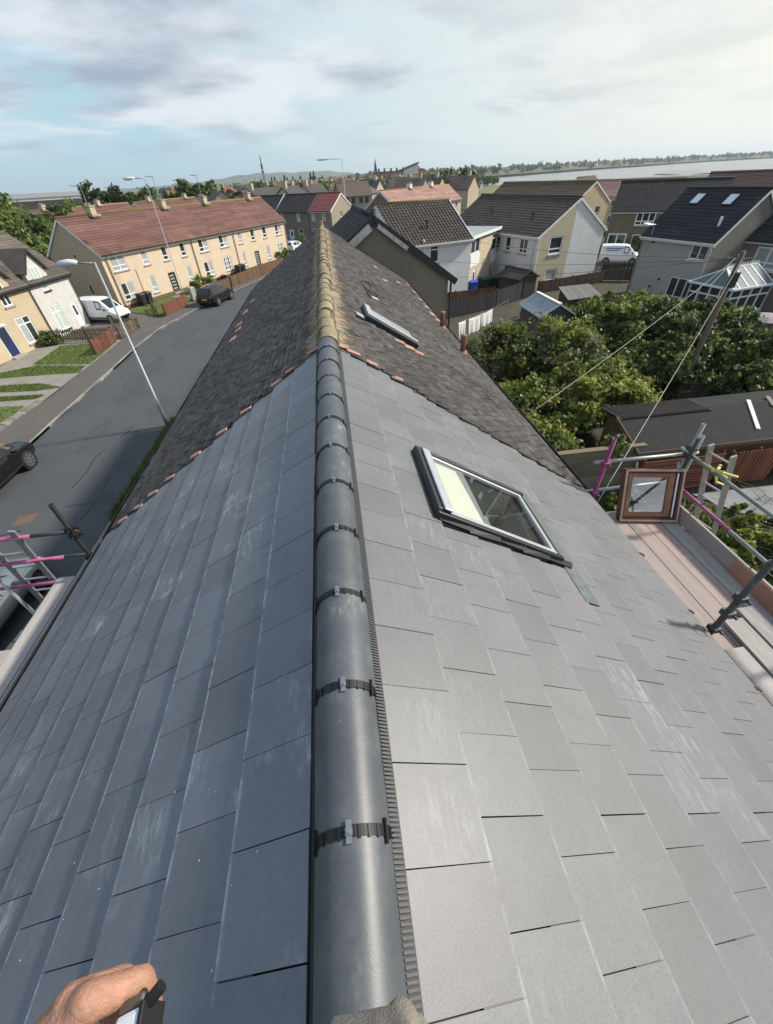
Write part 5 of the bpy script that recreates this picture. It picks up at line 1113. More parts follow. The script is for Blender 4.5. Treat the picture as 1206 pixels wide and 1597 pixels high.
# ------------------------------------------------------------------ sheds, yard, bins
FELT = mat('green_grey_felt', (0.015, 0.017, 0.0165), .92, .25, 1.2, bump=.3, bscale=60, stain=((.034, .038, .036), 1.1, .53, .6))
RUST = mat('rusty_corrugated', (.060, .052, .048), .8, .3, 2, stain=((.10, .07, .05), 2, .55, .6))
def long_shed():
    r = thing('long_shed', 'long low shed with felt roof and a dark corrugated strip along its back', 'shed', (0, 0, 0)); x0, x1 = 9.5, 19.5
    b = MB(); b.prism([(x0 + .15, 10.15, 0), (x0 + .15, 12.3, 0), (x0 + .15, 12.3, 2.0), (x0 + .15, 11.5, 2.15), (x0 + .15, 10.15, 1.72)], (x0, 0, 0), (x1, 0, 0)); b.build('wall', WOODB, r)
    b = MB(); b.hexa([(x0 - .15, 9.9, 1.68), (x1, 9.9, 1.68), (x1, 11.5, 2.18), (x0 - .15, 11.5, 2.18), (x0 - .15, 9.9, 1.74), (x1, 9.9, 1.74), (x1, 11.5, 2.24), (x0 - .15, 11.5, 2.24)]); b.build('roof', FELT, r)
    b = MB(); b.hexa([(x0 - .1, 11.5, 2.17), (x1, 11.5, 2.17), (x1, 12.5, 2.04), (x0 - .1, 12.5, 2.04), (x0 - .1, 11.5, 2.23), (x1, 11.5, 2.23), (x1, 12.5, 2.10), (x0 - .1, 12.5, 2.10)]); b.build('roof', FELT, r)
    b = MB()
    for i in range(28):
        x = x0 + .05 + i * .115; b.hexa([(x, 11.3, 2.20), (x + .06, 11.3, 2.20), (x + .06, 12.4, 2.12), (x, 12.4, 2.12), (x + .015, 11.3, 2.27), (x + .045, 11.3, 2.27), (x + .045, 12.4, 2.17), (x + .015, 12.4, 2.17)])
    b.hexa([(x0, 11.3, 2.19), (x0 + 3.3, 11.3, 2.19), (x0 + 3.3, 12.4, 2.08), (x0, 12.4, 2.08), (x0, 11.3, 2.23), (x0 + 3.3, 11.3, 2.23), (x0 + 3.3, 12.4, 2.13), (x0, 12.4, 2.13)]); b.build('corrugated_panel', RUST, r)
    b = MB(); b.box(x0 - .16, x0 - .13, 9.9, 11.5, 1.62, 1.70); b.beam((x0 - .15, 9.9, 1.68), (x0 - .15, 11.5, 2.2), .04, .12); b.beam((x0 - .15, 9.88, 1.68), (x1, 9.88, 1.68), .03, .12); b.build('bargeboard', WOODO, r)
    b = MB(); b.box(15.5, 19.4, 11.0, 11.6, 2.22, 2.26); b.build('felt_patch', DARKROOF, r)
long_shed()
b = MB(); b.beam((14.4, 11.6, 2.29), (13.85, 10.3, 1.89), .12, .05); tag(b.build('white_plank', WPAINT, None), 'long white board lying down the slope of the felt shed roof', 'board')
b = MB(); b.beam((15.3, 11.75, 2.27), (15.1, 11.2, 2.19), .14, .05); tag(b.build('grey_plank', CONC, None), 'short grey board lying on the felt shed roof beside the white one', 'board')
r = thing('white_tub', 'white rounded tub lying on the shed roof at the picture edge', 'tub', (16.15, 11.1, 2.13)); b = MB(); b.tube([(0, 0, 0), (0, 0, .05), (0, 0, .28), (0, 0, .30)], [.2, .26, .28, .22], 12); b.build('tub_body', UPVC, r, True)
b = MB(); b.tube([(0, 0, .30), (0, 0, .33)], .24, 12); b.build('lid', UPVC, r)
def slat_panel(name, label, x0, x1, y, z1, vertical, m):
    r = thing(name, label, 'fence panel', (x0, y, 0)); L = x1 - x0
    if vertical:
        me = MB().box(0, .085, 0, .022, .08, z1).mesh('slat', m); u = .05
        while u < L - .1: link('slat', me, r, Matrix.Translation((u, 0, 0)) @ Matrix.Rotation(random.gauss(0, .01), 4, 'Y')); u += .135
        zs = (.3, z1 - .2)
    else:
        me = MB().box(0, L, 0, .022, 0, .085).mesh('slat', m); z = .08
        while z < z1 - .05: link('slat', me, r, Matrix.Translation((0, random.gauss(0, .003), z)) @ Matrix.Rotation(random.gauss(0, .004), 4, 'Y')); z += .125
        zs = ()
    for zz in zs:
        b = MB(); b.box(0, L, .024, .06, zz, zz + .08); b.build('rail', m, r)
    for u in (0, L / 2, L - .08):
        b = MB(); b.box(u, u + .08, .062, .13, 0, z1 + .05); b.build('post', m, r)
SL = mat('orange_brown_slat', (.20, .075, .045), .85, .22, 3, tone=.3, stretch=(.7, 4, 4))
slat_panel('slatted_panel', 'horizontal red brown slat panel in front of the felt shed beside the timber wall', 9.6, 12.5, 9.75, 1.45, False, SL)
slat_panel('slatted_panel', 'vertical red brown slat panel standing behind the ladder top', 12.75, 14.75, 9.72, 1.42, True, SL)
slat_panel('slatted_panel', 'taller vertical slat panel at the picture edge before the shed', 15.2, 18.2, 9.75, 1.65, True, SL)
def timber_wall():
    r = thing('timber_wall', 'old greenish timber sleeper wall between the eave and the felt shed', 'wall', (6.2, 10.15, 0)); m = mat('greenish_old_timber', (.155, .15, .105), .95, .3, 2, bump=.4, tone=.25, stretch=(.5, 4, 4), stain=((.16, .17, .05), 2, .58, .6))
    for k in range(9):
        b = MB(); b.box(0 + random.uniform(0, .04), 3.5, random.uniform(-.012, .012), .12, k * .2, k * .2 + .19); b.build('plank', m, r)
    b = MB(); b.box(-.05, 3.55, -.04, .17, 1.81, 1.86); b.build('coping', WOODO, r)
timber_wall()
sheet('patio', [(14.6, 3.5), (21, 3.5), (21, 9.3), (11.7, 9.45), (13.3, 7.2)], 0.03, mat('patio_concrete', (.25, .255, .26), .9, .15, .8, bump=.2, stain=((.17, .175, .18), 1.1, .50, .75), stain2=((.12, .12, .11), 3.2, .58, .5)))
def small_shed(label, x, y, th, L, Wd, he, hr, wm, rm, name='garden_shed', rail=None):
    r = thing(name, label, 'shed', (x, y, 0), rad(th)); b = MB(); b.prism([(0, 0, 0), (0, Wd, 0), (0, Wd, he), (0, Wd / 2, hr), (0, 0, he)], (0, 0, 0), (L, 0, 0)); b.build('wall', wm, r)
    for s in (0, 1):
        b = MB(); ya = -.15 if s == 0 else Wd + .15; za = he - .15 * (hr - he) / (Wd / 2)
        b.hexa([(-.15, ya, za + .02), (L + .15, ya, za + .02), (L + .15, Wd / 2, hr + .02), (-.15, Wd / 2, hr + .02), (-.15, ya, za + .06), (L + .15, ya, za + .06), (L + .15, Wd / 2, hr + .06), (-.15, Wd / 2, hr + .06)]); b.build('roof', rm, r)
    b = MB(); b.beam((-.17, Wd / 2, hr + .07), (L + .17, Wd / 2, hr + .07), .22, .05); b.build('ridge_board', rail or rm, r)
    b = MB()
    for x_ in (-.16, L + .16):
        for ya in (-.15, Wd + .15): b.beam((x_, Wd / 2, hr + .03), (x_, ya, he + .0), .03, .10)
    b.build('bargeboard', rail or wm, r); b = MB(); b.box(L + .001, L + .03, Wd * .3, Wd * .7, .05, he * .95); b.build('door', wm, r)
    return r
PALEFELT = mat('pale_blue_grey_felt', (.30, .35, .39), .8, .12, 1.5, stain=((.20, .24, .27), 2, .55, .5))
small_shed('small garden shed with pale blue grey roof and white ridge beside the flowering shrub', 13.25, 29.3, -90, 3.2, 2.1, 1.6, 2.25, mat('grey_shed_board', (.085, .085, .092), .85, .2, 3), PALEFELT, rail=WPAINT)
small_shed('small dark brown garden shed below the white house windows', 15.4, 39.8, -70, 2.6, 2.0, 1.6, 2.15, mat('dark_shed', (.05, .042, .04), .9, .2, 3), mat('brown_black_felt', (.055, .045, .042), .9, .2, 2))
r = thing('lean_to_shed', 'low grey lean to roof against the brown garden fence', 'shed', (17.6, 30.8, 0)); b = MB(); b.hexa([(0, 0, 0), (2.6, .5, 0), (2.9, 2.7, 0), (.4, 2.4, 0), (0, 0, 1.25), (2.6, .5, 1.25), (2.9, 2.7, 1.55), (.4, 2.4, 1.55)]); b.build('wall', mat('dark_shed', (.05, .042, .04)), r)
for k in range(6):
    b = MB(); a = Vector((-.15, -.15, 1.28)).lerp(Vector((2.8, .4, 1.28)), k / 6); a2 = Vector((-.15, -.15, 1.28)).lerp(Vector((2.8, .4, 1.28)), (k + .97) / 6); c = Vector((.3, 2.6, 1.62)).lerp(Vector((3.05, 2.9, 1.62)), k / 6); c2 = Vector((.3, 2.6, 1.62)).lerp(Vector((3.05, 2.9, 1.62)), (k + .97) / 6)
    u = Vector((0, 0, .04)); b.hexa([a, a2, c2, c, a + u, a2 + u, c2 + u, c + u]); b.build('roof_panel', mat('grey_sheet', (.15, .145, .135), .85, .2, 2, tone=.2), r)
def bin_(label, x, y, rot, col, name, w=.58, d=.72, h=1.05, cat='bin', group=None):
    r = thing(name, label, cat, (x, y, 0.03), rad(rot), group); m = mat('bin_' + col[0], col[1], .5, .1, 3)
    b = MB(); b.hexa([(-w * .42, -d * .42, .06), (w * .42, -d * .42, .06), (w * .42, d * .42, .06), (-w * .42, d * .42, .06), (-w / 2, -d / 2, h * .9), (w / 2, -d / 2, h * .9), (w / 2, d / 2, h * .9), (-w / 2, d / 2, h * .9)]); b.build('bin_body', m, r, bevel=.02)
    b = MB(); b.hexa([(-w * .54, -d * .56, h * .905), (w * .54, -d * .56, h * .905), (w * .54, d * .52, h * .905), (-w * .54, d * .52, h * .905), (-w * .5, -d * .5, h), (w * .5, -d * .5, h), (w * .5, d * .48, h * 1.02), (-w * .5, d * .48, h * 1.02)]); b.build('lid', m, r, bevel=.02)
    b = MB(); b.tube([(-w * .4, d * .56, h * .93), (w * .4, d * .56, h * .93)], .025, 6); b.build('handle', m, r)
    for s in (-1, 1):
        b = MB(); b.tube([(s * w * .42 - .03, d * .42, .1), (s * w * .42 + .03, d * .42, .1)], .1, 10); b.build('wheel', BLACKP, r)
    return r
bin_('bright blue wheelie bin at the white house corner behind the red fence', 12.75, 39.6, 15, ('blue', (.02, .075, .42)), 'wheelie_bin', .75, .8, 1.35)
bin_('big dark green wheeled bin before the buff link wall', 14.6, 41.4, 12, ('green', (.015, .05, .03)), 'wheelie_bin', 1.1, .9, 1.15)
bin_('second dark green bin beside the big one at the link wall', 15.9, 41.9, 12, ('green', (.015, .05, .03)), 'wheelie_bin', .9, .9, 1.1)
uu = lambda u, o=.7: (-20.66 + u * cos(rad(61.6)) + o * sin(rad(61.6)), 45.34 + u * sin(rad(61.6)) - o * cos(rad(61.6)))
for u, lab in ((2.0, 'black wheelie bin under the ground floor window nearest the terrace gable'), (2.8, 'black wheelie bin next to the first, away from the terrace gable'), (17.7, 'dark wheelie bin under the gridded middle window of the terrace'), (18.5, 'dark wheelie bin next to the terrace middle downpipe')):
    bin_(lab, *uu(u), 61.6, ('black', (.02, .02, .022)), 'wheelie_bin')
bin_('grey utility cabinet on the pavement before the black car', -14.2, 47.2, 60, ('grey', (.33, .34, .33)), 'utility_cabinet', .6, .4, 1.2, 'cabinet')
# washing line
r = thing('washing_line', 'washing line strung across the back garden on thin poles', 'washing line', (0, 0, 0))
for p in ((7.2, 24.6), (12.0, 28.9)):
    b = MB(); b.tube([(p[0], p[1], 0), (p[0], p[1], 2.1)], .03, 8); b.build('pole', STEEL, r)
b = MB(); b.tube([(7.2, 24.6, 2.05), (9.6, 26.7, 1.95), (12.0, 28.9, 2.05)], .008, 5); b.build('line', WIRE, r)
def cloth(label, a, c, drop, m, seed):
    rng = random.Random(seed); a, c = Vector(a), Vector(c); nx, nz = 14, 8; vs = []; d = (c - a).normalized(); n = Vector((d.y, -d.x, 0))
    for j in range(nz + 1):
        for i in range(nx + 1):
            t = i / nx; q = a.lerp(c, t); f = j / nz
            vs.append(q - Vector((0, 0, drop * f * (1 + .06 * sin(t * 7 + seed)) + .03 * sin(pi * t))) + n * (.07 * f * sin(t * 15 + seed) + .05 * f))
    fs = [(j * (nx + 1) + i, j * (nx + 1) + i + 1, (j + 1) * (nx + 1) + i + 1, (j + 1) * (nx + 1) + i) for j in range(nz) for i in range(nx)]
    b = MB(); b.add(vs, fs); o = b.build('hung_sheet', m, None, True); s = o.modifiers.new('thick', 'SOLIDIFY'); s.thickness = .008; tag(o, label, 'sheet')
WS = mat('white_cotton', (.78, .78, .78), .9, .05, 4, transl=.2)
cloth('white cloth hung on the line next to the old roof eave', (7.35, 24.75, 2.05), (7.95, 25.3, 2.02), 1.0, WS, 1)
cloth('first long white sheet hung along the middle of the washing line', (8.2, 25.5, 2.0), (9.3, 26.5, 1.96), 1.0, WS, 2)
cloth('second long white sheet hung farther along the washing line', (9.35, 26.55, 1.96), (10.4, 27.45, 1.98), .9, WS, 4)
# conservatory
def conservatory():
    r = thing('conservatory', 'white framed glass conservatory with hipped roof at the side of the houses', 'conservatory', (26.2, 26.0, 0), rad(12)); L, Wd, he, hr = 3.6, 3.0, 2.3, 3.25
    b = MB()
    for (a, c) in (((0, 0), (L, 0)), ((0, 0), (0, Wd)), ((L, 0), (L, Wd)), ((0, Wd), (L, Wd))):
        a, c = Vector((*a, 0)), Vector((*c, 0)); n = 4
        for i in range(n + 1): p = a.lerp(c, i / n); b.box(p.x - .05, p.x + .05, p.y - .05, p.y + .05, 0, he)
        for z in (.08, .75, 1.75, he - .05): b.beam((a.x, a.y, z), (c.x, c.y, z), .09, .09)
    b.build('frame', UPVC, r)
    for (a, c) in (((0, 0), (L, 0)), ((0, 0), (0, Wd)), ((L, 0), (L, Wd)), ((0, Wd), (L, Wd))):
        a, c = Vector((*a, 0)), Vector((*c, 0))
        for i in range(4):
            for z0, z1 in ((.8, 1.7), (1.8, 2.2)): p, q = a.lerp(c, (i + .1) / 4), a.lerp(c, (i + .9) / 4); m = MB(); m.beam((p.x, p.y, (z0 + z1) / 2), (q.x, q.y, (z0 + z1) / 2), .02, z1 - z0); m.build('pane', GLASSD, r)
        m = MB(); m.beam((a.x, a.y, .42), (c.x, c.y, .42), .06, .6); m.build('lower_panel', UPVC, r)
    A, B = Vector((.7, Wd / 2, hr)), Vector((L, Wd / 2, hr)); o = .15
    e = [Vector((-o, -o, he)), Vector((L, -o, he)), Vector((L, Wd + o, he)), Vector((-o, Wd + o, he))]
    b = MB(); b.beam(A, B, .12, .1)
    for p in (e[0], e[3]): b.beam(p, A, .08, .07)
    for i in range(5):
        t = i / 4; b.beam(e[0].lerp(e[1], .15 + .85 * t), A.lerp(B, t), .06, .06); b.beam(e[3].lerp(e[2], .15 + .85 * t), A.lerp(B, t), .06, .06)
    b.beam(e[0].lerp(e[3], .5), A, .06, .06)
    for p, q in ((e[0], e[1]), (e[0], e[3]), (e[3], e[2])): b.beam(p, q, .12, .12)
    b.build('roof_bar', UPVC, r)
    m = MB(); m.quad(e[0], e[1], B, A); m.quad(e[3], A, B, e[2]); m.add([e[0], A, e[3]], [(0, 1, 2)]); m.build('roof_glazing', mat('tinted_roof_glazing', (.12, .16, .17), .6, .2, 2, spec=.2), r)
    b = MB()
    for i in range(12): x = .7 + i * .25; b.add([(x, Wd / 2, hr + .05), (x + .2, Wd / 2, hr + .05), (x + .1, Wd / 2, hr + .28)], [(0, 1, 2)]); b.add([(x, Wd / 2 + .02, hr + .05), (x + .2, Wd / 2 + .02, hr + .05), (x + .1, Wd / 2 + .02, hr + .28)], [(2, 1, 0)])
    b.build('ridge_cresting', UPVC, r)
conservatory()
r = thing('garden_parasol', 'faded closed canopy of a garden swing seat at the picture edge among trees', 'canopy', (24.8, 21.5, 0)); b = MB(); b.tube([(0, 0, 0), (0, 0, 1.9)], .04, 8); b.build('pole', STEEL, r); b = MB(); b.tube([(0, 0, 1.75), (0, 0, 1.95), (0, 0, 2.05)], [1.0, .6, .05], 8); b.build('canopy', mat('faded_canvas', (.34, .30, .29), .9, .15, 2), r)
# ------------------------------------------------------------------ vehicles
TYRE = mat('tyre_rubber', (.018, .018, .019), .85, .2, 12); RIMM = mat('alloy_rim', (.52, .53, .54), .3, .1, 9, metal=.85)
CGL = glassmat('car_glazing', (.02, .024, .028)); LIGHTW = mat('headlamp_glass', (.72, .74, .76), .12, .1, 9); LIGHTR = mat('tail_lamp_red', (.35, .015, .015), .2, .1, 9)
PLY = mat('yellow_plate', (.62, .45, .04), .5, .1, 9)
def vehicle(name, label, cat, x, y, rot, paint, kind, z=0.0, detail=True):
    root = thing(name, label, cat, (x, y, z), rad(rot))
    if kind == 'suv':
        ST = [(-2.18, .50, .86, .80, .90, .66), (-2.12, .36, .98, .90, 1.06, .74), (-1.72, .30, 1.02, .93, 1.58, .60), (-.95, .30, 1.01, .94, 1.66, .64), (-.1, .28, 1.0, .94, 1.67, .65), (.5, .28, .99, .94, 1.58, .62), (1.15, .28, .97, .94, 1.05, .76), (1.6, .30, .95, .93, 1.01, .74), (2.02, .34, .88, .90, .93, .68), (2.2, .42, .70, .80, .76, .62)]
        side = [(2, 3), (3, 4), (4, 5), (5, 6)]; ws = 5; rw = 1; wb = (-1.33, 1.36); R = .37
    elif kind == 'van':
        ST = [(-2.15, .36, 1.0, .84, 1.70, .74), (-2.08, .30, 1.05, .90, 1.82, .76), (-.9, .28, 1.05, .92, 1.86, .77), (.25, .28, 1.04, .92, 1.85, .76), (.75, .28, 1.03, .92, 1.76, .70), (1.5, .28, .98, .91, 1.10, .74), (2.0, .32, .82, .86, .90, .62), (2.2, .40, .62, .76, .68, .55)]
        side = [(3, 4), (4, 5)]; ws = 4; rw = None; wb = (-1.35, 1.38); R = .32
    else:
        ST = [(-2.05, .42, .80, .74, .86, .58), (-1.98, .32, .92, .84, .98, .66), (-1.55, .28, .94, .87, 1.38, .56), (-.6, .26, .92, .88, 1.48, .58), (.2, .26, .91, .88, 1.42, .57), (1.0, .26, .90, .88, .96, .70), (1.7, .30, .82, .85, .88, .62), (2.0, .38, .64, .74, .68, .54)]
        side = [(2, 3), (3, 4), (4, 5)]; ws = 4; rw = 1; wb = (-1.25, 1.28); R = .32
    def ring(s):
        X, zb, zt, hw, zr, hr = s; h = [(hw * .88, zb), (hw * .985, zb + .12), (hw, zb + (zt - zb) * .55), (hw * .985, zt - .05), (hw * .93, zt), (hr, zr - .05), (hr * .82, zr)]
        return [(X, a, b_) for a, b_ in h] + [(X, -a, b_) for a, b_ in h[::-1]]
    b = MB(); Rg = [ring(s) for s in ST]; m = 14; vs = [p for r_ in Rg for p in r_]; fs = []
    for i in range(len(Rg) - 1):
        for k in range(m): fs.append((i * m + k, i * m + (k + 1) % m, (i + 1) * m + (k + 1) % m, (i + 1) * m + k))
    fs += [tuple(range(m)), tuple((len(Rg) - 1) * m + k for k in range(m))[::-1]]
    b.add(vs, fs); body = b.build('body', paint, root, True); sharp(body.data, 32)
    def inset(P, f=.10, off=.012):
        P = [Vector(p) for p in P]; c = sum(P, Vector()) / len(P); nr = (P[1] - P[0]).cross(P[2] - P[0]).normalized()
        if nr.dot(c - Vector((c.x * .6, 0, .9))) < 0: nr = -nr; P = P[::-1]
        return [c + (p - c) * (1 - f) + nr * off for p in P]
    for (i, j) in side:
        for s in (4, 9):
            P = [Rg[i][s], Rg[j][s], Rg[j][s + (1 if s == 4 else -1)] if True else 0, Rg[i][s + (1 if s == 4 else -1)]] if s == 4 else [Rg[i][9], Rg[j][9], Rg[j][8], Rg[i][8]]
            g = MB(); q = inset(P); g.add(q, [tuple(range(len(q)))]); g.build('side_window', CGL, root, fixn=False)
    for idx, nm in ((ws, 'windscreen'), (rw, 'rear_window')):
        if idx is None: continue
        a, c = (Rg[idx], Rg[idx + 1]); q = inset([a[6], c[6], c[7], a[7]], .06, .014); g = MB(); g.add(q, [(0, 1, 2, 3)]); g.build(nm, CGL, root, fixn=False)
    hw = ST[4][3]
    for wx in wb:
        for s in (-1, 1):
            b = MB(); b.tube([(wx, s * (hw - .21), R), (wx, s * (hw + .004), R)], R + .055, 20); b.build('wheel_arch', BLACKP, root)
            b = MB(); b.tube([(wx, s * (hw - .2), R), (wx, s * (hw + .01), R), (wx, s * (hw + .022), R)], [R, R, R * .93], 22); w = b.build('wheel', TYRE, root, True); sharp(w.data, 40)
            b = MB(); yy = s * (hw + .026)
            b.tube([(wx, s * (hw + .015), R), (wx, yy, R)], R * .2, 12)
            for k in range(8):
                t = 2 * pi * k / 8; b.obox((wx - .02 * sin(t), min(yy, yy - s * .012), R + .02 * cos(t)), (R * .68 * cos(t), 0, R * .68 * sin(t)), (.045 * sin(t), 0, -.045 * cos(t)), (0, .012, 0))
            for k in range(24):
                t = 2 * pi * k / 24; t2 = t + .27; b.obox((wx + R * .64 * cos(t), min(yy, yy - s * .012), R + R * .64 * sin(t)), (R * .06 * cos(t), 0, R * .06 * sin(t)), (R * .64 * (cos(t2) - cos(t)), 0, R * .64 * (sin(t2) - sin(t))), (0, .012, 0))
            b.build('rim', RIMM, w)
    xf, xr = ST[-1][0], ST[0][0]; zf = ST[-2][2]
    for s in (-1, 1):
        b = MB(); b.obox((xf - .20, s * .50 - (.0 if s > 0 else .26), zf - .17), (.13, 0, -.02), (0, .26, 0), (-.06, 0, .13)); b.build('headlight', LIGHTW, root, bevel=.015)
        b = MB(); b.obox((xr - .012, s * .56 - (.0 if s > 0 else .20), .78), (.14, 0, 0), (0, .20, 0), (.03, 0, .22 if kind != 'van' else .5)); b.build('tail_light', LIGHTR, root, bevel=.01)
        b = MB(); b.obox((ST[ws + 1][0] - .35, s * (hw + .0) - (.0 if s > 0 else .17), ST[ws][2] + .02), (.13, 0, 0), (0, .17, 0), (0, 0, .12)); b.build('mirror', paint if kind != 'van' else BLACKP, root, bevel=.02)
        if detail:
            b = MB(); b.obox((-.35, s * (hw + .003) - (0 if s > 0 else .012), .80), (.16, 0, 0), (0, .012, 0), (0, 0, .025)); b.build('door_handle', CHROME if kind == 'suv' else BLACKP, root)
            b = MB(); b.obox((-1.0, s * (hw + .002) - (0 if s > 0 else .012), .38), (2.0, 0, 0), (0, .012, 0), (0, 0, .10)); b.build('sill_trim', BLACKP, root)
    b = MB(); b.obox((xf - .07, -.62, .36), (.09, 0, 0), (0, 1.24, 0), (0, 0, .16)); b.build('front_bumper', BLACKP, root, bevel=.03)
    b = MB(); b.obox((xr - .03, -.66, .40), (.10, 0, 0), (0, 1.32, 0), (0, 0, .18)); b.build('rear_bumper', BLACKP if kind == 'van' else paint, root, bevel=.03)
    b = MB(); b.obox((xr - .045, -.26, .66), (.012, 0, 0), (0, .52, 0), (.0, 0, .11)); b.build('number_plate', PLY, root)
    return root
BLKP = mat('black_car_paint', (.006, .0065, .008), .10, .05, 2, spec=.6); WHP = mat('white_van_paint', (.78, .80, .82), .3, .05, 2, spec=.5); SILP = mat('dark_green_grey_paint', (.20, .235, .24), .25, .08, 2, spec=.6, metal=.4); BLUEP = mat('blue_paint', (.05, .10, .22), .3, .05, 2)
vehicle('parked_car', 'glossy black sport utility car parked at the far kerb, half out of view', 'car', -14.72, 14.85, 89, BLKP, 'suv')
vehicle('parked_car', 'black hatchback style car parked on the road before the board fence', 'car', -11.55, 45.6, 73, BLKP, 'suv')
vehicle('parked_van', 'small white panel van on the drive beside the grey roughcast house', 'van', -20.75, 41.75, -20, WHP, 'van', .012)
vehicle('parked_car', 'dark silver green car parked at the near kerb under the scaffold rails', 'car', -10.45, 7.55, 88, SILP, 'hatch')
vr = vehicle('parked_van', 'white van with blue lettering on its side before the olive house', 'van', 33.6, 50.1, -33, WHP, 'van', 0, False)
b = MB(); rng = random.Random(3)
for row, z in ((0, 1.50), (1, 1.33)):
    u = -1.7 if row == 0 else -1.5
    while u < (.1 if row == 0 else -.3): w = rng.uniform(.06, .12); b.box(u, u + w, -.955, -.95, z, z + (.13 if row == 0 else .08)); u += w + .035
b.build('lettering', mat('blue_lettering', (.05, .10, .30), .5, .05, 4), vr)
vehicle('parked_car', 'white car parked beyond the end of the beige terrace', 'car', -5.2, 79.5, 60, WHP, 'hatch', 0, False)
vehicle('parked_car', 'blue car parked beyond the white one past the terrace end', 'car', -7.0, 86.5, 60, BLUEP, 'suv', 0, False)
# ------------------------------------------------------------------ scaffolds
TUBE = mat('scaffold_tube', (.36, .38, .38), .45, .2, 9, metal=.4, stain=((.50, .49, .46), 8, .55, .6), stain2=((.13, .12, .11), 14, .6, .7))
TUBED = mat('dark_scaffold_tube', (.07, .075, .075), .55, .3, 9, metal=.35, stain=((.30, .30, .29), 9, .58, .6))
TUBEG = mat('greenish_scaffold_tube', (.27, .33, .31), .5, .2, 9, metal=.3, stain=((.5, .5, .48), 9, .57, .6))
TUBEK = mat('black_scaffold_tube', (.008, .008, .009), .7, .3, 9, stain=((.30, .29, .28), 12, .70, .8))
PINK = mat('pink_paint', (.36, .085, .21), .6, .15, 8, stain=((.45, .42, .42), 9, .60, .7))
PINKD = mat('dark_pink_paint', (.25, .05, .15), .6, .2, 8, stain=((.25, .2, .22), 9, .58, .6))
BOARD = mat('scaffold_board', (.36, .30, .275), .92, .2, 1.2, bump=.3, bscale=30, tone=.12, stretch=(5, .5, 5), stain=((.30, .26, .235), 1.6, .52, .6), stain2=((.44, .285, .235), .9, .50, .6))
BOARDG = mat('grey_scaffold_board', (.36, .335, .315), .92, .2, 1.5, bump=.3, bscale=30, tone=.12, stretch=(5, .5, 5), stain=((.24, .22, .21), 2, .52, .6), stain2=((.50, .47, .44), 2.5, .56, .6))
BOARDR = mat('reddish_toe_board', (.40, .225, .165), .9, .2, 2, bump=.3, bscale=30, stretch=(5, .6, 5), tone=.15, stain=((.26, .20, .16), 2, .55, .6))
def coupler(root, p, m=None):
    p = Vector(p); b = MB(); b.box(p.x - .045, p.x + .045, p.y - .045, p.y + .045, p.z - .035, p.z + .035); b.tube([p + Vector((.05, .02, -.01)), p + Vector((.10, .02, -.01))], .016, 6); b.tube([p + Vector((.02, -.05, .01)), p + Vector((.02, -.09, .01))], .016, 6)
    b.build('coupler', m or TUBED, root, bevel=.008)
def pole(root, a, c, m, r=.0242, name='pole'):
    b = MB(); b.tube([a, c], r, 14, False); o = b.build(name, m, root, True); s = o.modifiers.new('wall', 'SOLIDIFY'); s.thickness = .004; return o
def board(root, x0, x1, y0, y1, z, m, name='board', th=.038, tilt=0):
    b = MB(); b.hexa([(x0, y0, z), (x1, y0, z), (x1, y1, z + tilt), (x0, y1, z + tilt), (x0, y0, z + th), (x1, y0, z + th), (x1, y1, z + th + tilt), (x0, y1, z + th + tilt)]); return b.build(name, m, root, bevel=.004)
sc = thing('scaffold', 'tube scaffold with pinkish boards along the sunny eave of the slate roof', 'scaffold', (0, 0, 0))
for i, x in enumerate((3.40, 3.635, 3.87, 4.105, 4.34)): board(sc, x, x + .225, -3.0, 4.02 + random.uniform(-.03, .05), 4.962 + random.uniform(0, .006), BOARD if i < 4 else BOARDG)
b = MB(); b.box(4.575, 4.613, 2.58, 4.1, 5.0, 5.225); b.build('toe_board', BOARDG, sc, bevel=.004); b = MB(); b.box(4.54, 4.572, -3, 2.72, 5.003, 5.235); b.build('toe_board', BOARDR, sc, bevel=.004); b = MB(); b.box(4.60, 4.635, -3, 2.57, 5.0, 5.215); b.build('toe_board', BOARDG, sc, bevel=.004)
for (x, y, z1, m, r_) in ((3.45, 1.83, 6.36, TUBED, .029), (3.43, 4.10, 6.26, PINKD, .029), (4.66, 4.12, 6.33, TUBEG, .0242), (4.66, 1.55, 5.95, TUBE, .0242), (4.66, -1.2, 6.2, TUBE, .0242)): pole(sc, (x, y, 0 if x > 4 else 3.0), (x, y, z1), m, r_)
pole(sc, (4.70, -3.0, 5.845), (4.70, 4.30, 5.85), TUBEG, name='guard_rail'); pole(sc, (3.30, 4.16, 5.87), (4.85, 4.16, 5.84), TUBE, name='guard_rail')
pole(sc, (4.70, 3.1, 5.345), (4.70, 4.30, 5.35), PINK, name='guard_rail'); pole(sc, (4.70, -3.0, 5.34), (4.70, 3.09, 5.345), TUBE, name='guard_rail'); pole(sc, (3.30, 4.17, 5.36), (4.85, 4.17, 5.35), TUBE, name='guard_rail')
pole(sc, (4.95, 4.3, 3.0), (4.62, 4.05, 6.15), TUBED, name='brace'); pole(sc, (5.15, 4.4, 2.2), (4.78, 4.15, 6.12), TUBE, name='brace')
for y in (3.6, 1.5, -1.2): pole(sc, (3.2, y, 4.93), (4.95, y, 4.93), TUBE, name='transom')
for p in ((3.45, 1.83, 5.62), (3.45, 1.83, 5.86), (3.45, 1.83, 5.36), (3.43, 4.10, 5.87), (3.43, 4.1, 5.36), (4.66, 4.12, 5.85), (4.66, 4.12, 5.96), (4.66, 4.12, 5.35), (4.66, 1.55, 5.34), (4.66, 1.55, 5.84), (4.66, 4.12, 5.02)): coupler(sc, p, PINKD if p[0] == 3.43 else None)
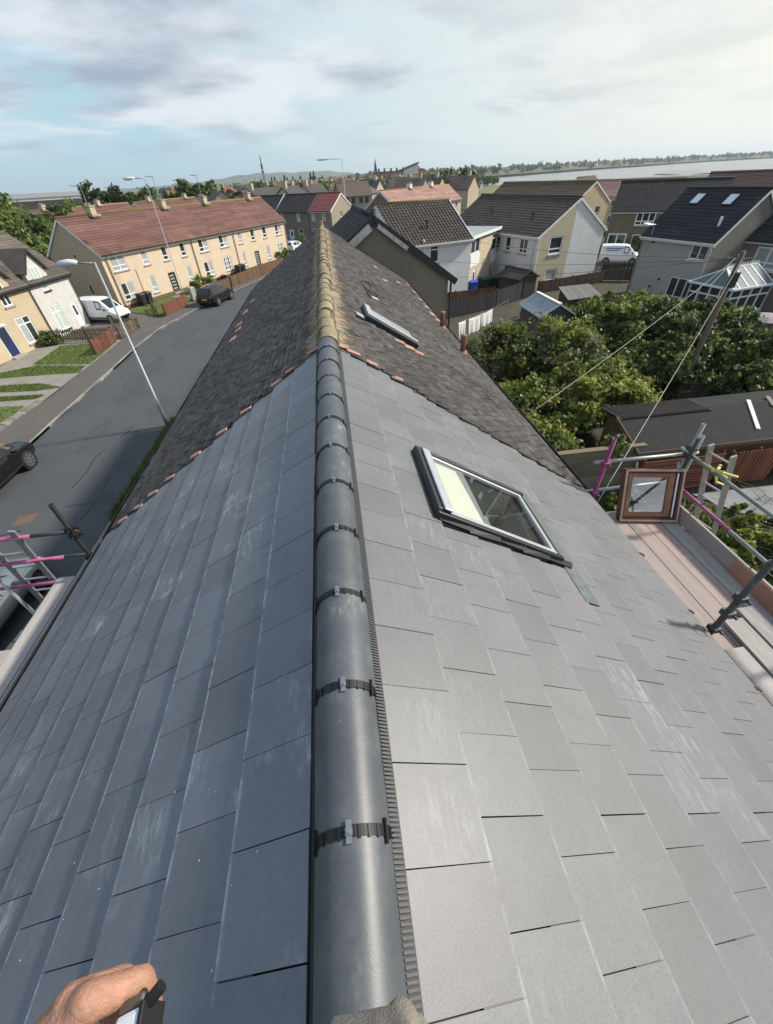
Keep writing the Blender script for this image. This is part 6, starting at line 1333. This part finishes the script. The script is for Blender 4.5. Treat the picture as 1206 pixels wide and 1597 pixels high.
# loose boards
for (lab, x0, x1, y0, y1, z, t) in (('pale loose scaffold board lying next to the slates at the dark end pole', 3.66, 3.885, -2.2, 1.74, 5.012, 0), ('grey loose scaffold board in the middle of the three lying on the platform', 3.90, 4.125, -1.8, 2.05, 5.015, .02), ('grey loose scaffold board by the toe board, outermost of the three', 4.14, 4.365, -1.9, 2.16, 5.022, .03)):
    o = board(None, x0, x1, y0, y1, z, BOARDG, 'loose_board', .038, t); tag(o, lab, 'board')
# old timber roof window leaning on the end rail
WOODW = mat('varnished_pine', (.27, .125, .065), .5, .25, 3, bump=.2, stretch=(3, 3, 3), stain=((.40, .22, .13), 3, .55, .6))
WOODWD = mat('dark_timber_edge', (.11, .055, .035), .7, .25, 4)
lw = thing('old_roof_window', 'removed brown timber roof window leaning on the end guard rail of the scaffold', 'window', (4.145, 3.735, 5.02)); lw.rotation_euler = (rad(-27), rad(0), rad(-11.5))
w2, h = .402, .765
b = MB(); b.box(-w2, -w2 + .055, -.02, .09, 0, h); b.box(w2 - .055, w2, -.02, .09, 0, h); b.box(-w2 + .056, w2 - .056, -.02, .09, 0, .06); b.box(-w2 + .056, w2 - .056, -.02, .09, h - .05, h); b.build('outer_frame', WOODWD, lw, bevel=.004)
b = MB(); b.box(-w2 + .004, -w2 + .03, -.034, -.021, .005, h - .005); b.box(w2 - .03, w2 - .004, -.034, -.021, .005, h - .005); b.box(-w2 + .031, w2 - .031, -.034, -.021, .005, .03); b.box(-w2 + .031, w2 - .031, -.034, -.021, h - .03, h - .005); b.build('edge_bead', mat('pinkish_bead', (.50, .34, .28), .6, .2, 5), lw)
b = MB(); b.box(-w2 + .06, -w2 + .12, -.005, .05, .07, h - .06); b.box(w2 - .20, w2 - .12, -.005, .05, .07, h - .06); b.box(-w2 + .121, w2 - .201, -.005, .05, .07, .135); b.box(-w2 + .121, w2 - .201, -.005, .05, h - .12, h - .06); b.build('sash', WOODW, lw, bevel=.004)
b = MB(); b.box(w2 - .095, w2 - .075, -.01, .03, .07, h - .06); b.build('white_seal', UPVC, lw); b = MB(); b.box(w2 - .118, w2 - .097, .0, .05, .07, h - .06); b.box(w2 - .073, w2 - .058, .0, .05, .07, h - .06); b.build('seal', BLACKP, lw)
PGL = bpy.data.materials.new('old_window_glass'); PGL.use_nodes = True; clearmat(PGL, (.85, .88, .89), .38)
b = MB(); b.quad((-w2 + .11, .02, .125), (w2 - .195, .02, .125), (w2 - .195, .02, h - .11), (-w2 + .11, .02, h - .11)); b.build('pane', PGL, lw)
b = MB(); b.box(.1, .14, -.02, -.006, .09, .105); b.build('catch', CHROME, lw)
for x in (-.25, .30):
    b = MB(); b.box(x - .012, x + .012, .0, .02, -.10 if True else 0, .0); b.box(x - .012, x + .012, .0, .02, h, h + .10); b.build('fixing_strap', mat('dull_strap', (.36, .33, .28), .6, .2, 8, metal=.4), lw)
def ladder(label, top, foot, w, m, n, r_=.03, rung=.014, flat=True):
    top, foot, w = Vector(top), Vector(foot), Vector(w); r = thing('ladder', label, 'ladder', (0, 0, 0))
    for s in (0, 1):
        b = MB(); b.beam(foot + w * s, top + w * s, .028, .075, (1, 0, 0)); b.build('stile', m, r, bevel=.004)
    for k in range(n):
        t = (k + .5) / n; p = foot.lerp(top, t); b = MB(); b.tube([p, p + w], rung, 8); b.build('rung', m, r)
ALU = mat('worn_aluminium', (.52, .52, .51), .42, .2, 8, metal=.6, stain=((.30, .30, .29), 8, .55, .6))
ladder('aluminium ladder tied with yellow rope to the outer scaffold rail', (4.72, 3.93, 6.12), (6.9, 4.0, 0), (.06, -.30, 0), ALU, 24)
ladder('grey ladder standing at the road side end of the front scaffold', (-4.16, 4.0, 5.95), (-5.1, 4.75, 0), (-.36, .0, 0), mat('grey_ladder', (.30, .31, .32), .5, .2, 8, metal=.4), 22)
b = MB(); rng = random.Random(8)
for (p, q) in (((4.66, 3.70, 5.88), (4.76, 3.60, 5.90)), ((4.72, 3.60, 5.90), (4.80, 3.45, 5.92)), ((4.67, 3.78, 5.90), (4.74, 3.52, 5.86)), ((4.72, 3.68, 5.84), (4.77, 3.62, 5.70)), ((4.70, 3.60, 5.76), (4.80, 3.56, 5.72)), ((4.66, 3.62, 5.93), (4.78, 3.72, 5.93))): b.beam(p, q, .035, .022)
tag(b.build('yellow_tie', mat('yellow_strap', (.68, .64, .22), .7, .1, 6), None, bevel=.006), 'knotted pale yellow strap tying the ladder to the rail', 'strap')
sl = thing('scaffold', 'front scaffold end with black upright and pink rails over the road side eave', 'scaffold', (0, 0, 0))
for i, (x0, x1, y1, m) in enumerate(((-3.855, -3.63, 3.97, BOARDG), (-4.09, -3.865, 3.98, BOARDG), (-4.33, -4.10, 2.92, BOARDG), (-4.57, -4.34, 2.90, BOARDG))): board(sl, x0, x1, -3.0, y1, 5.06, m)
pole(sl, (-3.5, 3.97, 3.0), (-3.5, 3.97, 6.29), TUBEK, .027)
pole(sl, (-3.47, 4.02, 5.82), (-4.02, 4.02, 5.822), TUBED, name='guard_rail'); pole(sl, (-4.02, 4.02, 5.822), (-4.95, 4.02, 5.82), PINK, name='guard_rail')
pole(sl, (-3.47, 4.03, 5.41), (-3.85, 4.03, 5.41), TUBED, name='guard_rail'); pole(sl, (-3.85, 4.03, 5.41), (-4.95, 4.03, 5.40), PINK, name='guard_rail'); pole(sl, (-3.6, 4.05, 4.95), (-4.95, 4.05, 4.95), PINK, name='transom')
pole(sl, (-4.8, 4.0, 0), (-4.8, 4.0, 6.2), TUBE); pole(sl, (-4.8, 1.5, 0), (-4.8, 1.5, 6.2), TUBE); pole(sl, (-4.86, -3, 5.82), (-4.86, 4.3, 5.82), TUBE, name='guard_rail')
for p in ((-3.5, 3.97, 5.80), (-3.5, 3.97, 5.90), (-3.5, 3.97, 5.42), (-4.8, 4.0, 5.82), (-4.8, 4.0, 5.41)): coupler(sl, p, TUBEK if p[0] > -4 else TUBE)
# ------------------------------------------------------------------ far town and shore
FARW = [mat('far_wall_%s' % c, col, .95, .1, .2) for c, col in (('cream', (.42, .36, .27)), ('white', (.55, .55, .54)), ('grey', (.26, .25, .23)), ('brick', (.26, .13, .09)))]
FARR = [mat('far_roof_%s' % c, col, .9, .25, .15) for c, col in (('red', (.20, .09, .07)), ('dark', (.06, .055, .055)), ('brown', (.11, .085, .07)), ('orange', (.25, .14, .07)))]
RN = ('red', 'dark', 'brown', 'orange tinted'); WN = ('cream', 'white', 'grey', 'brick')
rng = random.Random(21); protos = {}
def far_house(x, y, z, th, wi, ri, L=9, Wd=7, he=5, hr=7.8):
    k = (wi, ri, L)
    if k not in protos:
        root = thing('distant_house', 'distant %s walled house with %s roof among the town roofs' % (WN[wi], RN[ri]), 'house', (x, y, z), rad(th), '%s houses with %s roofs in the far town' % (WN[wi], RN[ri]))
        b = MB(); b.prism([(-L / 2, -Wd / 2, 0), (-L / 2, Wd / 2, 0), (-L / 2, Wd / 2, he), (-L / 2, 0, hr), (-L / 2, -Wd / 2, he)], (0, 0, 0), (L, 0, 0)); b.build('wall', FARW[wi], root)
        for s in (-1, 1):
            b = MB(); b.hexa([(-L / 2 - .2, s * (Wd / 2 + .3), he - .2), (L / 2 + .2, s * (Wd / 2 + .3), he - .2), (L / 2 + .2, 0, hr + .02), (-L / 2 - .2, 0, hr + .02), (-L / 2 - .2, s * (Wd / 2 + .3), he), (L / 2 + .2, s * (Wd / 2 + .3), he), (L / 2 + .2, 0, hr + .22), (-L / 2 - .2, 0, hr + .22)]); b.build('roof', FARR[ri], root)
        b = MB(); b.box(-L * .36, -L * .27, -.4, .4, hr - .4, hr + 1.1); b.build('chimney', FARW[wi], root)
        for u in (-3, -1, 1.2, 3):
            for z0 in (1, 3.4): b = MB(); b.box(u - .5, u + .5, -Wd / 2 - .04, -Wd / 2 + .02, z0, z0 + 1.2); b.build('window', GLASSD, root)
        protos[k] = root; return root
    return dup(protos[k], (x, y, z), rad(th))
rows = [(118, -26, 30, 8), (135, -20, 44, 8), (165, -45, 30, 8), (205, -60, 60, 11), (250, -75, 68, 12), (310, -90, 92, 13), (390, -110, 115, 15), (480, -150, 130, 17), (590, -180, 150, 17), (720, -230, 165, 18)]
skip = lambda x, y: (y < 140 and (-6 < x < 32)) or (150 < y < 172 and -12 < x < 24)
for (y, xa, xb, n) in rows:
    for i in range(n):
        x = xa + (xb - xa) * (i + rng.uniform(.2, .8)) / n; yy = y + rng.uniform(-12, 12)
        if skip(x, yy): continue
        far_house(x, yy, max(0, (y - 300) * .004), rng.choice((20, 65, 110, 145)) + rng.uniform(-8, 8), rng.choice((0, 0, 1, 2, 3)), rng.choice((0, 1, 1, 2, 2, 3)))
# church spire and the tall blocks on the skyline
r = thing('church', 'dark church steeple standing over the far town roofs', 'church', (67, 610, 0)); b = MB(); b.box(-1.8, 1.8, -1.8, 1.8, 0, 13); b.build('tower', FARW[2], r); b = MB(); b.add([(-1.8, -1.8, 13), (1.8, -1.8, 13), (1.8, 1.8, 13), (-1.8, 1.8, 13), (0, 0, 25)], [(0, 1, 4), (1, 2, 4), (2, 3, 4), (3, 0, 4)]); b.build('spire', FARR[1], r); b = MB(); b.prism([(1.8, -6, 0), (1.8, 6, 0), (1.8, 6, 7), (1.8, 0, 11), (1.8, -6, 7)], (0, 0, 0), (20, 0, 0)); b.build('nave', FARW[2], r)
r = thing('sloping_roofed_hall', 'pale hall with a steep slanting roof on the town skyline', 'hall', (95, 560, 1)); b = MB(); b.prism([(-12, -8, 0), (12, -8, 0), (12, -8, 16), (9, -8, 15), (-12, -8, 9)], (0, -8, 0), (0, 8, 0)); b.build('wall', FARW[1], r); b = MB(); b.hexa([(-14, -9, 9), (13, -9, 16.4), (13, 9, 16.4), (-14, 9, 9), (-14, -9, 9.8), (13, -9, 17.2), (13, 9, 17.2), (-14, 9, 9.8)]); b.build('roof', FARR[1], r)
for x, y, h, lab in ((108, 600, 11, 'brick mill block with tall stacks beside the slanting hall'), (70, 520, 10, 'brick block with chimneys nearer the church steeple')):
    r = thing('brick_block', lab, 'building', (x, y, 1), rad(10)); b = MB(); b.box(-14, 14, -6, 6, 0, h); b.build('wall', FARW[3], r); b = MB(); b.box(-14.4, 14.4, -6.4, 6.4, h, h + .8); b.build('roof', FARR[1], r)
    for u in (-10, -4, 3, 9): b = MB(); b.box(u - .8, u + .8, -.8, .8, h + .8, h + 3.2); b.build('chimney', FARW[3], r)
# tree clumps through the town
proto_t = None
def far_tree(x, y, z, s, lab, grp, m, conifer=False):
    key = (lab); g = protos.get(key)
    if g is None:
        g = thing('conifer_tree' if conifer else 'distant_tree', lab, 'tree', (x, y, z), 0, grp); cl = []
        if conifer: cl = [(0, 0, 1 + i * .9, 1.7 * (1 - i / 11)) for i in range(10)]
        else:
            for i in range(18): t = rng.random() * 2 * pi; u = rng.uniform(-.8, 1); q = sqrt(1 - u * u); cl.append((3 * q * cos(t), 3 * q * sin(t), 4.4 + 2.6 * u, rng.uniform(1.0, 1.8)))
        link('crown', leaf_mesh('crown', cl, 900, .8, m, 77 + len(protos)), g); b = MB(); b.tube([(0, 0, 0), (0, 0, 5)], [.3, .12], 6); b.build('trunk', BARK, g); protos[key] = g
        g.scale = (s, s, s); return
    o = dup(g, (x, y, z), rng.uniform(0, 6)); o.scale = (s, s, s * rng.uniform(.85, 1.15))
for i in range(14): far_tree(-52 + i * 4 + rng.uniform(-4, 4), 520 + rng.uniform(-30, 30), 0, rng.uniform(1.0, 1.5), 'dark pointed conifer in the clump beside the radio mast', 'conifers by the radio mast', [LEAFD], True)
for i in range(70):
    y = rng.choice((150, 190, 230, 280, 350, 430, 530, 650, 760)) + rng.uniform(-15, 15); x = rng.uniform(-.30, .19) * y
    if skip(x, y): continue
    far_tree(x, y, 0, rng.uniform(.55, 1.0) * (1 if y < 400 else 1.3), 'rounded green tree scattered between the far town roofs', 'trees in the far town', [LEAF, LEAFD])
for i in range(9): far_tree(27 + i * 2.4 + rng.uniform(-1, 1), 152 + rng.uniform(-5, 5), 0, rng.uniform(.75, 1.05), 'dark green tree in the clump behind the orange lichened terrace', 'tree clump behind the lichened terrace', [LEAFD, LEAF])
for i in range(26): far_tree(70 + i * 2.5 + rng.uniform(-3, 3), 300 + i * 3 + rng.uniform(-8, 8), 0, rng.uniform(.45, .7), 'low round bush along the field edge before the mudflats', 'bushes along the shore field', [LEAF, LEAFD])
# far shore: rising ground, woodland, flats and houses
def shore():
    line = [Vector((p[0], p[1], 0)) for p in [(112, 600), (150, 760), (190, 842), (295, 881), (362, 933), (602, 1154), (881, 1335), (1273, 1591), (1700, 1650), (2600, 1900)]]
    vs = []; fs = []; rng = random.Random(4); N = 90; prof = [(0, -2.0), (25, 1.5), (90, 5), (200, 9), (420, 12), (800, 6), (1300, 0)]
    P = []; tot = sum((line[i + 1] - line[i]).length for i in range(len(line) - 1))
    for k in range(N + 1):
        d = tot * k / N
        for i in range(len(line) - 1):
            l = (line[i + 1] - line[i]).length
            if d <= l + 1e-6: P.append(line[i].lerp(line[i + 1], min(1, d / l))); break
            d -= l
    out = Vector((-.66, .75, 0))
    for k, p in enumerate(P):
        f = min(1, k / 14)
        for (o, z) in prof: vs.append(p + out * o * (.4 + .6 * f) + Vector((0, 0, z * f * (1 + .18 * sin(k * .5)) - .02)))
    m = len(prof)
    for k in range(N):
        for j in range(m - 1): fs.append((k * m + j, (k + 1) * m + j, (k + 1) * m + j + 1, k * m + j + 1))
    b = MB(); b.add(vs, fs); o = b.build('shore_hill', mat('shore_land', (.085, .095, .05), .95, .3, .02, stain=((.14, .145, .07), .008, .60, .7)), None, True); o['kind'] = 'structure'
    cl = []
    for k, p in enumerate(P[4:], 4):
        f = min(1, k / 14)
        for j in range(7):
            o = rng.uniform(20, 260); s = rng.uniform(3, 6.5); cl.append((*(p + out * o * (.4 + .6 * f) + Vector((rng.uniform(-15, 15), rng.uniform(-15, 15), f * min(9, 1 + o * .04) + s * .6))), s))
    stuff(link('far_woodland', leaf_mesh('far_woodland', cl, 26000, 2.6, [LEAFD, LEAF], 55)))
    return P, out
SP, SO = shore()
for i, (k, o) in enumerate([(26, 60), (27, 75), (28, 60), (24, 80), (23, 65), (30, 60), (34, 70), (37, 60), (40, 60), (29, 90)]):
    p = SP[k] + SO * o; far_house(p.x, p.y, 4.5, 30 + 20 * i, 1 if i % 2 else 0, (0, 1, 2)[i % 3])
for (k0, n, h, lab, nm) in ((59, 6, 14, 'long pale apartment block on the far shore across the bay', 'apartment_block'), (65, 9, 16, 'longer stepped apartment block on the far shore near the picture edge', 'apartment_block')):
    p = SP[k0] + SO * 12; q = SP[k0 + (3 if n < 8 else 5)] + SO * 12; d = (q - p); L = d.length; r = thing(nm, lab, 'apartments', (p.x, p.y, 0), atan2(d.y, d.x))
    b = MB(); b.box(0, L, 0, 14, 0, h); b.build('wall', FARW[2], r)
    for i in range(n): b = MB(); u = L * i / n; b.box(u + 2, u + L / n - 2, -1.0, 13, h, h + 2.5 + 1.5 * (i % 2)); b.build('roof', FARR[1], r)
    for z in range(2, h, 3):
        for i in range(n * 2): b = MB(); u = L * (i + .2) / (2 * n); b.box(u, u + L / (4 * n), -.3, .2, z, z + 1.6); b.build('window', WPAINT if i % 2 else GLASSD, r)
for i in range(5):
    far_tree(150 + 40 * i, 800 + 20 * i, 0, 1.4, 'rounded green tree scattered between the far town roofs', 'trees in the far town', [LEAF, LEAFD])
r = thing('shore_shed', 'small pale blue white shed on the edge of the shore field', 'shed', (92, 300, 0), .4); b = MB(); b.box(-5, 5, -3, 3, 0, 3); b.build('wall', mat('pale_blue_wall', (.45, .52, .56), .7), r); b = MB(); b.prism([(-5.3, -3.3, 3), (-5.3, 3.3, 3), (-5.3, 0, 4.2)], (0, 0, 0), (10.6, 0, 0)); b.build('roof', FARR[1], r)
# hills on the horizon
b = MB(); vs = []; fs = []; N = 60
for k in range(N + 1):
    t = k / N; x = -1500 + 2100 * t; hh = 9 + 26 * math.exp(-((t - .52) / .20) ** 2) + 14 * math.exp(-((t - .75) / .10) ** 2) + 1.5 * sin(k * 1.3)
    if t > .9: hh *= (1 - t) / .1
    for (o, f) in ((0, 0), (350, .75), (600, 1), (1100, .7), (1700, 0)): vs.append((x, 3300 + o, hh * f * 1.7 - .02))
for k in range(N):
    for j in range(4): fs.append((k * 5 + j, (k + 1) * 5 + j, (k + 1) * 5 + j + 1, k * 5 + j + 1))
b.add(vs, fs); o = b.build('hill', mat('hill_grass', (.075, .10, .055), .95, .3, .004), None, True); o['kind'] = 'structure'
# ------------------------------------------------------------------ air
b = MB(); b.box(-6400, 6950, -950, 6600, -4.0, 75.0); hz = b.build('haze', None, None) if False else None
hm = bpy.data.materials.new('haze_air'); hm.use_nodes = True; N = hm.node_tree.nodes; N.clear(); v = N.new('ShaderNodeVolumePrincipled'); v.inputs['Color'].default_value = (.80, .90, 1.0, 1); v.inputs['Density'].default_value = HAZE if 'HAZE' in globals() else 0.00014; v.inputs['Anisotropy'].default_value = .2
om = N.new('ShaderNodeOutputMaterial'); hm.node_tree.links.new(v.outputs[0], om.inputs['Volume'])
hz = b.build('haze', hm, None); stuff(hz)
# ------------------------------------------------------------------ the roofer at the ridge: hand, knee and the rest of the figure
SKIN = mat('tanned_skin', (.36, .19, .128), .5, .16, 30, bump=.25, bscale=260, spec=.4, stain=((.50, .25, .17), 60, .5, .45), stain2=((.28, .115, .075), 35, .58, .4))
NAIL = mat('finger_nail', (.50, .30, .24), .35, .1, 60)
TROU = mat('grey_work_trousers', (.155, .148, .138), .95, .25, 14, bump=.5, bscale=300, stain=((.24, .225, .20), 18, .55, .6), stain2=((.08, .075, .07), 25, .6, .5))
PATCH = mat('cream_knee_patch', (.27, .245, .205), .95, .25, 18, bump=.5, bscale=260, stain=((.26, .22, .18), 30, .55, .6))
JACK = mat('dark_work_jacket', (.035, .04, .05), .9, .2, 12, bump=.4, bscale=120)
HAIR = mat('short_brown_hair', (.05, .033, .022), .8, .3, 60, bump=.6, bscale=200)
BOOT = mat('tan_boot_leather', (.16, .10, .06), .7, .25, 14)
def capsule(b, p, q, r0, r1, n=14):
    p, q = Vector(p), Vector(q); d = q - p; L = d.length; d.normalize(); pts = []; rs = []
    for k in range(6): a = pi / 2 * k / 5; pts.append(p - d * r0 * cos(a)); rs.append(max(1e-4, r0 * sin(a)))
    for k in range(6): a = pi / 2 * k / 5; pts.append(q + d * r1 * sin(a)); rs.append(max(1e-4, r1 * cos(a)))
    b.tube(pts, rs, n)
def chain(b, pts, rs):
    for i in range(len(pts) - 1): capsule(b, pts[i], pts[i + 1], rs[i], rs[i + 1])
def skinned(name, b, m, root, voxel, smooth=4):
    o = b.build(name, m, root, True); r = o.modifiers.new('join', 'REMESH'); r.mode = 'VOXEL'; r.voxel_size = voxel; r.use_smooth_shade = True
    s = o.modifiers.new('soft', 'SMOOTH'); s.iterations = smooth; s.factor = .5; return o
per = thing('person', 'roofer sitting astride the ridge, tanned hand gripping a small tool, grey trousered knee', 'person', (0, 0, 0))
b = MB()
wr = Vector((-.318, -.062, 8.545))
MC = [Vector(p) for p in ((-.2262, .020, 8.5765), (-.2405, .0215, 8.569), (-.2570, .0145, 8.555), (-.2730, .003, 8.538))]
F = [[(-.2262, .020, 8.5765), (-.2020, .0262, 8.5530), (-.2000, .0120, 8.5290), (-.2045, .0000, 8.5130)],
     [(-.2405, .0215, 8.569), (-.2255, .0295, 8.5340), (-.2230, .0165, 8.5060), (-.2275, .0040, 8.4900)],
     [(-.2570, .0145, 8.555), (-.2500, .0255, 8.5180), (-.2470, .0140, 8.4900), (-.2480, .0020, 8.4770)],
     [(-.2730, .003, 8.538), (-.2730, .0130, 8.5060), (-.2690, .0050, 8.4840), (-.2660, -.0050, 8.4740)]]
RR = [(.0118, .0098, .0086, .0072), (.0120, .0098, .0086, .0072), (.0113, .0092, .0080, .0068), (.0100, .0080, .0070, .0060)]
for f, r in zip(F, RR): chain(b, f, r)
for i in range(3):
    for t in (0.0, .5): p = MC[i].lerp(MC[i + 1], t); capsule(b, wr.lerp(p, .25), p - Vector((0, 0, .003)), .020, .0115)
capsule(b, wr.lerp(MC[3], .25), MC[3], .019, .0105)
capsule(b, wr + Vector((.02, .0, -.004)), Vector((-.262, -.028, 8.562)), .022, .018)
chain(b, [(-.285, -.045, 8.562), (-.238, -.024, 8.574), (-.206, -.0150, 8.5720), (-.1930, -.004, 8.5640)], (.018, .0135, .0110, .0090))
chain(b, [(-.318, -.062, 8.545), (-.40, -.22, 8.42), (-.43, -.30, 8.38)], (.026, .041, .046))
chain(b, [(-.09, -.44, 8.42), (-.08, -.42, 8.52)], (.058, .056))
capsule(b, (-.075, -.41, 8.66), (-.07, -.37, 8.70), .078, .080); capsule(b, (-.07, -.345, 8.60), (-.07, -.34, 8.64), .052, .058); capsule(b, (-.07, -.283, 8.655), (-.07, -.278, 8.635), .010, .014)
for s in (-1, 1): capsule(b, (-.07 + s * .078, -.39, 8.66), (-.07 + s * .08, -.395, 8.635), .014, .010)
# right hand that holds the camera, kept behind it
chain(b, [(.24, -.30, 8.45), (.14, -.20, 8.72), (.075, -.115, 8.88)], (.042, .034, .025))
capsule(b, (.075, -.115, 8.88), (.055, -.085, 8.935), .024, .020)
for i in range(4): chain(b, [(.050 - .004 * i, -.082 + .001 * i, 8.955 - .018 * i), (.020 - .004 * i, -.066, 8.962 - .018 * i), (-.006, -.070, 8.955 - .017 * i)], (.0095, .0085, .007))
chain(b, [(.06, -.10, 8.92), (.035, -.11, 8.955), (.015, -.105, 8.97)], (.012, .010, .0085))
b.v = [(p[0], p[1] - .006, p[2] - .002) if p[0] < -.15 else p for p in b.v]
body = skinned('body', b, SKIN, per, .0032, 2)
for (p, d, n) in ((F[0][3], (-.3, -.75, -.5), (.7, -.2, .4)),):
    p = Vector(p); b = MB(); b.obox(p + Vector((.0045, -.012, -.0015)), (.001, -.010, -.006), (.0, .004, -.007), (.0022, 0, 0)); b.build('nail', NAIL, per, bevel=.0012)
b = MB()   # jacket
chain(b, [(-.10, -.56, 7.88), (-.10, -.53, 8.12), (-.09, -.48, 8.30)], (.15, .165, .15)); capsule(b, (-.27, -.46, 8.34), (.10, -.46, 8.34), .085, .085); capsule(b, (-.20, -.52, 7.95), (.0, -.52, 7.95), .13, .13)
chain(b, [(-.29, -.46, 8.34), (-.43, -.33, 8.32), (-.425, -.285, 8.385)], (.075, .062, .058)); chain(b, [(.11, -.46, 8.34), (.26, -.32, 8.40), (.20, -.265, 8.56)], (.075, .060, .054))
skinned('jacket', b, JACK, per, .012, 6)
b = MB()   # trousers: near knee drawn up on the ridge, the other leg down the sunny slope
chain(b, [(-.12, -.55, 7.85), (-.085, -.30, 8.02), (-.072, -.094, 8.075)], (.115, .095, .070)); chain(b, [(-.072, -.092, 8.072), (-.09, -.13, 7.86), (-.12, -.15, 7.70)], (.068, .060, .05))
chain(b, [(-.08, -.55, 7.85), (.20, -.40, 7.62), (.42, -.30, 7.44)], (.115, .09, .07)); chain(b, [(.42, -.30, 7.44), (.55, -.42, 7.27), (.68, -.52, 7.19)], (.068, .06, .05))
capsule(b, (-.2, -.57, 7.80), (.0, -.57, 7.80), .115, .115)
for k in range(7):   # crumpled folds over the kneecap
    a = .5 * k - 1.2; chain(b, [(-.135 + .02 * k, -.14, 8.115 - .006 * (k % 3)), (-.125 + .018 * k, -.058 - .004 * (k % 2), 8.112 + .006 * sin(k * 2.1)), (-.118 + .014 * k, -.026, 8.075)], (.014, .020, .014))
b.v = [(p[0], p[1] - .016, p[2] - .004) for p in b.v]
skinned('trousers', b, TROU, per, .006, 2)
b = MB(); chain(b, [(-.030, -.115, 8.082), (-.026, -.052, 8.068), (-.022, -.03, 8.03)], (.032, .032, .028)); chain(b, [(-.010, -.12, 8.058), (-.002, -.062, 8.044), (-.002, -.045, 8.01)], (.028, .028, .024)); b.v = [(p[0] - .004, p[1] - .022, p[2] - .012) for p in b.v]; skinned('knee_patch', b, PATCH, per, .005, 3)
b = MB(); chain(b, [(-.12, -.22, 7.66), (-.10, -.135, 7.645), (-.09, -.19, 7.64)], (.045, .042, .04)); skinned('boot', b, BOOT, per, .008, 4)
b = MB(); chain(b, [(.68, -.52, 7.17), (.72, -.45, 7.13), (.75, -.38, 7.10)], (.045, .042, .038)); skinned('boot', b, BOOT, per, .008, 4)
b = MB(); capsule(b, (-.072, -.425, 8.705), (-.07, -.385, 8.728), .080, .078); b.build('hair', HAIR, per, True)
for s in (-1, 1):
    b = MB(); b.tube([(-.07 + s * .030, -.296, 8.665), (-.07 + s * .030, -.288, 8.665)], .011, 10); b.build('eye', UPVC, per)
b = MB(); b.beam((-.092, -.286, 8.60), (-.048, -.286, 8.60), .006, .008); b.build('mouth', mat('lip', (.35, .13, .10), .5), per)
# the small tool in the hand
tl = thing('hand_tool', 'small white and black hand tool with a stubby black nozzle held in the tanned hand', 'tool', (0, 0, 0))
a, c = Vector((-.1905, -.036, 8.5700)), Vector((-.1965, .006, 8.5620)); d = (c - a).normalized(); up = Vector((-.35, .10, .93)); r_ = d.cross(up).normalized(); up = r_.cross(d)
L = (c - a).length
b = MB(); b.obox(a - r_ * .010 - up * .013, d * L, r_ * .020, up * .020); b.build('tool_body', mat('white_tool_plastic', (.74, .78, .80), .35, .05, 20), tl, bevel=.003)
b = MB(); b.obox(a + d * L * .10 - r_ * .006 + up * .0072, d * L * .42, r_ * .011, up * .0014); b.build('tool_window', BLACKP, tl, bevel=.002)
b = MB(); b.obox(a + d * L * .0 + r_ * .0102 - up * .014, d * L * 1.04, r_ * .0034, up * .022); b.build('tool_edge', BLACKP, tl, bevel=.001)
b = MB(); b.obox(a + d * L - r_ * .010 - up * .012, d * .007, r_ * .020, up * .018); b.build('tool_cap', mat('dull_brown_metal', (.16, .13, .11), .4, .2, 30, metal=.5), tl, bevel=.002)
b = MB(); q = c + r_ * .006 + up * .001 - d * .002; b.tube([q, q + (r_ * .9 + d * .45).normalized() * .017], .0042, 12); b.build('nozzle', BLACKP, tl)
